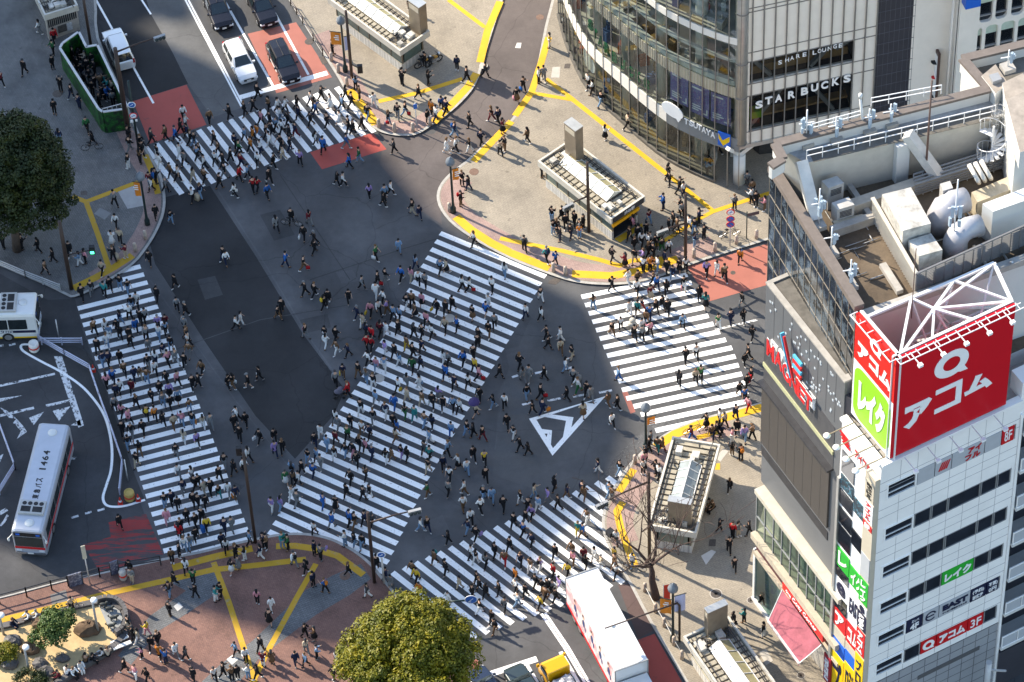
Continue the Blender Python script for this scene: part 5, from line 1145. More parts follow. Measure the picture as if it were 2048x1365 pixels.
    if text:
        se = L - e if entr else e; mb = MB(); bx(mb, se - .02 if entr else se - e - .03, se + e + .03 if entr else se + .02, e, w - e, h - .60, h - .04); f_ = mb.build('entrance_sign', DKMET, k)
        mb = MB(); oo = at(L + .04, w * .38, h - .5) if entr else at(-.04, w * .85, h - .5); text_quad(mb, text, oo, n * w * .3 * (1 if entr else -1), (0, 0, .36), 0, .0, .01); mb.build('lettering', WHITEL, f_)
        mb = MB(); bx(mb, L - .4 if entr else .2, L - .2 if entr else .4, i, w - i, 1.7, 2.0); mb.build('yellow_sign_beam', M('yellow_orange_sign', (.70, .34, .01), .5), k)
    return k
kiosk((1074.9, 321.9), (1221.9, 439.1), (1143.2, 276.7), 'subway entrance kiosk with cream skylight in the middle of the pale pavement', tower=(1.5, 2.55, 3.4, 1.3, .8), seed=2, text='渋谷駅')
kiosk((800, 102.5), (664.5, 2.9), (865.2, 65.9), 'subway entrance kiosk beside the parked motorcycles on the upper pavement', tower=(.9, 2.9, 2.9, 1.3, .8), seed=3, entr=1, L=8.8, skyr=(.2, .85))
kiosk((1295, 1050.3), (1345, 871.9), (1395.9, 1068.3), 'subway entrance kiosk with grey glass skylight behind the bare tree', sky=(SKYG, SKYG), tower=(1.0, 2.2, 2.2, .5, 1.7), seed=4, L=8.5, wd=3.6, skyr=(.2, .74))
kiosk((1366, 1272.8), (1430.3, 1365), (1452.6, 1243), 'subway entrance kiosk with white skylight panels beside the red awning', sky=(WHITEL, SKYY), tower=(.55, 2.35, 2.6, .5, 1.6), seed=5, L=8.8, wd=3.7, skyr=(.2, .95))
kk = kiosk((88.8, 31), (55, -40), (155, 7.5), 'pale station entrance block with louvred wall at the top left', seed=6, L=7.5, wd=2.9, tower=None)
# flat front with vents and posters on the top left entrance
a, d = Vector(P(88.8, 31, 3.15)), Vector(P(155, 7.5, 3.15)); W5 = Wall(a, math.degrees(math.atan2((d - a).y, (d - a).x))); w5 = (d - a).length
mb = MB(); wbox(mb, W5, .1, w5 - .1, .1, 2.6, -.5, -.1); f5 = mb.build('front_wall', M('stained_wall', (.36, .33, .29), .8, var=.2), kk)
mb = MB()
for i in range(15): wbox(mb, W5, .2 + i * .17, .3 + i * .17, 1.55, 2.5, -.1, -.07)
mb.build('vent_slots', BLACK, f5)
for s0, s1, z0, z1, mt in ((.95, 1.7, .55, 1.35, M('dark_poster', (.09, .085, .08), .6, var=.5, scale=7)), (1.75, 2.2, .5, 1.3, M('pale_poster', (.45, .46, .48), .6, var=.4, scale=7)), (.15, .32, .4, 1.5, PALE)):
    mb = MB(); wbox(mb, W5, s0, s1, z0, z1, -.1, -.07); mb.build('poster', mt, f5)
mb = MB(); wdisc(mb, W5, .6, 1.05, .2, .22, -.05, hole=.45); mb.build('emblem', M('coral_sign', (.6, .14, .08)), f5)
# ------------------------------------------------------------------ vehicles
def carpaint(name, col, metal=.2): return M(name, col, .22, metal, var=.03, scale=.4, spec=.6)
CW = carpaint('white_car_paint', (.72, .72, .72)); CB = carpaint('black_car_paint', (.012, .012, .018)); CG = carpaint('dark_green_car_paint', (.03, .045, .05)); CY = carpaint('yellow_truck_paint', (.72, .36, .005))
TYRE = M('tyre_rubber', (.02, .02, .02), .9, var=.2); RIM = M('wheel_rim', (.45, .45, .46), .35, .7, var=.05); CGL = M('car_window_glass', (.015, .022, .024), .04, var=.3, spec=.9); LAMP = M('headlamp_lens', (.7, .72, .75), .1, var=.05, spec=.8); TAIL = M('tail_lamp_lens', (.35, .01, .01), .2, var=.05, spec=.6); PLATE = M('number_plate', (.7, .7, .68), .5, var=.03); CHROME = M('chrome_trim', (.6, .6, .62), .12, .9, var=.03)
def frame_of(c, hd):
    f = Vector((math.cos(R(hd)), math.sin(R(hd)), 0)); return Vector(c), f, Vector((-f.y, f.x, 0))
def heading(p, q):
    a, b = P(*p), P(*q); return math.degrees(math.atan2(b[1] - a[1], b[0] - a[0]))
def wheel(at, x, y, r, par, sgn, wth=.2):
    mb = MB(); mb.tube([at(x, y - sgn * wth, r), at(x, y + sgn * .005, r)], r, 18); wo = mb.build('wheel', TYRE, par)
    mb = MB(); mb.tube([at(x, y, r), at(x, y + sgn * .015, r)], r * .62, 14); mb.build('rim', RIM, wo)
def car(name, label, c, hd, paint, prof, L, W, group=None, lift=0, extras=()):
    """prof: list of (x, z_sill_top=belt, z_roof, half width at belt, half width at roof) from tail to nose"""
    o, f, s = frame_of(c, hd); at = lambda x, y, z: o + f * x + s * y + Vector((0, 0, z + lift)); t = T(name, label, 'car', tuple(o), group)
    mb = MB(); rings = []
    for x, zb, zr, hb, hr in prof:
        z0 = .22
        ring = [(-hb * .92, z0), (-hb, z0 + .18), (-hb, zb - .12), (-hb * .97, zb)]
        if zr > zb + .06: ring += [(-hr, zr - .07), (-hr * .86, zr), (0, zr + .02), (hr * .86, zr), (hr, zr - .07)]
        else: ring += [(-hb * .9, zb + .02), (-hb * .7, zb + .035), (0, zb + .05), (hb * .7, zb + .035), (hb * .9, zb + .02)]
        ring += [(hb * .97, zb), (hb, zb - .12), (hb, z0 + .18), (hb * .92, z0)]
        rings.append([at(x, y, z) for y, z in ring])
    n = len(rings[0]); vs = [v for r in rings for v in r]; fs = []
    for i in range(len(rings) - 1):
        for j in range(n): q = (j + 1) % n; fs.append((i * n + j, (i + 1) * n + j, (i + 1) * n + q, i * n + q))
    fs.append(tuple(range(n))); fs.append(tuple(reversed(range((len(rings) - 1) * n, len(rings) * n)))); mb.add(vs, fs, 0, False)
    body = mb.build('body', paint, t)
    up = Vector((0, 0, .012))
    roofed = [i for i, p_ in enumerate(prof) if p_[2] > p_[1] + .06]; i0, i1 = roofed[0], roofed[-1]
    def pane(nm, a, b_, c_, d_, e=.93):
        m_ = (a + b_ + c_ + d_) / 4; nn = (b_ - a).cross(d_ - a).normalized() * .04
        if nn.dot(m_ - (o + Vector((0, 0, .8)))) < 0: nn = -nn
        q = [m_ + (p_ - m_) * e + nn for p_ in (a, b_, c_, d_)]; mb = MB(); mb.quad(*q); mb.build(nm, CGL, t)
    for k in (3, 9): # side glass between belt and roof shoulder
        j = k; j2 = 4 if k == 3 else 8
        for i in range(i0, i1): pane('side_window', rings[i][j], rings[i + 1][j], rings[i + 1][j2], rings[i][j2], .86)
    a, b_ = rings[i1], rings[min(i1 + 1, len(rings) - 1)]; pane('windscreen', b_[4], b_[8], a[7], a[5], .92)
    a, b_ = rings[i0], rings[max(i0 - 1, 0)]; pane('rear_window', b_[4], b_[8], a[7], a[5], .9)
    for x in (-L * .3, L * .31):
        for sg in (-1, 1): wheel(at, x, sg * (W / 2 + .01), .32, t, sg)
    zf = prof[-1][1]
    for sg in (-1, 1):
        mb = MB(); mb.cbox(at(L / 2 - .06, sg * W * .36, zf - .16), .16, W * .2, .14, hd); mb.build('headlight', LAMP, t)
        mb = MB(); mb.cbox(at(-L / 2 + .05, sg * W * .42, .75), .14, .16, .38, hd); mb.build('tail_lamp', TAIL, t)
        mb = MB(); mb.cbox(at(L * .19, sg * (W / 2 + .09), .98), .12, .2, .15, hd); mb.build('wing_mirror', paint, t)
    mb = MB(); mb.cbox(at(L / 2 - .0, 0, .45), .05, W * .5, .18, hd); mb.build('grille', BLACK, t)
    mb = MB(); mb.cbox(at(L / 2 + .03, 0, .4), .02, .36, .17, hd); mb.build('number_plate', PLATE, t)
    for nm, x, w_, l_, mt, z in extras: mb = MB(); mb.cbox(at(x, 0, z), l_, w_, .1, hd); mb.build(nm, mt, t)
    return t
VAN = [(-2.2, .95, .95, .80, .6), (-2.12, 1.05, 1.05, .84, .6), (-1.85, 1.06, 1.72, .85, .66), (-.7, 1.06, 1.80, .86, .70), (.5, 1.05, 1.76, .86, .69), (1.05, 1.02, 1.02, .85, .66), (1.9, .90, .90, .82, .6), (2.2, .70, .70, .72, .5)]
WAG = [(-2.2, .85, .85, .78, .55), (-2.15, 1.0, 1.0, .82, .6), (-1.9, 1.0, 1.45, .83, .62), (-.8, 1.0, 1.54, .84, .66), (.25, .98, 1.5, .84, .65), (.95, .96, .96, .83, .6), (1.9, .84, .84, .8, .6), (2.2, .66, .66, .7, .5)]
TAX = [(-2.2, .9, .9, .78, .55), (-2.1, 1.04, 1.04, .82, .6), (-1.75, 1.04, 1.66, .83, .64), (-.7, 1.04, 1.74, .84, .68), (.35, 1.02, 1.68, .84, .66), (1.0, 1.0, 1.0, .83, .6), (1.9, .9, .9, .8, .6), (2.2, .70, .70, .7, .5)]
hd_dn = heading((400, 60), (483, 214))
def gc(u, v, z=.8): p = P(u, v, z); return (p[0], p[1], .0)
car('minivan', 'white minivan driving away beside the green smoking enclosure', gc(236, 92, .9), heading((250, 130), (218, 55)), CW, VAN, 4.4, 1.7)
car('estate_car', 'silver white estate car waiting behind the stop line', gc(480, 120, .8), heading((462, 85), (498, 158)), CW, WAG, 4.4, 1.66)
LST = M('taxi_roof_ribs', (.03, .03, .036), .3, .2)
car('black_taxi', 'black taxi waiting on the red road coating at the stop line', gc(566, 120, .9), heading((548, 85), (585, 160)), CB, TAX, 4.4, 1.7, 'black taxis queueing on the upper road', 0, [('roof_rib', -.6, .05, 1.9, LST, 1.72), ('door_panel_strip', .0, 1.72, 1.6, PLATE, .5)])
car('black_taxi', 'black taxi at the top edge, left of the other queueing taxi', gc(434, 14, .9), heading((418, -22), (445, 46)), CB, TAX, 4.4, 1.7, 'black taxis queueing on the upper road', 0, [('roof_rib', -.6, .05, 1.9, LST, 1.72)])
car('black_taxi', 'black taxi at the top edge, right hand one nearer the pavement', gc(522, 8, .9), heading((505, -25), (538, 42)), CB, TAX, 4.4, 1.7, 'black taxis queueing on the upper road', 0, [('roof_rib', -.6, .05, 1.9, LST, 1.72)])
hd_up = heading((1171, 1364), (1083, 1228))
car('dark_car', 'dark green car waiting beside the yellow truck at the bottom edge', gc(1052, 1376, .8), hd_up, CG, WAG, 4.4, 1.66); car('dark_car', 'dark blue car half hidden by the large tree at the bottom edge', gc(978, 1380, .8), hd_up + 3, carpaint('dark_blue_car_paint', (.02, .03, .06)), WAG, 4.4, 1.66)

def rbox(mb, at, x0, x1, hw, z0, z1, r=.25, mi=0):
    """long body with rounded roof edges"""
    prof = [(-hw, z0), (-hw, z1 - r), (-hw + r * .3, z1 - r * .3), (-hw + r, z1), (hw - r, z1), (hw - r * .3, z1 - r * .3), (hw, z1 - r), (hw, z0)]
    n = len(prof); xs = [x0, x0 + .12, x1 - .12, x1]; vs = []
    for i, x in enumerate(xs):
        k = .94 if i in (0, 3) else 1.; vs += [at(x, y * k, z if z < z1 - r * 1.1 else z - (.08 if i in (0, 3) else 0)) for y, z in prof]
    fs = [(i * n + j, (i + 1) * n + j, (i + 1) * n + (j + 1) % n, i * n + (j + 1) % n) for i in range(3) for j in range(n)] + [tuple(range(n)), tuple(reversed(range(3 * n, 4 * n)))]
    return mb.add(vs, fs, mi)
def bus(label, c, hd, L, skin, stripe, name='city_bus', text=None, hvac=None, lower=None):
    o, f, s = frame_of(c, hd); at = lambda x, y, z: o + f * x + s * y + Vector((0, 0, z)); t = T(name, label, 'bus', tuple(o)); hw = 1.2
    mb = MB(); rbox(mb, at, -L / 2, L / 2, hw, .35, 3.05, .28); b = mb.build('body', skin, t)
    for sg in (-1, 1):
        mb = MB(); k = 6
        for i in range(k): x0 = -L / 2 + .5 + i * (L - 1.2) / k; mb.obox(at(x0 + .04, sg * hw, 1.35), f * ((L - 1.2) / k - .08), s * sg * .012, (0, 0, 1.1))
        mb.build('side_window', CGL, t)
        mb = MB(); mb.obox(at(-L / 2 + .15, sg * hw, .95), f * (L - .3), s * sg * .01, (0, 0, .28)); mb.build('side_stripe', stripe, t)
        if lower: mb = MB(); text_quad(mb, 'KEIO', at(L / 2 - (2.9 if sg < 0 else 1.9), sg * (hw + .014), .99), f * (1.0 if sg < 0 else -1.0), (0, 0, .2), 0, .02, .004); mb.build('lettering', WHITEL, t); mb = MB(); mb.obox(at(-L / 2 + .15, sg * hw, .36), f * (L - .3), s * sg * .01, (0, 0, .14)); mb.build('gold_stripe', lower, t)
        for x in (-L * .27, L * .27): wheel(at, x, sg * (hw + .02), .46, t, sg, .26)
        mb = MB(); mb.bar(at(L / 2 - .05, sg * 1.1, 2.6), at(L / 2 + .25, sg * 1.4, 2.35), .04); mb.ell(at(L / 2 + .25, sg * 1.4, 2.2), .1, .1, .2, 10, 6); mb.build('mirror', WPAN, t)
    mb = MB(); mb.obox(at(L / 2 + .0, -1.05, 1.2), s * 2.1, f * .015, (0, 0, 1.1)); mb.build('windscreen', CGL, t)
    mb = MB(); mb.obox(at(L / 2 + .0, -1.05, 2.36), s * 2.1, f * .012, (0, 0, .42)); dp = mb.build('destination_panel', BLACK, t)
    for y in (-.9, .6): mb = MB(); mb.obox(at(L / 2 + .013, y, 2.48), s * .3, f * .006, (0, 0, .2)); mb.build('blue_display', BLUES, dp)
    mb = MB(); mb.obox(at(L / 2, -1.12, .92), s * 2.24, f * .015, (0, 0, .24)); mb.build('front_stripe', stripe, t)
    mb = MB(); mb.obox(at(L / 2, -1.1, .36), s * 2.2, f * .08, (0, 0, .22)); bu = mb.build('bumper', CHROME, t)
    mb = MB(); mb.obox(at(L / 2 + .08, -.22, .42), s * .44, f * .01, (0, 0, .16)); mb.build('number_plate', PLATE, bu)
    for y in (-1.05, .65): mb = MB(); mb.obox(at(L / 2, y, .64), s * .4, f * .03, (0, 0, .2)); mb.build('headlight', LAMP, t)
    for x, kind in hvac or ():
        mb = MB()
        if kind == 'dome': mb.ell(at(x, .05, 3.04), .36, .36, .12, 20, 8, zmin=0); mb.build('roof_vent', WPAN, t)
        else:
            mb.obox(at(x - .62, -.95, 3.03), f * 1.24, s * 1.9, (0, 0, .2)); h = mb.build('air_conditioner', PLANT, t); mb = MB()
            for i in range(4): mb.lathe(at(x - .32, -.62 + i * .42, 3.23), [(.17, 0), (.17, .015)], 14, 0, False)
            mb.build('fan', BLACK, h); mb = MB(); mb.obox(at(x - .05, -.8, 3.231), f * .5, s * .72, (0, 0, .015)); mb.obox(at(x - .05, .06, 3.231), f * .5, s * .72, (0, 0, .015)); mb.build('grille', ROOM_D, h)
    if text:
        mb = MB(); n_ = len(text); x = text_x0 = 2.1; 
        for ch in text:
            if ch != ' ': text_quad(mb, ch, at(x - (.14 if ch == '1' else 0), .25, 3.058), f * (-.14 if ch == '1' else -.4), s * -.5, 0, .03, .006)
            x -= .52
        mb.build('roof_lettering', BLACK, t)
    return t
mid = lambda a, b, z: tuple((P(*a, z)[i] + P(*b, z)[i]) / 2 for i in (0, 1)) + (0.,)
bus('silver and red city bus with black lettering on its roof, turning out of the terminal', mid((109, 846), (53, 1065), 3.0), heading((109, 846), (53, 1065)), 10.2, M('silver_bus_skin', (.45, .47, .52), .35, .35, var=.06, scale=.8), REDS, text='東急バス 1464', hvac=((-4.2, 'dome'), (3.0, 'ac'), (4.35, 'dome')))
bus('white and navy city bus cut by the left edge, entering the terminal', (lambda p, h: (p[0] - math.cos(R(h)) * 5, p[1] - math.sin(R(h)) * 5, 0.))(mid((68, 580), (70, 633), 3.0), heading((0, 618), (76, 614)) - 2), heading((0, 618), (76, 614)) - 2, 10.2, M('white_bus_skin', (.70, .70, .68), .35, .1, var=.05), NAVYS, hvac=((3.0, 'ac'), (4.1, 'dome')), lower=YELS)
# long white trailer with pink poster side
tf = [Vector(P(*q, 3.75)) for q in ((1128.7, 1158.4), (1200.2, 1138.6), (1292.3, 1316.8), (1231.1, 1341))]
c = sum(tf, Vector()) / 4; ax = ((tf[3] + tf[2]) - (tf[0] + tf[1])).normalized(); hd = math.degrees(math.atan2(ax.y, ax.x)); o, f, s = frame_of((c.x, c.y, 0), hd)
tk = T('advertising_trailer', 'long white advertising trailer with pink poster side driving away downwards', 'truck', tuple(o)); at = lambda x, y, z: o + f * x + s * y + Vector((0, 0, z)); LT, HW = 8.9, 1.24
mb = MB(); mb.obox(at(-LT / 2, -HW, .75), f * LT, s * 2 * HW, (0, 0, 3.0)); bo = mb.build('box_body', CW, tk)
sg = -1 if (at(0, -1, 0).x < at(0, 1, 0).x) else 1
m, nt, b = nt_new('pink_poster'); nt.links.new(ramp(nt, noise(nt, .9, 5, .6), [(.3, (.62, .70, .76)), (.46, (.70, .62, .62)), (.56, (.66, .36, .38)), (.7, (.60, .18, .2))]), b.inputs['Base Color']); b.inputs['Roughness'].default_value = .4
mb = MB(); mb.obox(at(-LT / 2 + .1, sg * HW, 1.1), f * (LT - .2), s * sg * .012, (0, 0, 2.5)); po = mb.build('side_poster', m, bo)
mb = MB(); rnd = random.Random(9)
for i in range(5):
    x = -LT / 2 + 1.7 + i * 1.5; y = sg * (HW + .02)
    for dx, z, rx_, rz_, mi in ((0, 3.05, .19, .26, 0), (.05, 2.95, .12, .17, 1), (.05, 2.35, .2, .42, 2), (-.25, 2.2, .07, .3, 1), (.3, 1.9, .1, .3, 2)): mb.add([at(x + dx + rx_ * math.cos(g), y + sg * .004 * mi, z + rz_ * math.sin(g)) for g in np.linspace(0, 2 * math.pi, 16, endpoint=False)], [tuple(range(16))], mi)
mb.build('poster_figures', [M('brown_print', (.07, .035, .025), .6), M('skin_print', (.62, .42, .33), .6), M('navy_print', (.03, .05, .16), .6)], po)
mb = MB(); mb.obox(at(-LT / 2, sg * HW, .75), f * LT, s * sg * .02, (0, 0, .3)); mb.build('red_skirt', REDS, bo)
mb = MB()
for x in (-LT / 2, LT / 2): 
    for y in (-HW, HW): mb.bar(at(x, y, .75), at(x, y, 3.77), .08)
    mb.bar(at(x, -HW, 3.76), at(x, HW, 3.76), .09)
mb.build('corner_frame', GREYM, bo)
mb = MB(); mb.obox(at(LT / 2 + .15, -1.1, .5), f * 1.9, s * 2.2, (0, 0, 2.0)); cb = mb.build('cab', CW, tk); mb = MB(); mb.obox(at(LT / 2 + 2.05, -1.0, 1.5), f * .02, s * 2.0, (0, 0, .85)); mb.build('windscreen', CGL, cb)
for x in (-3.2, -2.2, 3.2, LT / 2 + 1.1):
    for sg2 in (-1, 1): wheel(at, x, sg2 * 1.2, .45, tk, sg2, .28)
# small yellow truck
hd = hd_up; o, f, s = frame_of(gc(1118, 1352, 1.2), hd); at = lambda x, y, z: o + f * x + s * y + Vector((0, 0, z)); yt = T('yellow_truck', 'small yellow truck with a grey tarpaulin load stopped at the line', 'truck', tuple(o))
mb = MB(); prof = [(-.05, .4), (1.55, .4), (1.62, .9), (1.45, 1.15), (1.1, 1.95), (.9, 2.02), (.0, 2.02), (-.05, 1.95)]
vs = [at(x, y, z) for y in (-.86, .86) for x, z in prof]; n = len(prof); mb.add(vs, [tuple(range(n)), tuple(reversed(range(n, 2 * n)))] + [(i, n + i, n + (i + 1) % n, (i + 1) % n) for i in range(n)]); cb = mb.build('cab', CY, yt)
mb = MB(); mb.quad(at(1.47, -.76, 1.19), at(1.47, .76, 1.19), at(1.14, .72, 1.9), at(1.14, -.72, 1.9)); mb.build('windscreen', CGL, cb)
for sg in (-1, 1): mb = MB(); mb.quad(at(.2, sg * .87, 1.2), at(1.3, sg * .87, 1.2), at(1.02, sg * .87, 1.85), at(.2, sg * .87, 1.85)); mb.build('side_window', CGL, cb); mb = MB(); mb.cbox(at(1.2, sg * 1.05, 1.5), .12, .2, .3, hd); mb.build('mirror', CY, cb)
mb = MB(); mb.obox(at(-2.7, -.9, .65), f * 2.6, s * 1.8, (0, 0, .15)); mb.obox(at(-2.7, -.9, .8), f * 2.6, s * .06, (0, 0, .4)); mb.obox(at(-2.7, .84, .8), f * 2.6, s * .06, (0, 0, .4)); mb.build('load_bed', WPAN, yt)
mb = MB(); rnd = random.Random(4); g = 10
vs = [at(-2.65 + 2.5 * i / g, -.8 + 1.6 * j / g, .85 + (.75 if 0 < i < g and 0 < j < g else .0) + rnd.uniform(-.1, .1)) for i in range(g + 1) for j in range(g + 1)]
mb.add(vs, [(i * (g + 1) + j, (i + 1) * (g + 1) + j, (i + 1) * (g + 1) + j + 1, i * (g + 1) + j + 1) for i in range(g) for j in range(g)], 0, False); mb.build('tarpaulin', M('grey_tarpaulin', (.27, .28, .32), .4, .2, var=.15), yt)
for x in (.9, -1.7):
    for sg in (-1, 1): wheel(at, x, sg * .88, .33, yt, sg)
# ------------------------------------------------------------------ street furniture
POLE_B = M('brown_pole_paint', (.05, .032, .026), .45, .2, var=.1); POLE_G = M('dark_green_pole_paint', (.02, .035, .035), .4, .2, var=.1); POLE_W = M('pale_pole_paint', (.50, .50, .50), .5, .2, var=.06); ORB = M('orange_banner', (.66, .21, .02), .7, var=.06); LAV = M('lavender_banner', (.46, .47, .66), .7, var=.06)
BOLL = M('bollard_granite', (.42, .34, .28), .8, var=.2, scale=4); REDM = M('red_plastic', (.60, .035, .02), .5, var=.05); RAILW = M('bluish_white_rail', (.46, .48, .60), .4, .2, var=.06); LENSK = M('lamp_hood', (.15, .17, .195), .3, var=.08); SIGB = M('blue_road_sign', (.03, .13, .45), .4, var=.05); SIGR = M('red_road_sign', (.6, .02, .03), .4, var=.05); GLOBE = M('white_globe', (.75, .75, .75), .3, var=.04)
CAMDIR = Vector((0, -FW[1], 0)).normalized()
def V3(p): return Vector(p)
def lamp_post(b, h, label, ban=(), zz=KZ):
    p = V3(P(*b, zz)); t = T('lamp_post', label, 'street lamp', tuple(p), 'lamp posts with banners'); up = Vector((0, 0, 1))
    mb = MB(); mb.lathe(tuple(p), [(.22, 0), (.22, .5), (.13, .7), (.10, 1.2), (.085, h - .5), (.12, h - .45), (.05, h - .3)], 14); mb.build('pole', POLE_G, t)
    mb = MB(); mb.lathe(tuple(p), [(.10, h - .45), (.36, h - .3), (.38, h - .12), (.30, h + .12), (.13, h + .28), (.05, h + .42)], 18); mb.build('lamp_head', LENSK, t)
    for dx, z, mt, w, hh in ban:
        mb = MB(); e = Vector((dx / abs(dx), .25, 0)).normalized(); q = p + up * z
        n = 5; L = [q + e * (.12 + w * i / n) + Vector((0, .04 * math.sin(i * 1.3), 0)) for i in range(n + 1)]
        for i in range(n):
            mb.obox(L[i], L[i + 1] - L[i], Vector((0, .015, 0)), (0, 0, -hh))
        bo = mb.build('banner', mt, t)
        mb = MB(); mb.bar(q + e * .05, q + e * (.2 + w), .05); mb.build('banner_rod', POLE_G, bo)
        if mt is ORB:
            mb = MB()
            for i, ww in enumerate((.3, .42, .34)): mb.obox(q + e * .3 + Vector((0, -.03, -.45 - i * .22)), e * ww, Vector((0, -.01, 0)), (0, 0, .1))
            mb.build('banner_lettering', WHITEL, bo)
    return t
lamp_post((691, 143), 5.9, 'dark lamp post with orange and blue banners on the upper pavement', ((-1, 4.4, ORB, .85, 1.45), (1, 3.9, LAV, .5, 1.6)))
lamp_post((907, 425), 5.9, 'dark lamp post with an orange banner at the rounded kerb of the pale pavement', ((1, 4.9, ORB, .5, 1.3),))
lamp_post((295, 449), 5.6, 'dark lamp post with an orange banner left of the upper zebra crossing', ((-1, 4.8, ORB, .5, 1.6),))
lamp_post((1292, 898), 4.9, 'dark lamp post with an orange pennant beside the lower right kerb', ((1, 3.6, ORB, .6, .9),))
lamp_post((1346, 1283), 6.4, 'dark lamp post with orange and lavender banners beside the white trailer', ((-1, 4.9, ORB, .8, 1.7), (1, 5.3, LAV, .8, 1.9)))
def sig_head(p, e, n, par, col=BLACK, w=.95, h=.36, lit=None):
    """horizontal three-lamp head at p, long side e, front n"""
    mb = MB(); mb.obox(p - e * w / 2 - Vector((0, 0, h / 2)), e * w, n * .22, (0, 0, h)); o = mb.build('signal_head', col, par); mb = MB()
    for i in range(3): c = p + e * (i - 1) * w * .31 + n * .22; mb.tube([c, c + n * .12], h * .38, 10)
    mb.build('signal_lens', M('signal_lens', (.04, .05, .05), .2, var=.2), o)
    if lit: mb = MB(); c = p + e * w * .31 + n * .345; mb.tube([c, c + n * .01], h * .3, 10); mb.build('green_light', M('green_signal_light', (.05, .8, .35), .3, emit=3), o)
    return o
def signal(b, vtop, label, arm=None, mat=POLE_B, r=.13, heads=(), zz=KZ, rbase=None, armz=.97):
    p = V3(P(*b, zz)); h = top_of(b, vtop); t = T('traffic_signal', label, 'traffic signal', tuple(p), 'signal poles around the crossing')
    mb = MB(); mb.tube([p, p + Vector((0, 0, h * .5)), p + Vector((0, 0, h))], [rbase or r, r, r * .8], 12); mb.build('pole', mat, t)
    if arm:
        az = h * arm[2]; q = V3(P(arm[0], arm[1], az)); a = p + Vector((0, 0, az - .25)); mb = MB(); mb.tube([a, a.lerp(q, .5) + Vector((0, 0, .1)), q], [.08, .06, .05], 8); mb.build('arm', mat, t)
        e = (q - a); e.z = 0; e.normalize(); n = Vector((-e.y, e.x, 0)); n = n if n.dot(CAMDIR) > 0 else -n; sig_head(q - e * .5, e, n, t, GREYM)
    for (u, v, zf, lit) in heads:
        z = h * zf; q = V3(P(u, v, z)); a = p + Vector((0, 0, z)); mb = MB(); mb.bar(a, q, .06); mb.build('arm', mat, t); e = Vector((1, 0, 0)); mb = MB(); mb.cbox(q - Vector((0, 0, .4)), .42, .3, .8, 0); o = mb.build('signal_head', BLACK, t)
        if lit: mb = MB(); mb.obox(q + Vector((-.14, -.16, -.28)), (.28, 0, 0), (0, -.02, 0), (0, 0, .26)); mb.build('green_light', M('green_signal_light', (.05, .8, .35), .3, emit=3), o)
    return t
signal((1178, 464), 325, 'dark signal pole in front of the middle kiosk with arm over the waiting group', (1124, 418, .55))
signal((1371, 530), 388, 'brown signal pole with two arms among the crowd beside the right zebra', (1312, 467, .62))
signal((704, 158), 22, 'dark signal pole beside the lamp post on the upper pavement', heads=((720, 138, .22, 0),))
signal((258, 275), 97, 'thick brown signal pole with a camera arm beside the green enclosure', (330, 70, .98), r=.2)
signal((182, 92), -12, 'dark pole cut by the top edge behind the green enclosure')
signal((143, 578), 443, 'dark signal pole with lit green pedestrian signal below the big shaded tree', heads=((184, 500, .5, 1),), r=.17)
signal((511, 1085), 905, 'thin dark signal pole at the top of the brick plaza near the left zebra', heads=((478, 902, .97, 0),))
signal((749, 1165), 1025, 'brown signal pole with a long arm at the end of the diagonal zebra', (842, 1018, .88))
signal((1299, 1120), 945, 'dark signal pole with a long arm beside the lower right kiosk', (1190, 1014, .92))
# bent arm lamp
p = V3(P(1359, 1283, KZ)); t = T('arm_lamp', 'slender post with a long arm reaching out over the white trailer', 'street lamp', tuple(p)); h = top_of((1359, 1283), 1205); q = V3(P(1210, 1257, h + 1.2)); a = p + Vector((0, 0, h)); mb = MB(); e = (q - a).normalized(); mb.tube([p, a - Vector((0, 0, .4)), a + e * .2, a + e * .7, q], [.09, .09, .08, .07, .05], 10); mb.build('pole', POLE_B, t); mb = MB(); mb.ell(tuple(q - e * .7 - Vector((0, 0, .12))), .16, .16, .14, 10, 6); mb.build('lamp_head', GLOBE, t)
def disc_to_cam(mb, c, r, mi=0, dy=0.):
    a, b = Vector((1, 0, 0)), Vector((0, 0, 1)); c = c + Vector((0, -dy, 0)); mb.tube([c, c + Vector((0, -.03, 0))], r, 18, mi, False)
def road_sign(b, vtop, label, discs=(), board=None, mat=POLE_W, zz=KZ, r=.045):
    p = V3(P(*b, zz)); h = top_of(b, vtop); t = T('road_sign', label, 'road sign', tuple(p)); mb = MB(); mb.tube([p, p + Vector((0, 0, h))], r, 10); mb.build('post', mat, t)
    for zf, mt, rim, sym in discs:
        c = p + Vector((.0, -.08, h * zf)); mb = MB(); disc_to_cam(mb, c, .33); o = mb.build('sign_disc', rim, t); mb = MB(); disc_to_cam(mb, c, .25, 0, .02); o2 = mb.build('disc_face', mt, o)
        mb = MB()
        if sym == 'bar': mb.bar(c + Vector((-.17, -.06, .17)), c + Vector((.17, -.06, -.17)), .07, .02)
        else: mb.bar(c + Vector((-.14, -.06, -.05)), c + Vector((.12, -.06, .06)), .06, .02); mb.bar(c + Vector((.12, -.06, .06)), c + Vector((.02, -.06, .13)), .05, .02)
        mb.build('sign_symbol', rim if sym == 'bar' else (SIGB if mt is WHITEL else WHITEL), o)
    if board: dx, zf, w, hh, mt = board; mb = MB(); mb.obox(p + Vector((dx, -.08, h * zf)), (w, .25 * w, 0), (0, -.05, 0), (0, 0, hh)); mb.build('sign_board', mt, t)
    return t
road_sign((1460, 492), 418, 'pale post with three round red and blue signs beside the parked bicycle', ((.93, WHITEL, SIGR, 'arrow'), (.75, SIGB, SIGR, 'bar'), (.6, SIGB, SIGR, 'bar')))
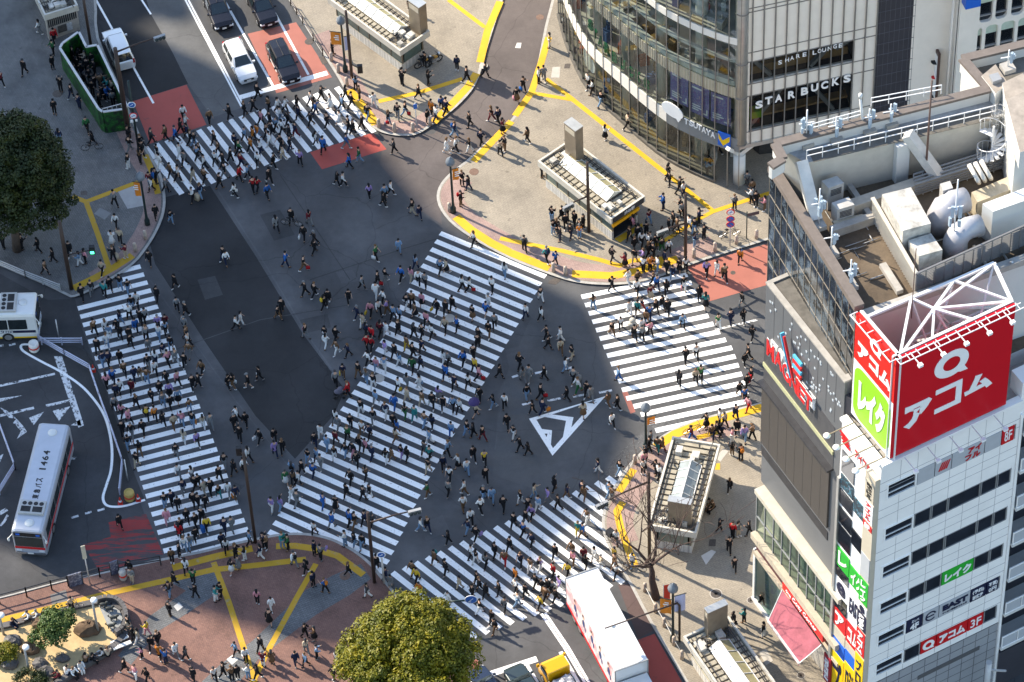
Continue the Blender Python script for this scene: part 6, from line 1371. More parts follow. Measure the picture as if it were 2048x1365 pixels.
road_sign((277, 297), 162, 'dark post with a round blue sign above a red ringed sign at the upper zebra', ((.66, SIGB, WHITEL, 'arrow'), (.50, WHITEL, SIGR, 'arrow')), (-.3, .40, .55, .22, WHITEL), POLE_G, r=.1)
road_sign((1493, 478), 424, 'dark post with a black and lime direction board on the right pavement', (), (.05, .86, .9, .32, DARKP), POLE_G)
road_sign((834, 260), 206, 'thin pale post with a small blue sign at the tip of the upper pavement', (), (-.15, .8, .3, .5, SIGB))
road_sign((118, 676), 640, 'thin white post standing in the bus terminal lane', zz=0)
road_sign((256, 962), 920, 'thin grey post behind the striped barrel at the left zebra', zz=0)
road_sign((768, 1166), 1108, 'leaning pale post beside the signal pole at the diagonal zebra, with blue sign', ((1., SIGB, WHITEL, 'arrow'),), None, POLE_W, r=.08)
road_sign((180, 1168), 1096, 'pale post with a louvred board beside the plaza railing', (), (-.15, .72, .3, 1.5, M('louvred_beige_board', (.45, .42, .34), .7)))
p = V3(P(893, 1300, 0)); t = T('road_sign', 'round blue arrow sign on a dark arm sticking out of the large tree', 'road sign', tuple(p)); h = 6.0; mb = MB(); q = V3(P(942, 1199, h)); mb.tube([p, p + Vector((0, 0, h - .3)), q - Vector((.1, 0, .1))], .07, 10); mb.build('post', POLE_G, t)
mb = MB(); disc_to_cam(mb, q, .45); o = mb.build('sign_disc', WHITEL, t); mb = MB(); disc_to_cam(mb, q, .40, 0, .02); o2 = mb.build('disc_face', SIGB, o); mb = MB(); c = q + Vector((0, -.07, 0)); mb.bar(c + Vector((-.2, 0, -.2)), c + Vector((.15, 0, .18)), .09, .02); mb.bar(c + Vector((-.2, 0, -.2)), c + Vector((0, 0, -.2)), .08, .02); mb.build('sign_symbol', WHITEL, o)
for b, vt, lab in (((197, 1268), 1198, 'grey pole with a white globe lamp at the relief wall of the sand garden'), ((60, 1350), 1292, 'grey pole with a white globe lamp among the garden boulders'), ((8, 1272), 1228, 'grey lamp pole cut by the left edge beside the sand garden')):
    p = V3(P(*b, .2)); h = top_of(b, vt); t = T('garden_lamp', lab, 'street lamp', tuple(p), 'globe lamps of the sand garden'); mb = MB(); mb.tube([p, p + Vector((0, 0, h))], [.10, .07], 10); mb.build('pole', GREYM, t); mb = MB(); mb.ell(tuple(p + Vector((.15, -.1, h - .05))), .26, .26, .2, 14, 8); mb.build('lamp_globe', GLOBE, t)
k_ = 0
for i, (u, v) in enumerate([(663, 122), (677, 145), (694, 172), (758, 255), (789, 263), (826, 263), (860, 251), (899, 423), (1107, 543), (1131, 550), (1388, 515), (1430, 502), (1473, 488), (1513, 477), (1270, 927), (1290, 1183), (1311, 1224), (1329, 1253), (1348, 1290), (1364, 1318), (291, 478), (271, 503)]):
    p = P(u, v, KZ); mb = MB(); mb.lathe(p, [(.15, 0), (.15, .72), (.13, .74), (.13, .78), (.15, .80), (.14, .9), (.08, .97), (.0, 1.0)], 12)
    where = ('upper island' if i < 7 else 'curve below middle kiosk' if i < 10 else 'row by faded red road' if i < 14 else 'lower right kerb' if i < 20 else 'shaded left kerb')
    k = i if i < 7 else i - 7 if i < 10 else i - 10 if i < 14 else i - 14 if i < 20 else i - 20
    nth = ('first', 'second', 'third', 'fourth', 'fifth', 'sixth', 'seventh')[k]
    tag(mb.build('bollard', BOLL, org=p), f'{nth} stone bollard from the upper left end of the {where}', 'bollard', 'stone bollards along the kerbs')
def guard(pts, label, mat=RAILW, h=.85, zz=0., rails=(.35, .62, .9), step=2.0, r=.05, name='guard_rail', slab=False):
    w = [V3(P(*q, zz)) for q in pts]; t = T(name, label, 'guard rail', tuple(w[0])); up = Vector((0, 0, 1)); mb = MB()
    for z in rails: mb.tube([p + up * h * z for p in w], r, 8)
    mb.build('rail', mat, t); mb = MB()
    for a, b in zip(w, w[1:]):
        n = max(1, round((b - a).length / step))
        for i in range(n + 1): q = a.lerp(b, i / n); mb.bar(q, q + up * h, .09)
    mb.build('post', mat, t)
    if slab: mb = MB(); [mb.bar(a + up * .12, b + up * .12, .35, .22) for a, b in zip(w, w[1:])]; mb.build('base', CONC, t)
guard([(78, 684), (130, 714), (180, 742), (200, 800), (222, 860), (246, 930), (240, 990)], 'long pale bluish guard rail between bus terminal and left zebra')
guard([(84, 690), (165, 690)], 'short horizontal guard rail at the top of the bus island')
guard([(-20, 815), (0, 856), (31, 940), (0, 990)], 'guard rail cut by the left edge beside the silver bus')
guard([(-10, 530), (52, 556), (121, 583)], 'white guard rail on the kerb above the white bus', POLE_W, zz=KZ, slab=False)
guard([(-20, 1214), (0, 1208), (54, 1194), (104, 1180), (137, 1172), (200, 1154), (262, 1140), (322, 1130)], 'dark railing along the road edge of the brick plaza', DKMET, 1.1, KZ, (.5, .95), 2.0, .05, 'railing', False)
guard([(582, 12), (606, 48), (627, 82), (646, 112)], 'dark chain railing beside the red road coating', POLE_B, .8, KZ, (.6, .95), 1.6, .03, 'railing', False)
guard([(1290, 1183), (1311, 1224), (1329, 1253), (1348, 1290), (1364, 1318)], 'thin rope rail between the bollards beside the white trailer', POLE_W, .7, KZ, (.9,), 3, .025, 'railing', False)
for (u, v, mt, lab) in ((69, 700, CREAM, 'cream crash barrel with red marks at the tip of the bus island'), (260, 998, M('gold_barrel', (.42, .30, .08), .5), 'golden striped crash barrel at the lower end of the left zebra')):
    p = P(u, v); t = T('crash_barrel', lab, 'barrel', p); mb = MB(); mb.lathe(p, [(.36, 0), (.4, .1), (.36, .3), (.4, .55), (.38, .8), (.3, .84), (.28, .78), (.05, .78)], 18); mb.build('drum', mt, t); mb = MB(); mb.lathe(p, [(.405, .34), (.41, .5)], 18); mb.build('red_stripe', REDM, t)
for u, v, lab in ((187, 742, 'red traffic cone at the bend of the guard rail'), (241, 1007, 'red traffic cone left of the golden barrel'), (277, 1001, 'red traffic cone right of the golden barrel')):
    p = P(u, v); t = T('traffic_cone', lab, 'traffic cone', p); mb = MB(); mb.cbox(p, .38, .38, .04); mb.lathe(p, [(.15, .04), (.09, .38), (.035, .7), (.03, .72)], 14); mb.build('cone', REDM, t); mb = MB(); mb.lathe(p, [(.125, .22), (.095, .38)], 14); mb.build('white_band', WHITEL, t)
for u0, v0, u1, v1, h, lab in ((139, 1176, 167, 1168, 1.4, 'information board hanging on the plaza railing'), (223, 1152, 239, 1146, 1.5, 'narrow poster board on the plaza railing near the red coating'), (1266, 1000, 1280, 1002, 0.01, '')):
    if not lab: continue
    a, b = V3(P(u0, v0, KZ)), V3(P(u1, v1, KZ)); t = T('notice_board', lab, 'notice board', tuple(a)); mb = MB(); d = b - a; mb.obox(a, d, Vector((0, .08, 0)), (0, 0, h)); mb.build('board', poster_mat('notice_print', [(.35, (.03, .035, .07)), (.5, (.10, .11, .16)), (.6, (.42, .42, .45)), (.7, (.3, .04, .04))], 4), t); mb = MB(); [mb.bar(q, q + Vector((0, 0, h + .05)), .06) for q in (a, b)]; mb.build('frame', DKMET, t)
p = P(247, 1158, KZ); t = T('litter_bin', 'round pale bin with red band beside the poster board', 'bin', p); mb = MB(); mb.lathe(p, [(.25, 0), (.28, .1), (.28, .85), (.2, .95)], 14); mb.build('drum', PALE, t); mb = MB(); mb.lathe(p, [(.285, .4), (.285, .6)], 14); mb.build('red_band', REDM, t)
p = V3(P(1327, 1212, KZ)); t = T('feather_banner', 'red and white feather banner beside the bare tree', 'banner', tuple(p)); mb = MB(); mb.tube([p, p + Vector((0, 0, 2.5))], .025, 6); mb.build('rod', POLE_W, t); mb = MB(); mb.obox(p + Vector((.03, 0, .5)), (.45, .1, 0), (0, .02, 0), (0, 0, 1.9)); mb.build('flag', REDM, t)
p = V3(P(1990, 1420, 0)); t = T('street_pole', 'grey pole with a side arm in the dark street at the lower right', 'pole', tuple(p)); h = top_of((1968, 1420), 1325); mb = MB(); p = V3(P(1968, 1420)); mb.tube([p, p + Vector((0, 0, h))], .22, 14); mb.build('mast', POLE_W, t); mb = MB(); mb.bar(p + Vector((0, 0, h - .9)), p + Vector((1.3, .2, h - 1.4)), .12); mb.build('arm', POLE_W, t)
# two-wheelers
def bike(u, v, hd, label, zz=KZ, motor=False, box=False, group=None):
    p, f, s = frame_of(P(u, v, zz), hd); up = Vector((0, 0, 1)); at = lambda x, y, z: p + f * x + s * y + up * z; t = T('motorcycle' if motor else 'bicycle', label, 'motorcycle' if motor else 'bicycle', tuple(p), group); r = .3 if motor else .33
    for x in (-.55, .55):
        mb = MB(); mb.tube([at(x + r * math.cos(g), 0, r + r * math.sin(g)) for g in np.linspace(0, 2 * math.pi, 19)], .05 if motor else .022, 6, cap=False); w_ = mb.build('wheel', TYRE, t); mb = MB()
        for g in range(0, 180, 30): mb.bar(at(x - r * math.cos(R(g)), 0, r - r * math.sin(R(g))), at(x + r * math.cos(R(g)), 0, r + r * math.sin(R(g))), .012)
        mb.build('spokes', RIM, w_)
    mb = MB(); k = .05 if motor else .025
    for a, b in ((at(-.55, 0, r), at(-.12, 0, .45)), (at(-.12, 0, .45), at(-.22, 0, .85)), (at(-.2, 0, .8), at(.38, 0, .85)), (at(-.12, 0, .45), at(.4, 0, .75)), (at(.55, 0, r), at(.4, 0, .98)), (at(-.55, 0, r), at(-.22, 0, .8))): mb.tube([a, b], k, 6)
    mb.build('frame', DKMET, t); mb = MB(); mb.tube([at(.36, -.28, 1.0), at(.42, 0, .97), at(.36, .28, 1.0)], .022, 6); mb.build('handlebar', DKMET, t); mb = MB(); mb.ell(tuple(at(-.25, 0, .9)), .17 if not motor else .3, .1 if not motor else .16, .06, 10, 6); mb.build('saddle', BLACK, t)
    if motor: mb = MB(); mb.ell(tuple(at(.08, 0, .78)), .3, .16, .15, 12, 8); mb.build('fuel_tank', M('amber_tank', (.4, .2, .02), .3, spec=.6), t); mb = MB(); mb.cbox(at(0, 0, .3), .45, .28, .35, hd); mb.build('engine', RIM, t); mb = MB(); mb.ell(tuple(at(.55, 0, .9)), .12, .12, .12, 10, 6); mb.build('headlight', LAMP, t)
    if box: mb = MB(); mb.cbox(at(-.6, 0, .75), .5, .5, .48, hd); mb.build('delivery_box', BLACK, t)
    return t
bike(849, 133, 20, 'black motorcycle parked nearest the kiosk, left one of the pair', motor=True, group='motorcycles beside the upper kiosk'); bike(868, 128, 35, 'motorcycle with amber tank, right one of the parked pair', motor=True, group='motorcycles beside the upper kiosk')
bike(1459, 474, 10, 'bicycle standing under the three round road signs'); bike(1359, 476, -20, 'bicycle among the crowd left of the brown signal pole'); bike(1388, 866, 15, 'bicycle on yellow paving behind the lower right kiosk'); bike(1232, 1092, -50, 'delivery bicycle with a large black box at the lower right kerb', box=True); bike(1270, 1140, -20, 'black bicycle on yellow paving below the delivery bicycle'); bike(145, 1222, 10, 'bicycle leaning at the sand garden bench'); bike(584, 452, -15, 'bicycle being pushed across the open road'); bike(185, 300, 5, 'bicycle wheeled across the shaded plaza beside the big tree')

# ------------------------------------------------------------------ trees and plants
def leaf_mat(name, a, b, c):
    if name in MATS: return MATS[name]
    m, nt, bs = nt_new(name); nt.links.new(ramp(nt, noise(nt, .9, 4, .7), [(.3, a), (.5, b), (.7, c)]), bs.inputs['Base Color']); bs.inputs['Roughness'].default_value = .55; bs.inputs['Specular IOR Level'].default_value = .3
    bs.inputs['Subsurface Weight'].default_value = 0.; MATS[name] = m; return m
BARK = M('bark', (.09, .065, .05), .9, var=.3, scale=5)
def crown_mesh(name, c, blobs, nclump, nleaf, clump_r, leaf, seed):
    """leaf-sized quads in clumps spread through and over a set of ellipsoids"""
    rg = np.random.default_rng(seed); bl = np.array(blobs, float); vol = bl[:, 3] * bl[:, 4] * bl[:, 5]; pick = rg.choice(len(bl), nclump, p=vol / vol.sum())
    d = rg.normal(size=(nclump, 3)); d /= np.linalg.norm(d, axis=1)[:, None]; d[:, 2] = np.where(d[:, 2] < -.35, -d[:, 2], d[:, 2]); rad = rg.uniform(.55, 1.0, nclump) ** .6
    cc = bl[pick, :3] + d * bl[pick, 3:6] * rad[:, None]; cr = clump_r * rg.uniform(.6, 1.3, nclump)
    ci = np.repeat(np.arange(nclump), nleaf); N = len(ci); o = rg.normal(size=(N, 3)); o /= np.linalg.norm(o, axis=1)[:, None]; pos = cc[ci] + o * (cr[ci] * rg.uniform(.45, 1., N) ** .5)[:, None] * np.array([1, 1, .75])
    nrm = o * .8 + rg.normal(size=(N, 3)) * .45 + np.array([0, 0, .35]); nrm /= np.linalg.norm(nrm, axis=1)[:, None]; t = np.cross(nrm, rg.normal(size=(N, 3))); t /= np.linalg.norm(t, axis=1)[:, None]; b = np.cross(nrm, t); s = leaf * rg.uniform(.6, 1.3, N)[:, None]
    v = np.stack([pos - t * s - b * s * .5, pos + t * s * .2 - b * s * .6, pos + t * s + b * s * .4, pos - t * s * .3 + b * s * .6], 1).reshape(-1, 3) + np.array(c)
    me = bpy.data.meshes.new(name); me.vertices.add(N * 4); me.vertices.foreach_set('co', v.ravel()); me.loops.add(N * 4); me.loops.foreach_set('vertex_index', np.arange(N * 4)); me.polygons.add(N); me.polygons.foreach_set('loop_start', np.arange(N) * 4); me.polygons.foreach_set('loop_total', np.full(N, 4)); me.update(calc_edges=True); return me
def tree(label, base, blobs, nclump, nleaf, cr, leaf, mat, h, seed, tr=.35, cat='tree', name='broadleaf_tree', group=None):
    p = V3(base); t = T(name, label, cat, tuple(p), group); o = bpy.data.objects.new('crown', crown_mesh('crown', (0, 0, 0), blobs, nclump, nleaf, cr, leaf, seed)); COL.objects.link(o); o.data.materials.append(mat); o.parent = t
    r = random.Random(seed); mb = MB(); top = Vector((blobs[0][0], blobs[0][1], blobs[0][2])); mb.tube([p, p + Vector((.1, 0, h * .35)), p + top], [tr, tr * .75, tr * .3], 10)
    for b in blobs[1:6]: mb.tube([p + Vector((.05, 0, h * .35)), p + (Vector(b[:3]) + top) * .42, p + Vector(b[:3])], [tr * .5, tr * .3, tr * .12], 8)
    mb.build('trunk', BARK, t); return t
LF1 = leaf_mat('sunlit_camphor_leaves', (.035, .05, .002), (.12, .118, .003), (.26, .205, .004)); LF2 = leaf_mat('dark_evergreen_leaves', (.009, .017, .004), (.020, .032, .006), (.055, .06, .008)); LF3 = leaf_mat('garden_shrub_leaves', (.03, .06, .015), (.06, .10, .02), (.11, .13, .03))
p = V3(P(822, 1398, KZ)); c0 = V3(P(812, 1305, 6.5)) - p
bl = [(c0.x, c0.y, 6.0, 4.0, 3.8, 3.0)]; rr_ = random.Random(12)
for i in range(13): a = i * 2 * math.pi / 9; d_ = 3.0 if i < 9 else 1.5; bl.append((c0.x + d_ * math.cos(a), c0.y + d_ * math.sin(a), 5.6 + rr_.uniform(-.8, 1.0) + (1.5 if i >= 9 else 0), 2.1, 2.0, 1.7))
tree('large sunlit yellow green tree standing on the brick plaza at the bottom', p, bl, 620, 190, .72, .095, LF1, 8, 3, .4)
p = V3(P(35, 500, KZ)); c0 = V3(P(30, 340, 7.0)) - p; bl = [(c0.x, c0.y, 6.6, 3.9, 4.6, 4.4)]
for i in range(12): a = i * 2 * math.pi / 8; d_ = 2.3 if i < 8 else 1.2; bl.append((c0.x + d_ * math.cos(a), c0.y + d_ * 1.1 * math.sin(a), 6.1 + rr_.uniform(-2.4, 1.2) + (2.2 if i >= 8 else 0), 1.9, 1.9, 2.0))
bl += [(c0.x + 1.2, c0.y - 1.5, 3.6, 2.3, 2.2, 2.0), (c0.x - 1.5, c0.y - 1.6, 3.6, 2.3, 2.2, 2.0), (c0.x + 2.6, c0.y - .3, 4.6, 1.7, 1.8, 2.0)]
tree('large dark evergreen tree on the shaded pavement at the left edge', p, bl, 620, 150, .75, .105, LF2, 8, 5, .4)
# bare tree
p = V3(P(1312, 1196, KZ)); bt = T('bare_tree', 'leafless street tree with spreading branches beside the white trailer', 'tree', tuple(p)); r_ = random.Random(21); mb = MB()
def branch(q, d, L, r, dep):
    pts = [q]; rs = [r]; e = d.normalized()
    for i in range(4): e = (e + Vector((r_.uniform(-.22, .22), r_.uniform(-.22, .22), r_.uniform(-.05, .18)))).normalized(); pts.append(pts[-1] + e * L / 4); rs.append(max(r * (1 - .13 * (i + 1)), .016))
    mb.tube(pts, rs, 7 if dep < 2 else 5)
    if dep < 4:
        for k in range(3 if dep else 5):
            i = r_.choice((2, 3, 4)) if dep else 4; a = r_.uniform(0, 6.28); x = Vector((math.cos(a), math.sin(a), r_.uniform(.1, .8))); branch(pts[i], e * .8 + x * .8, L * r_.uniform(.72, .92), rs[i] * .76, dep + 1)
branch(p, Vector((0, 0, 1)), 4.2, .34, 0); mb.build('trunk_and_branches', M('bare_bark', (.075, .05, .042), .9, var=.25, scale=4), bt)
# sand garden with rocks, shrubs and the relief wall
SAND = M('garden_sand', (.46, .34, .18), .9, var=.14, scale=1.6, bump=.3); GST = M('garden_wall_stone', (.085, .08, .08), .6, var=.3, scale=3)
ring = [(-30, 1262), (20, 1252), (60, 1240), (115, 1228), (150, 1216), (190, 1207), (225, 1208), (247, 1222), (256, 1245), (250, 1272), (232, 1292), (190, 1318), (150, 1342), (110, 1372), (-30, 1400)]
mb = MB(); mb.prism(pxs(ring, .3), .1, .38); struct(mb.build('ground_sand_garden', SAND))
g = T('garden_bench_wall', 'low dark stone wall around the sand garden', 'wall', P(120, 1228, KZ)); mb = MB(); [mb.bar(P(*a, .35), P(*b, .35), .45, .5) for a, b in zip(ring, ring[1:-1])]; mb.build('stone_wall', GST, g)
mb = MB()
for a, b, k in (((222, 1288), (256, 1272), 0), ((226, 1298), (262, 1284), 1), ((188, 1312), (212, 1300), 0)): mb.bar(P(*a, .55), P(*b, .55), .3, .08)
mb.build('bench_slat', WPAN, g)
rw = T('relief_wall', 'curved dark relief wall with small dog figures in the sand garden', 'sculpture', P(222, 1262, .3)); W_ = Wall(P(202, 1210, .3), 0)
arc = [(196, 1212), (215, 1208), (234, 1212), (246, 1226), (250, 1244), (244, 1262), (230, 1272)]; mb = MB(); q = [V3(P(*a, .3)) for a in smooth_path(arc, 3)]; n = len(q)
for i in range(n - 1): h0 = h1 = .75; d = Vector((-(q[i + 1] - q[i]).y, (q[i + 1] - q[i]).x, 0)).normalized() * .3; mb.obox(q[i], q[i + 1] - q[i], d, (0, 0, (h0 + h1) / 2))
mb.build('curved_wall', GST, rw); mb = MB(); mb.prism(pxs([(198, 1214), (216, 1210), (236, 1216), (246, 1240), (240, 1258), (226, 1268), (214, 1250)], .3), .3, .5); mb.build('grey_slab', M('relief_slab', (.24, .25, .25), .6, var=.15, scale=3), rw)
for u, v, k in ((219, 1222, 0), (228, 1240, 1), (223, 1256, 2), (207, 1214, 3)):
    pp_ = V3(P(u, v, .5)); mb = MB(); mb.ell(tuple(pp_ + Vector((0, 0, .3))), .3, .13, .15, 10, 6); mb.ell(tuple(pp_ + Vector((.3, 0, .5))), .13, .1, .11, 8, 6); mb.bar(pp_ + Vector((.18, 0, .3)), pp_ + Vector((.3, 0, .48)), .12)
    for x in (-.2, .2):
        for y in (-.07, .07): mb.bar(pp_ + Vector((x, y, 0)), pp_ + Vector((x, y, .3)), .06)
    mb.tube([pp_ + Vector((-.28, 0, .34)), pp_ + Vector((-.4, 0, .5)), pp_ + Vector((-.3, 0, .6))], .04, 6); mb.build('dog_figure', M('bronze_figure', (.045, .05, .048), .7, .0), rw)
for i, (u, v, s_) in enumerate([(26, 1286, .7), (125, 1320, .55), (80, 1330, .6), (88, 1250, .9), (175, 1262, 1.0), (62, 1300, .8), (20, 1330, .7), (92, 1348, .7)]):
    r2 = random.Random(i); pp_ = P(u, v, .35); mb = MB(); mb.ell((pp_[0], pp_[1], pp_[2] + s_ * .25), s_, s_ * r2.uniform(.6, .9), s_ * .6, 9, 6, sm=False); mb.v = [(x + r2.uniform(-.1, .1) * s_, y + r2.uniform(-.1, .1) * s_, z + r2.uniform(-.1, .1) * s_) for x, y, z in mb.v]
    lab = ('dark boulder at the left side of the sand garden', 'dark boulder nearest the benches of the sand garden', 'dark boulder below the round garden tree', 'flat stone behind the round garden tree', 'broad brown boulder between garden tree and relief wall', 'brown boulder left under the garden tree', 'boulder beside the yellow shrub at the left edge', 'boulder beside the lower garden lamp')[i]
    tag(mb.build('boulder', M('brown_rock', (.10, .065, .04), .9, var=.4, scale=2) if i in (3, 4, 5) else GST, org=pp_), lab, 'rock', 'boulders of the sand garden')
p = V3(P(112, 1292, .3)); tree('round green tree in the middle of the sand garden', p, [(.2, .2, 2.2, 1.1, 1.0, .9), (-1.0, -.3, 1.4, .8, .7, .6), (.9, .5, 2.3, .7, .8, .7), (.3, -.5, 1.8, .9, .7, .6), (.1, .8, 2.6, .7, .7, .6)], 150, 60, .36, .08, LF3, 2.2, 8, .12)
for u, v, k, mt, lab in ((8, 1318, 1., LF1, 'yellowish clipped shrub at the left edge of the garden'), (62, 1372, 1.3, LF2, 'dark shrub at the bottom edge of the sand garden')):
    p = V3(P(u, v, .3)); tree(lab, p, [(0, 0, .6, k, k * .8, .55), (k * .5, .2, .5, .6, .6, .45)], 90, 55, .28, .06, mt, .5, 9 + u, .06, 'shrub', 'garden_shrub')

# ------------------------------------------------------------------ green smoking enclosure
GP = poster_mat('green_printed_panel', [(.42, (.012, .016, .014)), (.48, (.012, .05, .016)), (.56, (.02, .13, .02)), (.64, (.04, .28, .025)), (.72, (.2, .3, .18))], 2.0)
eq = [(122, 98), (157, 64), (172, 95), (193, 90), (251, 216), (205, 224)]
en = T('smoking_enclosure', 'roofless green panelled smoking enclosure full of people', 'enclosure', P(190, 170, KZ)); mb = MB(); cap = MB(); H_ = 2.5
cor = [V3(P(u, v, H_)) for u, v in ((121, 97), (126, 88), (157, 66), (172, 96), (194, 92), (252, 212), (250, 218), (206, 224), (198, 218))]
for a, b in zip(cor, cor[1:] + cor[:1]):
    d = b - a; n = Vector((-d.y, d.x, 0)).normalized() * .1; mb.obox((a.x, a.y, .1), (d.x, d.y, 0), n, (0, 0, H_ - .1)); cap.obox((a.x - n.x * .5, a.y - n.y * .5, H_), (d.x, d.y, 0), n * 2, (0, 0, .08))
mb.build('green_panel', GP, en); cap.build('white_cap', POLE_W, en)
mb = MB(); a, b = cor[7], cor[5]
for i in range(6): q = a.lerp(b, i / 5); mb.bar(q, q + Vector((0, 0, .35)), .05)
mb.bar(a + Vector((0, 0, .35)), b + Vector((0, 0, .35)), .05); mb.build('top_rail', POLE_W, en)
# ------------------------------------------------------------------ people
SKIN = cloth_mat('skin'); CLOTH = cloth_mat('clothing'); HAIR = cloth_mat('hair', rough=.6); SHOE = cloth_mat('shoe'); DARKF = M('eye_and_lip', (.03, .015, .012), .5, var=.1); CROWD = cloth_mat('crowd_clothing', 'Col')
CC = dict(k=(.011, .011, .013), n=(.012, .018, .045), g=(.16, .165, .17), d=(.045, .045, .05), w=(.62, .62, .61), c=(.40, .33, .24), b=(.022, .10, .32), l=(.15, .24, .36), r=(.34, .012, .016), p=(.50, .22, .26), u=(.28, .20, .42), y=(.52, .36, .03), o=(.46, .15, .02), t=(.13, .075, .04), e=(.025, .11, .04), q=(.025, .18, .18), m=(.11, .012, .02), s=(.48, .30, .21))
CN = dict(k='black', n='navy', g='grey', d='charcoal', w='white', c='beige', b='blue', l='light blue', r='red', p='pink', u='lilac', y='yellow', o='orange', t='brown', e='green', q='teal', m='maroon', s='bare')
# pose: hip swing l/r (deg, + forward), knee bend l/r, arm swing l/r, elbow bend l/r, lean, sitting
POSES = {'stand': (3, -3, 0, 0, -4, 4, 10, 10, 0, 0), 'stride': (20, -17, 5, 16, -17, 19, 18, 22, 3, 0), 'step': (-13, 16, 18, 4, 14, -14, 25, 15, 3, 0), 'phone': (14, -14, 4, 14, 28, -10, 105, 15, 2, 0), 'wait': (4, -5, 0, 0, 22, 20, 95, 80, 0, 0), 'raise': (5, -5, 0, 0, 150, -5, 25, 12, -2, 0), 'push': (22, -20, 6, 16, 45, 45, 30, 30, 6, 0), 'sit': (84, 80, 82, 78, 28, 24, 70, 60, 8, 1)}
def joints(ps):
    hl, hr, kl, kr, al, ar, el, er, lean, sit = ps; J = {}; up0 = .47 if sit else .93
    rot = lambda a, L: Vector((0, math.sin(R(a)) * L, -math.cos(R(a)) * L))
    lift = 0 if sit else min(rot(hl, .44).z + rot(hl - kl, .42).z, 0) ; low = min(rot(hl, .44).z + rot(hl - kl, .42).z, rot(hr, .44).z + rot(hr - kr, .42).z)
    pz = up0 if sit else .085 - low
    P0 = Vector((0, 0, pz)); ln = lambda h: Vector((0, math.sin(R(lean)) * h, math.cos(R(lean)) * h))
    J['pel'] = P0; J['spi'] = P0 + ln(.2); J['che'] = P0 + ln(.41); J['nec'] = P0 + ln(.55); J['h0'] = P0 + ln(.61) + Vector((0, .015, 0)); J['h1'] = P0 + ln(.69) + Vector((0, .02, 0)); J['h2'] = P0 + ln(.765) + Vector((0, .01, 0))
    for sd, x, h, k, a, e in (('l', -1, hl, kl, al, el), ('r', 1, hr, kr, ar, er)):
        hip = P0 + Vector((.09 * x, 0, -.02)); kn = hip + rot(h, .42); an = kn + rot(h - k, .42); f = an + Vector((.01 * x, .14, -.045)) if not (h - k < -25) else an + Vector((0, .10, -.10))
        sh = P0 + ln(.46) + Vector((.175 * x, 0, 0)); elb = sh + rot(a, .28) + Vector((.05 * x, 0, 0)); wr = elb + rot(a + e, .25) + Vector((-.03 * x * (1 if e > 40 else 0), 0, 0)); d = (wr - elb).normalized()
        J.update({'hip' + sd: hip, 'kne' + sd: kn, 'ank' + sd: an, 'toe' + sd: f, 'sho' + sd: sh, 'elb' + sd: elb, 'wri' + sd: wr, 'pal' + sd: wr + d * .075}); J['dir' + sd] = d
    return J
def skinned(nodes, edges, rad, root, sub):
    names = list(nodes); me = bpy.data.meshes.new('figure'); me.from_pydata([tuple(nodes[n]) for n in names], [(names.index(a), names.index(b)) for a, b in edges], []); o = bpy.data.objects.new('figure', me); COL.objects.link(o)
    m = o.modifiers.new('skin', 'SKIN'); m.use_smooth_shade = True; m.branch_smoothing = .3
    if not me.skin_vertices: me.attributes.new
    sv = me.skin_vertices[0].data if me.skin_vertices else None
    if sv is None:
        bpy.context.view_layer.objects.active = o; bpy.ops.object.modifier_add(type='SKIN'); o.modifiers.remove(o.modifiers[-1]) if len(o.modifiers) > 1 else None; sv = me.skin_vertices[0].data
    for i, n in enumerate(names): sv[i].radius = rad[n] if isinstance(rad[n], tuple) else (rad[n], rad[n]); sv[i].use_root = (n == root); sv[i].use_loose = False
    if sub: s = o.modifiers.new('sub', 'SUBSURF'); s.levels = s.render_levels = sub
    dg = bpy.context.evaluated_depsgraph_get(); dg.update(); ev = o.evaluated_get(dg); em = ev.to_mesh(); v = [tuple(x.co) for x in em.vertices]; f = [tuple(p.vertices) for p in em.polygons]; ev.to_mesh_clear(); bpy.data.objects.remove(o); bpy.data.meshes.remove(me); return v, f
PM_ = {}
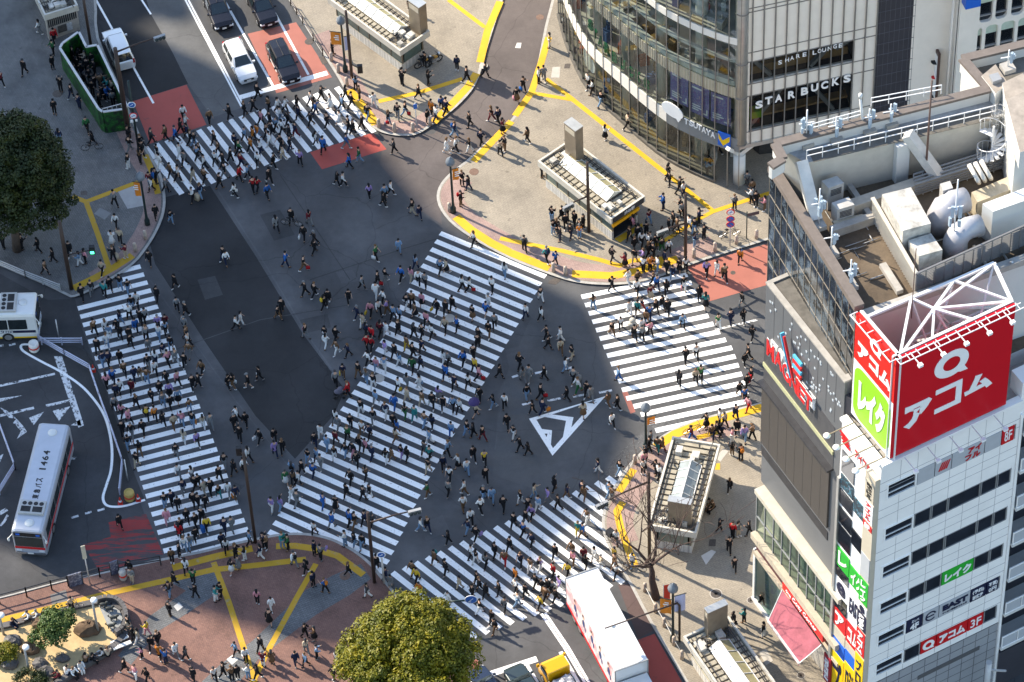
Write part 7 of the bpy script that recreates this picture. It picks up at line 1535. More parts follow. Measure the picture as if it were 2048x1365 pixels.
def figure_parts(pn):
    J = joints(POSES[pn]); out = {}
    nd = {k: J[k] for k in J if not k.startswith('dir')}; rd = dict(pel=.105, spi=.095, che=.115, nec=.05, h0=.062, h1=.088, h2=.066); ed = [('pel', 'spi'), ('spi', 'che'), ('che', 'nec'), ('nec', 'h0'), ('h0', 'h1'), ('h1', 'h2')]
    for sd, x in (('l', -1), ('r', 1)):
        rd.update({'hip' + sd: .075, 'kne' + sd: .052, 'ank' + sd: .036, 'toe' + sd: .032, 'sho' + sd: .05, 'elb' + sd: .038, 'wri' + sd: .024, 'pal' + sd: .03}); ed += [('pel', 'hip' + sd), ('hip' + sd, 'kne' + sd), ('kne' + sd, 'ank' + sd), ('ank' + sd, 'toe' + sd), ('che', 'sho' + sd), ('sho' + sd, 'elb' + sd), ('elb' + sd, 'wri' + sd), ('wri' + sd, 'pal' + sd)]
    bm = MB(); v, f = skinned(nd, ed, rd, 'pel', 1); bm.add(v, f, 0, True)
    for sd, x in (('l', -1), ('r', 1)): # five fingers per hand
        d = J['dir' + sd]; q = Vector((0, 1, 0)) - d * d.y; q = q.normalized() if q.length > .1 else Vector((1, 0, 0)); cu = d.cross(q).normalized() * -x
        for i in range(5):
            b = J['pal' + sd] + (q * (.026 - .017 * i) + d * .012 if i < 4 else q * .03 - d * .045); L = (.062, .072, .068, .052, .05)[i]; dd = d if i < 4 else (d + q * .8).normalized(); bm.tube([b, b + dd * L * .55, b + (dd * .9 + cu * .35) * L], [.0085, .0078, .006], 5)
    h = J['h1']; bm.ell(tuple(h + Vector((0, .098, -.02))), .012, .018, .022, 6, 4); 
    for x in (-1, 1): bm.ell(tuple(h + Vector((.034 * x, .08, .005))), .011, .008, .009, 6, 4, 1); bm.ell(tuple(h + Vector((.088 * x, 0, -.005))), .012, .022, .03, 6, 4)
    bm.ell(tuple(h + Vector((0, .082, -.055))), .022, .008, .007, 6, 4, 1); out['body'] = bm
    sh_ = lambda s: {'sho' + s: J['sho' + s], 'elb' + s: J['elb' + s], 'wri' + s: J['wri' + s] - J['dir' + s] * .01}
    for nm in ('jacket', 'tee', 'coat'):
        k = 1.22 if nm == 'coat' else (1.13 if nm == 'jacket' else 1.02); n2 = dict(pel=J['pel'] + Vector((0, 0, -.03)), spi=J['spi'], che=J['che'], nec=J['nec'] - Vector((0, 0, .035))); r2 = dict(pel=.145 * k, spi=.13 * k, che=.148 * k, nec=.07); e2 = [('pel', 'spi'), ('spi', 'che'), ('che', 'nec')]
        if nm == 'coat': n2['hem'] = J['pel'] + Vector((0, .12 if pn == 'sit' else 0, -.12 if pn == 'sit' else -.36)); r2['hem'] = .20; e2.append(('hem', 'pel'))
        for s in 'lr':
            n2.update(sh_(s)); r2.update({'sho' + s: .072 * k, 'elb' + s: .058 * k, 'wri' + s: .045 * k}); e2 += [('che', 'sho' + s), ('sho' + s, 'elb' + s)] + ([('elb' + s, 'wri' + s)] if nm != 'tee' else [])
            if nm == 'tee': n2.pop('wri' + s); n2['elb' + s] = J['sho' + s].lerp(J['elb' + s], .75)
        v, f = skinned(n2, e2, r2, 'spi', 1); m_ = MB(); m_.add(v, f, 0, True); out[nm] = m_
    n2 = dict(pel=J['pel'] + Vector((0, 0, .03))); r2 = dict(pel=.135); e2 = []
    for s in 'lr': n2.update({'hip' + s: J['hip' + s], 'kne' + s: J['kne' + s], 'ank' + s: J['ank' + s] + Vector((0, 0, .01))}); r2.update({'hip' + s: .105, 'kne' + s: .08, 'ank' + s: .068}); e2 += [('pel', 'hip' + s), ('hip' + s, 'kne' + s), ('kne' + s, 'ank' + s)]
    v, f = skinned(n2, e2, r2, 'pel', 1); m_ = MB(); m_.add(v, f, 0, True); out['trousers'] = m_
    for s in 'lr': n2['kne' + s] = J['hip' + s].lerp(J['kne' + s], .8); n2.pop('ank' + s)
    v, f = skinned(n2, [e for e in e2 if not e[1].startswith('ank')], r2, 'pel', 1); m_ = MB(); m_.add(v, f, 0, True); out['shorts'] = m_
    m_ = MB(); p = J['pel']; y = .1 if pn == 'sit' else 0; m_.tube([p + Vector((0, 0, .1)), p + Vector((0, 0, -.05)), p + Vector((0, y, -.2)), p + Vector((0, y * 2, -.46 if pn != 'sit' else -.3))], [.125, .155, .19, .26], 14, cap=True); out['skirt'] = m_
    m_ = MB()
    for s in 'lr': a, t = J['ank' + s], J['toe' + s]; m_.tube([a + Vector((0, -.07, -.035)), a + Vector((0, -.03, -.03)), a.lerp(t, .6) - Vector((0, 0, .015)), t + Vector((0, .03, -.01))], [.03, .048, .05, .03], 8)
    out['shoes'] = m_
    h = J['h1']; m_ = MB(); m_.ell(tuple(h + Vector((0, -.022, .03))), .103, .108, .098, 12, 8); out['short_hair'] = m_
    m_ = MB(); m_.ell(tuple(h + Vector((0, -.022, .03))), .108, .108, .10, 12, 8); m_.tube([h + Vector((0, -.05, .02)), h + Vector((0, -.075, -.12)), h + Vector((0, -.085, -.28))], [.10, .095, .06], 10); out['long_hair'] = m_
    m_ = MB(); m_.ell(tuple(h + Vector((0, -.01, .045))), .112, .118, .085, 12, 8); m_.ell(tuple(h + Vector((0, .1, .045))), .075, .07, .012, 10, 4); out['cap'] = m_
    m_ = MB(); c = J['che'] + Vector((0, -.21, -.09)); m_.ell(tuple(c), .155, .10, .22, 10, 8); m_.bar(c + Vector((-.1, .05, .18)), J['che'] + Vector((-.1, .1, .05)), .03); m_.bar(c + Vector((.1, .05, .18)), J['che'] + Vector((.1, .1, .05)), .03); out['backpack'] = m_
    m_ = MB(); c = J['palr'] + Vector((.03, 0, -.26)); m_.obox(c + Vector((-.05, -.15, -.14)), (.1, 0, 0), (0, .3, 0), (0, 0, .28)); m_.tube([c + Vector((0, -.1, .14)), c + Vector((0, 0, .28)), c + Vector((0, .1, .14))], .012, 5); out['bag'] = m_
    m_ = MB(); c = J['palr'] + Vector((.05, -.05, 0)); m_.obox(Vector((c.x - .12, c.y - .17, .06)), (.26, 0, 0), (0, .34, 0), (0, 0, .58)); m_.bar((c.x, c.y - .1, .64), (c.x, c.y, max(c.z, .7)), .03); out['suitcase'] = m_
    return out
PARTS = {p: figure_parts(p) for p in POSES}
MESHC = {}
def pmesh(pose, part):
    if (pose, part) not in MESHC: MESHC[(pose, part)] = PARTS[pose][part].mesh(part, {'body': [SKIN, DARKF], 'shoes': [SHOE], 'short_hair': [HAIR], 'long_hair': [HAIR]}.get(part, [CLOTH]))
    return MESHC[(pose, part)]
def inside(u, v, poly):
    r_ = False; n = len(poly)
    for i in range(n):
        (a, b), (c, d) = poly[i], poly[(i + 1) % n]
        if (b > v) != (d > v) and u < (c - a) * (v - b) / (d - b) + a: r_ = not r_
    return r_
PAVS = [(S1 + [(-60, -60)], 'shaded left pavement'), (S2 + [(800, -60)], 'upper pavement'), (S3 + [(1750, 420), (1900, -40)], 'pale pavement'), (S4 + [(1750, 1412), (1800, 780)], 'lower right pavement'), (S5 + [(900, 1440), (-80, 1440)], 'brick plaza')]
LANDM = [('relief wall', 225, 1240), ('round garden tree', 112, 1292), ('plaza railing', 60, 1190), ('large sunlit tree', 820, 1280), ('leaning pale post', 765, 1165), ('thin signal pole', 511, 1085), ('golden barrel', 260, 998), ('silver bus', 80, 960), ('green enclosure', 190, 150), ('dark evergreen tree', 45, 400), ('upper kiosk', 790, 90), ('middle kiosk', 1180, 390), ('TSUTAYA sign', 1400, 310), ('brown signal pole', 1371, 500), ('round road signs', 1460, 480), ('chevron marking', 1130, 850), ('lower right kiosk', 1345, 960), ('bare tree', 1310, 1180), ('red awning', 1580, 1260), ('white trailer', 1210, 1230), ('curved kerb lamp post', 907, 425), ('black taxi', 566, 120), ('left lamp post', 295, 449), ('MAGNET letters', 1520, 760), ('plain grey plaza slab', 465, 1319), ('stone slab', 358, 1214)]
ZNAME = {'crosswalk_left': 'left zebra', 'crosswalk_diagonal': 'diagonal zebra', 'crosswalk_upper': 'upper zebra', 'crosswalk_lower': 'bottom zebra', 'crosswalk_right': 'right zebra'}
TILES = {
(0, 0): "200 600 kkt;15 690 mk;320 270 wg;425 555 kk;490 735 kka;575 790 kn;640 875 nna;440 915 kkt;480 1155 nlaL;700 1055 ekt;745 1165 kkClL;430 440 ek;440 350 rk;570 420 ek;640 500 kk;620 570 kk;690 530 ck;740 540 kk;790 520 gk;700 590 kk;760 600 kk;660 620 kn;720 660 kg;760 720 kk;745 765 kk;810 720 tk;840 700 qk;865 740 qn;825 800 kk;905 760 ck;860 810 bk;910 850 gk;800 860 kk;590 490 kk;600 640 kk;680 690 kk;930 800 kk;1030 1130 kk;1040 1215 kg;1030 1350 kw;1130 1200 kk;1145 1250 kk;1125 1310 tk;1215 1150 dk;1330 1125 tkl;1470 960 wk;1490 1040 wgr;1450 1070 kkr;1410 1130 bn;1530 1160 kk;1500 1100 nk;1840 960 kk;1960 930 kk;2030 900 kk;1680 990 tkL;1720 1165 kkl;1885 1190 nk;1915 1240 ek;1960 1130 lk;1750 1240 tk;1725 1320 wk;1580 1280 lk;1440 1270 ww;1265 1270 kw;1280 1340 ww;1790 1340 kk;1930 1340 mn;1640 1360 wk;2010 1220 ok;2030 1130 ok;1560 1180 kl;1600 1250 kk;1850 1300 kk;1480 1330 gk",
(512, 0): "15 790 kk;105 890 tkL;175 910 wkr;240 900 wkr;330 880 kkr;440 845 wn;470 900 tkL;480 925 bnr;525 805 kkr;600 880 wwKl;720 800 kk;765 860 kk;690 880 lk;345 960 nk;45 1000 pk;115 1010 kk;200 980 wl;260 1010 kk;440 1010 kkl;570 1020 kk;670 1000 wwK;745 1060 kk;850 1040 kkr;780 1080 kk;160 1050 lk;130 1090 kk;85 1110 kk;210 1070 wk;270 1100 kk;320 1100 nm;15 1110 ol;115 1180 ww;40 1240 wn;205 1200 kk;275 1210 kn;480 1160 wkBk;540 1220 bk;725 1190 bgr;220 1280 cc;355 1320 uk;20 1330 wk;145 1345 kk;830 1300 ell;750 1345 bkl;1105 1230 dkl;615 440 kk;800 720 lk;830 800 tkl;945 860 ww;895 955 kl;1060 1000 klHrL;1135 950 kg;1195 930 klHr;1170 680 kk;1380 680 kkr;1300 790 kkr;1610 560 nkt;1685 660 kk;1835 620 dk;1235 100 kk;1350 540 kk;1375 985 kk;1405 920 ok;1440 970 wn;1485 880 bk;1520 920 nk;1710 1015 kkl;1885 970 km;1940 990 nk;1590 1100 nlBb;1975 1070 msL;1800 1160 nk;1530 1225 wwKL;1600 1220 wk;1710 1220 kwL;1955 1245 ck;1990 1210 kt",
(1024, 0): "415 240 wk;300 380 ywlL;215 665 wk;255 650 gg;90 735 kkHb;40 820 ktKHpL;125 1140 tkL;610 710 wk;645 760 wkHo;710 850 kl;925 1035 ck;745 1120 wkKL;1650 1240 kk;1575 1365 mk",
(0, 342): "1200 130 ml;1230 110 bk;1250 100 kk;1215 165 wk;1330 170 gk;1370 50 tk;1430 90 wk;1550 90 cc;1640 90 tk;1760 140 kk;1800 60 kg;1920 80 rk;1880 210 wkHwL;1545 250 wk;1605 220 nlSc;2030 170 rk;1985 60 lk;1370 420 kl;1250 380 kk;920 280 gk;930 450 wkt;900 600 wwK;965 580 ck;910 720 kkSc;1010 700 mc;1200 750 kkt;820 830 ck;660 1030 kkC;735 990 kg;840 1010 qk;885 960 kk;965 950 kl;1030 985 kl;1260 1045 kk;1405 940 kkL;1420 1120 gk;1490 1165 kk;365 830 tk;560 680 kk;640 760 lwL;685 740 pkL;430 730 kk;310 650 kk;180 630 kk;30 620 kk;1060 1120 kl;1100 1090 wk;965 1225 nl;1040 1190 wk;1130 1230 kk;1165 1220 gk;760 1310 tk;850 1300 wk;1090 1290 bk;940 1290 kkC;880 1340 lw;965 1350 kkL;1040 1360 kk;1270 1270 uk;1330 1250 mk;1480 1280 gk;1495 1350 tkL;1275 1350 wl;1330 1310 lk;1175 1360 gk;1810 750 wnL;1790 720 kn;1890 1270 wk;1930 1230 wwL",
(512, 342): "650 115 kk;700 130 wkr;910 215 ukL;1020 285 kk;1035 235 lk;1080 195 wkr;1255 350 kc;1310 380 nn;285 420 kk;165 480 gk;430 430 mg;385 550 kkHw;470 590 kkL;470 660 kk;240 770 bn;385 800 ktHr;960 715 ekHw;1145 655 llL;1165 880 bk;1280 790 ln;1240 880 pcL;1300 910 wk;1355 930 gk;850 950 gk;975 920 kkHr;1035 890 kg;960 1010 ww;745 1060 kk;395 1000 kkl;470 1010 kk;545 1110 kkBy;580 1070 kk;815 1185 nn;920 1160 pkHy;985 1150 wk;1025 1070 wk;1050 1150 ut;1100 1190 lk;1205 1100 kw;1250 1090 tk;1275 1170 tsKL;1330 1080 psKL;1150 1200 lk;180 1190 kt;210 1140 kk;400 1340 kgHp;555 1350 kwL;860 1260 cw;880 1320 nk;995 1320 mk;1045 1320 ww;1140 1310 kk;1265 1340 kk;1330 1340 kk;1365 1240 pkL;1410 1340 wk;1450 1140 kkHy;1520 1150 kk;1575 1120 kk;1515 1290 ck;1610 1280 bk;1735 1190 ktK;1840 1160 bs;1860 1110 ww;1910 1260 gk;1865 1330 kt;1475 820 lk;1525 815 csL;1650 955 wkL;1710 970 wkHrL;1890 970 wk;1990 850 wlL;1745 600 wkL;1780 1360 kk;1640 280 ktBr;1650 120 kk;1700 155 kn;930 1360 rk;640 1360 kk;15 160 rk;95 220 bk;110 100 kk",
(1024, 342): "240 50 kk;1210 310 bn;1250 60 kk;1260 120 kk;1340 180 kk;1370 210 wn;1345 330 kk;1360 370 gk;985 370 wk;970 470 pk;940 560 kk;1095 420 ml;1075 530 kk;1010 560 kk;980 640 kk;1040 600 wk;1085 610 wk;1200 560 kk;1255 490 kk;1320 490 tk;1415 480 wk;1460 500 kl;1495 430 nk;1535 550 kk;1460 610 nlr;1780 310 gkBd;1880 120 gd;1920 200 tk;1915 260 wk;1950 290 kk;2020 320 ptL;1560 40 lk;100 640 gkaBk;320 410 kl;330 510 kl;385 560 kn;400 400 kk;440 390 kk;500 440 kk;470 540 kn;540 540 ol;360 500 kk;430 460 kk;540 500 kk;280 730 qkBn;350 750 bkBb;800 720 kk;905 770 msL;980 740 kc;1050 810 wk;1050 740 ukL;1105 800 ok;1120 780 ok;1165 810 wl;1240 820 kk;1285 870 nl;1340 810 ksL;1390 800 wk;1200 650 ke;1255 660 wk;1130 700 kk;1090 690 kk;1220 760 nk;930 910 ww;1005 910 tk;800 960 kkrBk;650 1105 tlL;1000 990 wk;1130 920 kk;1160 950 bn;1110 1030 mcKL;1235 990 kk;1375 950 kwHp;1500 1030 kkCL;1550 1100 qsL;1555 840 uk;1640 830 wwL;1700 880 tk;1825 735 okBb;1840 1090 kg;1650 1260 ew;1750 1230 nn;1850 1215 kk;1920 1350 kk;1005 1150 qkL;1040 1120 nr;1100 1190 bn;1150 1140 kk;1200 1110 kk;1245 1150 kk;940 1150 ww;870 1270 wk;800 1320 kt;1075 1230 tk;1105 1320 pk;1040 1290 wk;1365 1260 lk;980 1350 kk;1040 1360 gk;110 1180 wn;235 1200 wk;230 1040 kw;280 1350 kk;390 1360 ww;570 470 kk;1150 620 kk;1180 600 ke;1290 440 kk;1110 610 gk",
(0, 684): "785 90 kk;860 45 wl;965 170 kk;1050 45 kk;1195 80 gg;1370 60 kl;1510 40 wk;1480 200 kk;1520 120 tg;830 200 nl;875 190 nk;1000 270 tk;1190 220 kg;1250 180 wn;1310 120 nw;1350 190 pk;1410 180 gw;1620 260 tkL;1245 270 wk;860 370 pkL;910 330 bn;1080 310 nn;1125 300 tcL;1180 330 tl;1335 340 kk;1425 350 pk;965 420 wk;1060 410 mk;1285 430 kk;1360 440 ukKL;1430 490 lsKL;1220 490 kk;935 450 nk;1095 530 kk;920 550 gk;1310 520 gl;1370 540 kk;1520 560 tl;980 600 pkL;1180 625 kkaBy;1245 630 oka;1035 650 pk;1310 670 kkL;1395 700 ct;1460 670 plBp;1545 680 klHo;1630 690 cwL;1690 690 gg;1545 380 kk;1590 370 kk;1830 370 kkL;1865 370 ktHwL;1990 370 ks;1900 640 wk;1970 670 kk;1880 700 kk;1920 790 kk;1060 770 kg;1150 740 kk;985 750 kk;1475 810 cwL;1580 830 ukt;1030 860 kl;1415 925 kg;1120 910 kt;1100 1005 kc;1430 1090 wg;1540 1110 wg;1990 960 wk;1800 1010 kg;1875 1060 kk;1950 1040 wk;1760 1110 kk;1470 1220 ng;1560 1180 kk;1590 1170 kk;1640 1220 cc;1690 1220 kk;1755 1250 kq;1830 1230 wg;1890 1260 ntHo;1325 1330 kl;1380 1310 nk;1430 1350 kk;1590 1330 kk;1650 1330 kk;1550 1310 kk",
(512, 684): "560 45 ww;650 100 tw;740 120 nk;890 60 rk;925 70 rk;900 190 wk;700 285 ntHy;640 350 gk;820 280 kt;1035 100 uwL;1110 130 kk;1150 190 lwL;1210 70 ty;1255 130 kk;1330 90 nk;1255 240 ek;1320 220 nk;1500 180 ww;1540 190 gk;1030 230 lw;965 230 plL;885 330 gl;940 370 kw;1140 400 wkHy;1210 370 gg;1310 380 wwHlL;1660 190 bkBn;1740 140 kk;1750 240 yk;1700 370 wk;1785 310 pkHr;1520 300 bnBk;1590 380 nk;1950 290 kkL;1775 60 kk;30 310 kkHwL;740 440 rkl;840 580 kw;960 500 lgL;1110 540 bb;1040 600 nw;940 650 kg;1210 480 cc;1330 510 tc;1415 530 kkHw;1460 460 ugKL;1500 545 kk;1580 555 lk;1630 570 wk;1790 470 kk;1760 600 csU;1900 530 klL;1990 530 wk;2010 690 kk;640 660 wkL;760 690 kk;660 700 gg;850 740 wtBk;910 770 nk;735 790 ek;1100 680 kk;1130 730 bt;1120 800 ct;1195 610 keL;1270 630 qq;1350 680 tl;1410 690 nk;1565 750 lb;1390 820 lw;520 770 wwL;570 870 ll;640 820 mk;475 840 kn;720 920 kl;780 920 kp;830 860 kk;880 880 pk;930 940 nn;1040 960 kw;1090 950 ttL;1165 930 kuL;1210 950 kkL;1350 910 dk;1390 950 qk;1535 910 lk;1690 750 kl;1740 760 kk;1815 790 km;490 960 ln;420 970 klL;630 940 kw;810 1000 kk;880 1100 tk;370 1060 kk;290 1070 lkBk;520 1020 gg;460 1080 bn;240 1140 ewK;300 1140 tk;340 1150 wk;760 1140 kk;730 1250 kk;860 1270 kk;910 1250 kw;1380 1050 kc;1500 1020 nk;1620 1010 wsL;1690 1055 wl;1740 950 kk;1830 980 yk;1840 1120 kk;1550 1110 wkBn;1375 1240 et;1540 1230 gk;1670 1220 wt;1820 1270 kl;1890 1280 ll;290 1270 ww;330 1310 gg;540 1330 bb;640 1350 kkKL;130 1360 uw;200 1350 ulL;35 810 kkHw;155 910 un;215 890 kk;150 800 kk;1660 1350 wt;1800 1365 wk;1980 1350 kk",
(1024, 684): "290 60 kk;390 90 ctL;480 140 kcL;60 210 kk;90 320 gg;140 310 gg;260 300 kkHw;120 460 kl;230 455 kkHr;430 240 wl;490 330 gkSg;530 410 we;440 470 kkL;600 440 kk;630 470 gg;165 580 kk;245 580 nnHo;570 600 ctKL;770 515 tt;845 540 kk;800 680 wkt;855 310 lbl;1390 165 kk;1475 140 wk;1335 350 dka;1470 330 ckL;1510 310 ek;15 770 kwL;65 870 kk;130 905 kk;690 1050 nwLl;860 1060 kl;180 1250 clL;70 1300 kw;290 1280 ug;340 1190 kkCL;440 1250 nt;560 1230 nk;580 1260 ttL;775 1240 ll;370 1340 kk;210 1350 lw;130 1360 kk;1860 190 kk;1890 140 kk;1910 320 kr;1880 370 kk;1820 430 kk;1860 480 bk;1890 550 pr;1790 620 nn;1555 690 kkK;1660 660 wk;1700 680 ck;1640 760 kk;1675 760 nk;1600 780 tn;1800 740 kk;1860 790 ul;1920 780 tk;1760 810 pw;1760 910 kt;1830 950 kkBo;1740 1200 kkaBk;1435 790 mb;1110 830 gl;1165 880 tq;1095 880 kk;1060 1000 pk;1070 940 kk;1150 1060 kk;1175 1100 wk;1200 880 tm;1050 1060 wk;800 1270 tg;1610 1350 tkI;1580 1330 ctI",
(0, 1023): "960 130 kkt;1340 100 pp;1450 170 kn;1500 90 kk;1570 130 kk;1620 90 kk;1660 160 ykSb;1440 220 rk;1480 320 wl;1525 300 gl;1570 240 kk;1800 170 nn;1860 160 gg;1780 280 nk;1815 330 wkL;1380 410 tk;1440 370 kk;1490 490 wk;1060 570 gc;1045 500 kk;1855 490 kwK;1910 470 ggK;1890 380 kk;1960 390 kw;1360 690 kl;1400 600 kkL;1550 580 ek;1565 690 kk;1360 835 kk;1730 720 qw;1770 690 kk;2000 270 lk;580 800 ck;240 880 wkI;310 870 wkI;360 850 kwI;105 930 nnI;1030 950 kcK;1070 1030 kk;1110 1050 cw;1180 990 yp;1215 1110 kk;1270 1080 kk;1280 1180 ok;1140 1180 pkl;1330 1220 bnX;1410 1160 wg;1490 1190 dkL;1000 1290 kkr;1090 1350 pwX;1180 1360 kk;1550 1360 kk;1720 1360 wk;1790 1330 kk;1860 1360 tk;1905 1340 kkL;1890 1150 lk;1970 1210 wk;1990 1340 wl;650 1270 wwI;540 1330 wnI;480 1350 mkI;740 1210 kkI;830 1170 wkI;870 1180 ckI;590 1320 wkI;690 1230 tkI",
(512, 1023): "60 290 nk;85 300 tk;40 380 nwl;215 290 ql;260 310 ek;310 440 wgBk;400 500 kkBk;470 350 nk;520 390 gkHu;740 510 kk;460 600 nk;555 650 bkBo;895 690 dwHw;470 190 wkL;610 130 bg;750 120 bk;790 130 kt;870 110 nk;930 120 dk;715 280 wl;790 280 klL;855 300 kl;965 470 kk;1040 560 nn;1080 610 ggK;1320 160 wlL;1375 160 kn;1540 265 kkl;1430 420 tkBq;1255 510 tk;1290 570 yk;1310 670 ok;1520 510 kk;1630 620 ccL;1700 180 nl;1760 230 kkHu;1720 100 wk;1910 370 kk;1720 380 wk;1760 420 kw;1840 450 gk;1770 590 kk;1990 430 tr;1945 670 kk;1840 690 kk;1790 640 kk;1540 750 ww;1790 820 kw;1730 700 kk;1990 800 gk;1910 970 ktHw;1890 900 kk;2030 320 kk;15 740 pk;125 790 ww;110 900 kkK;395 1010 kk;470 1030 tkKL;320 1230 nn;400 1240 lk;490 1180 lkr;405 1130 cg;650 1230 wk;625 1355 kk;40 1120 kk;60 1240 mw;130 1220 ttKL;15 1340 kk",
(1024, 1023): "15 130 kk;90 200 bk;160 280 nk;530 190 qy;565 210 bt;600 90 tw;345 380 kk;490 430 pt;480 350 tt;575 400 mk;590 460 kk;660 400 ww;715 460 cw;820 390 yk;820 450 tt;830 530 wk;70 440 nk;150 490 twL;225 480 uwBk;330 530 rk;445 520 yk;30 560 ok;190 610 kk;30 650 wk;110 690 kk;240 640 kk;230 780 yk;265 720 tk;320 660 gk;380 640 uw;350 730 kk;285 650 kk;45 760 wl;160 60 uk;110 100 kk;835 260 wd;960 450 wl;1660 165 kk;1765 210 rk;1810 200 gc;1895 190 kk;1735 330 kka;1780 475 kka;1770 910 kkHkL;1855 890 qkL;1995 760 kk;2010 1010 kw"}
rp = random.Random(42); PEOPLE = []
for (ox, oy), txt in TILES.items():
    for e in txt.split(';'):
        x, y, c = e.split(); PEOPLE.append((ox + int(x) / 4, oy + int(y) / 4, c))
PEOPLE.sort(key=lambda e: -e[1])
MAXP = 300; SHAPE = []
for i, (u, v, c) in enumerate(PEOPLE):
    zp = next((n for pl, n in PAVS if inside(u, v, pl)), None); z = KZ if zp else 0.; p = Vector(P(u, v, z)); d = dict(u=u, v=v, p=p, zone=zp, top=c[0], bot=c[1], long='L' in c[2:], acc=None, zeb=None)
    fl = c[2:]; a = rp.uniform(0, 360)
    for zn, (zo, zd, zn_, per, n, L_, Q_, cut) in ZEBRAS.items():
        k = round((p - zo).dot(zn_) / per); cpt = zo + zn_ * per * k
        if -1 <= k <= n and not zp:
            t0, t1 = cut(cpt, L_), cut(cpt, Q_); s = (p - cpt).dot(zd); f = (s - t0) / (t1 - t0)
            if -.04 < f < 1.04: d['zeb'] = (zn, max(k, 0) + 1, f if zd.x > 0 else 1 - f); a = math.degrees(math.atan2(zn_.y, zn_.x)) + rp.choice((0, 180)) + rp.gauss(0, 18)
    for ch, an in (('t', -90), ('a', 90), ('l', 180), ('r', 0)):
        if ch in fl: a = an + rp.gauss(0, 15)
    d['ang'] = a; d['pose'] = 'sit' if 'I' in fl else 'raise' if 'X' in fl else rp.choice(('stride', 'step', 'stride', 'step', 'phone') if d['zeb'] or not zp else ('stride', 'step', 'wait', 'stand', 'phone', 'wait'))
    enclosed = u < 262 and v < 225 and zp and inside(u, v, eq)
    if enclosed: d['pose'] = rp.choice(('wait', 'stand'))
    d['skirt'] = 'K' in fl or (d['bot'] == 's' and d['long']); d['coat'] = 'C' in fl or rp.random() < .12; d['tee'] = not d['coat'] and rp.random() < .16
    d['cap'] = not d['long'] and rp.random() < .08
    if not d['long'] and rp.random() < .22: d['long'] = True; d['cap'] = False
    for j, ch in enumerate(fl):
        if ch in 'BHS' and j + 1 < len(fl) and fl[j + 1] in CC: d['acc'] = ({'B': 'backpack', 'H': 'bag', 'S': 'suitcase'}[ch], fl[j + 1])
    d['umb'] = 'U' in fl; d['sc'] = rp.gauss(1.03, .045) * (.96 if d['long'] else 1.0); d['hair'] = rp.choice(('k', 'k', 'k', 'k', 'k', 'k', 'd', 'k', 't')) if rp.random() > .03 else 'g'
    d['jit'] = 1 + rp.uniform(-.2, .25); d['sh'] = rp.choice('kkkwwgt'); SHAPE.append(d)
def jcol(c, j): return tuple(min(.8, x * j) for x in CC[c])
def figure_list(d):
    L = [('body', 's' if True else 's')]
    L.append(('coat' if d['coat'] else 'tee' if d['tee'] else 'jacket', d['top']))
    L.append(('skirt' if d['skirt'] else 'shorts' if d['bot'] == 's' else 'trousers', {'s': 'k'}.get(d['bot'], d['bot']))); L.append(('shoes', d['sh']))
    L.append(('long_hair' if d['long'] else 'cap' if d['cap'] else 'short_hair', d['hair'])); return L
GN = {'coat': 'coat', 'tee': 'T-shirt', 'jacket': 'jacket', 'skirt': 'skirt', 'shorts': 'shorts', 'trousers': 'trousers'}
def base_label(d):
    L = figure_list(d); return f"person in {CN[L[1][1]]} {GN[L[1][0]]} and {CN[L[2][1]]} {GN[L[2][0]]}"
for d in SHAPE[:MAXP]:
    d['base'] = base_label(d)
    if d['zeb']: d['loc'] = (d['zeb'][0], d['zeb'][1])
    else: d['lm'] = min(LANDM, key=lambda q: (Vector(P(q[1], q[2])) - d['p']).length); d['loc'] = d['lm'][0]
cl_ = {}
for d in SHAPE[:MAXP]: cl_.setdefault((d['base'], d['loc']), []).append(d)
for (b_, loc), ds in cl_.items():
    zb = ds[0]['zeb']
    if zb:
        ds.sort(key=lambda d: d['zeb'][2])
        for i, d in enumerate(ds): d['label'] = f"{b_}, stripe {zb[1]} of {ZNAME[zb[0]]}" + ('' if len(ds) == 1 else f", {('left one', 'right one')[i] if len(ds) == 2 else ('1st', '2nd', '3rd', '4th', '5th', '6th')[i] + ' from left'}")
    else:
        q = Vector(P(ds[0]['lm'][1], ds[0]['lm'][2])); ds.sort(key=lambda d: (d['p'] - q).length)
        for i, d in enumerate(ds): d['label'] = f"{b_}, {'near' if len(ds) == 1 else 'nearest' if i == 0 else ('', '2nd', '3rd', '4th', '5th', '6th', '7th', '8th', '9th', '10th', '11th', '12th')[i] + ' nearest'} the {loc}"
def place(o, d, sc=True):
    o.location = d['p']; o.rotation_euler = (0, 0, R(d['ang'] - 90)); o.scale = (d['sc'],) * 3
for d in SHAPE[:MAXP]:
    L = figure_list(d); b = bpy.data.objects.new('person', pmesh(d['pose'], 'body')); COL.objects.link(b); place(b, d); tone = rp.uniform(.8, 1.15); b.color = (*[x * tone for x in CC['s']], 1); tag(b, d['label'], 'person', 'people in the crossing crowd')
    for part, c in L[1:]:
        o = bpy.data.objects.new('hair' if 'hair' in part else part, pmesh(d['pose'], part)); COL.objects.link(o); o.parent = b; o.color = (*jcol(c, d['jit'] if part in ('coat', 'jacket', 'tee') else 1.), 1)
    if d['acc']:
        k, c = d['acc']; o = bpy.data.objects.new(k, pmesh(d['pose'], k)); COL.objects.link(o); place(o, d); o.color = (*CC[c], 1); tag(o, f"{CN[c]} {k} of " + d['label'].replace(' and ', ', ').replace('the ', '').replace(', left one', '').replace(', right one', '').replace(' from left', ''), k, 'bags carried in the crowd')
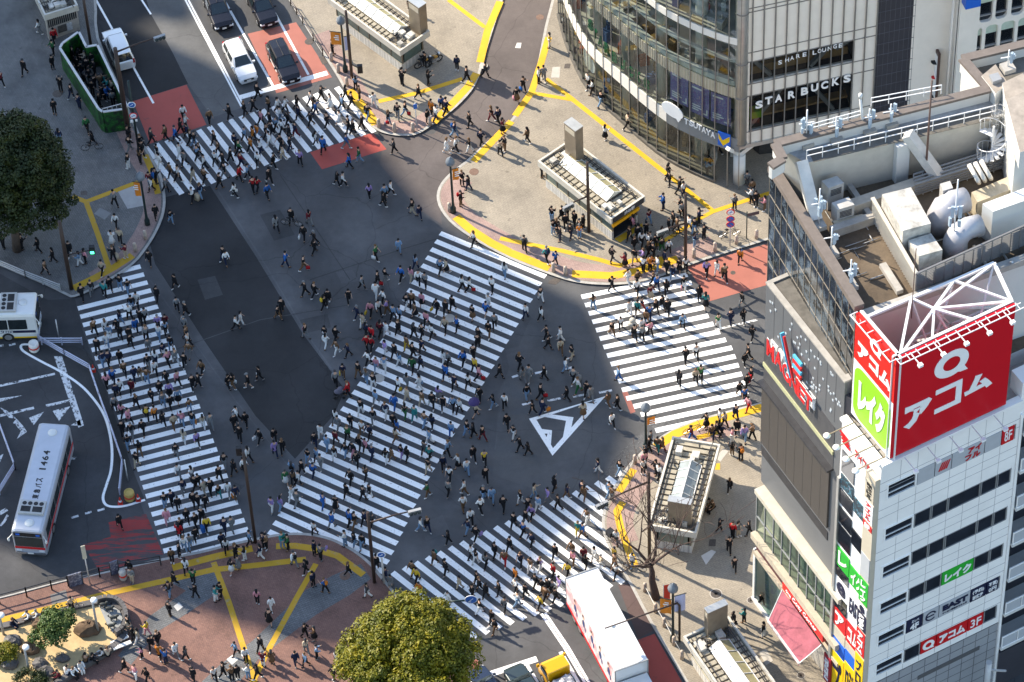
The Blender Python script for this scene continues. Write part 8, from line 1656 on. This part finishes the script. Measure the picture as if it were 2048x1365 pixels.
# the smaller, farther people as one crowd
vs, fs, cols = [], [], []; off_ = 0
for d in SHAPE[MAXP:]:
    ca, sa = math.cos(R(d['ang'] - 90)), math.sin(R(d['ang'] - 90)); L = figure_list(d) + ([d['acc']] if d['acc'] else [])
    for part, c in L:
        m_ = PARTS[d['pose']][part]; a = np.array(m_.v) * d['sc']; w_ = np.stack([a[:, 0] * ca - a[:, 1] * sa, a[:, 0] * sa + a[:, 1] * ca, a[:, 2]], 1) + np.array(d['p']); vs.append(w_); fs += [tuple(i + off_ for i in f) for f in m_.f]; off_ += len(a)
        cols.append(np.tile((*jcol(c, d['jit'] if part in ('coat', 'jacket', 'tee') else 1.), 1), (len(a), 1)))
me = bpy.data.meshes.new('crowd'); me.from_pydata(np.concatenate(vs).tolist(), [], fs); at_ = me.color_attributes.new('Col', 'FLOAT_COLOR', 'POINT'); at_.data.foreach_set('color', np.concatenate(cols).ravel()); me.polygons.foreach_set('use_smooth', [True] * len(me.polygons)); me.materials.append(CROWD)
o = bpy.data.objects.new('crowd', me); COL.objects.link(o); tag(o, 'far crowd of small pedestrians on the upper pavements and crossings', 'crowd', kind='stuff')
# umbrella and prams
p = V3(P(950, 834, 0)); t = T('umbrella', 'open dark purple umbrella held above the right edge of the diagonal zebra', 'umbrella', tuple(p)); mb = MB(); mb.lathe(tuple(p), [(.46, 1.72), (.40, 1.84), (.26, 1.94), (.08, 1.99), (.02, 2.03)], 8, 0, False); mb.build('canopy', M('purple_umbrella_cloth', (.035, .022, .10), .7), t); mb = MB(); mb.tube([p + Vector((0, 0, 1.0)), p + Vector((0, 0, 2.08))], .012, 6); mb.build('shaft', DKMET, t)
for (u, v, hd, c, lab) in ((680, 794, 180, (.12, .11, .14), 'dark pram pushed by the person in red at the diagonal zebra'), (1265, 658, -100, (.45, .42, .36), 'pale pram on the right zebra')):
    p, f, s = frame_of(P(u, v), hd); at = lambda x, y, z: p + f * x + s * y + Vector((0, 0, z)); t = T('pram', lab, 'pram', tuple(p), 'prams on the crossing'); mb = MB(); mb.ell(tuple(at(.05, 0, .62)), .38, .24, .22, 12, 8); mb.ell(tuple(at(-.1, 0, .85)), .26, .25, .24, 12, 8, zmin=-.1); mb.build('seat_and_hood', M('pram_cloth_' + str(u), c, .85), t); mb = MB()
    for y in (-.22, .22): mb.bar(at(.35, y, .15), at(-.5, y, 1.02), .03); mb.bar(at(-.3, y, .15), at(.2, y, .6), .03)
    mb.bar(at(-.5, -.22, 1.02), at(-.5, .22, 1.02), .03); mb.build('frame', DKMET, t)
    for x in (-.3, .35):
        for y in (-.22, .22): mb = MB(); mb.tube([at(x, y - .02, .13), at(x, y + .02, .13)], .13, 12); mb.build('wheel', TYRE, t)
# ------------------------------------------------------------------ camera, sun, sky
cd = bpy.data.cameras.new('camera'); cam = bpy.data.objects.new('camera', cd); COL.objects.link(cam)
cd.sensor_fit = 'HORIZONTAL'; cd.sensor_width = 36; cd.lens = FPX / 2048 * 36; cd.clip_end = 3000; cd.clip_start = 1
rx = Vector((CR, -SR * UP[1], -SR * UP[2])); uy = Vector((SR, CR * UP[1], CR * UP[2])); bz = -Vector(FW)
mw = Matrix.Identity(4)
for i in range(3): mw[i][0] = rx[i]; mw[i][1] = uy[i]; mw[i][2] = bz[i]
mw[2][3] = HC; cam.matrix_world = mw; SC.camera = cam

AZ, EL = SUN_AZ, SUN_EL
sd = Vector((math.cos(R(AZ)) * math.cos(R(EL)), math.sin(R(AZ)) * math.cos(R(EL)), -math.sin(R(EL))))   # way the light travels
sl = bpy.data.lights.new('sun', 'SUN'); sl.energy = 4.7; sl.angle = R(.5); sl.color = (1, .885, .71)
so = bpy.data.objects.new('sun', sl); COL.objects.link(so); so.rotation_euler = sd.to_track_quat('-Z', 'Y').to_euler(); so.location = (-200, 300, 260)
w = bpy.data.worlds.new('World'); SC.world = w; w.use_nodes = True
nt = w.node_tree; sk = nt.nodes.new('ShaderNodeTexSky'); sk.sky_type = 'NISHITA'; sk.sun_disc = False
sk.sun_elevation = R(EL); sk.sun_rotation = math.atan2(-sd.x, -sd.y); sk.altitude = 50; sk.air_density = 1.2; sk.dust_density = .6
nt.links.new(sk.outputs[0], nt.nodes['Background'].inputs[0]); nt.nodes['Background'].inputs[1].default_value = .15
SC.view_settings.view_transform = 'Standard'; SC.view_settings.look = 'None'; SC.view_settings.exposure = EXPO; SC.view_settings.gamma = 1
SC.cycles.max_bounces = 6; SC.cycles.diffuse_bounces = 3; SC.cycles.glossy_bounces = 3; SC.cycles.transparent_max_bounces = 16
SC.cycles.use_denoising = True; SC.cycles.caustics_reflective = False; SC.cycles.caustics_refractive = False
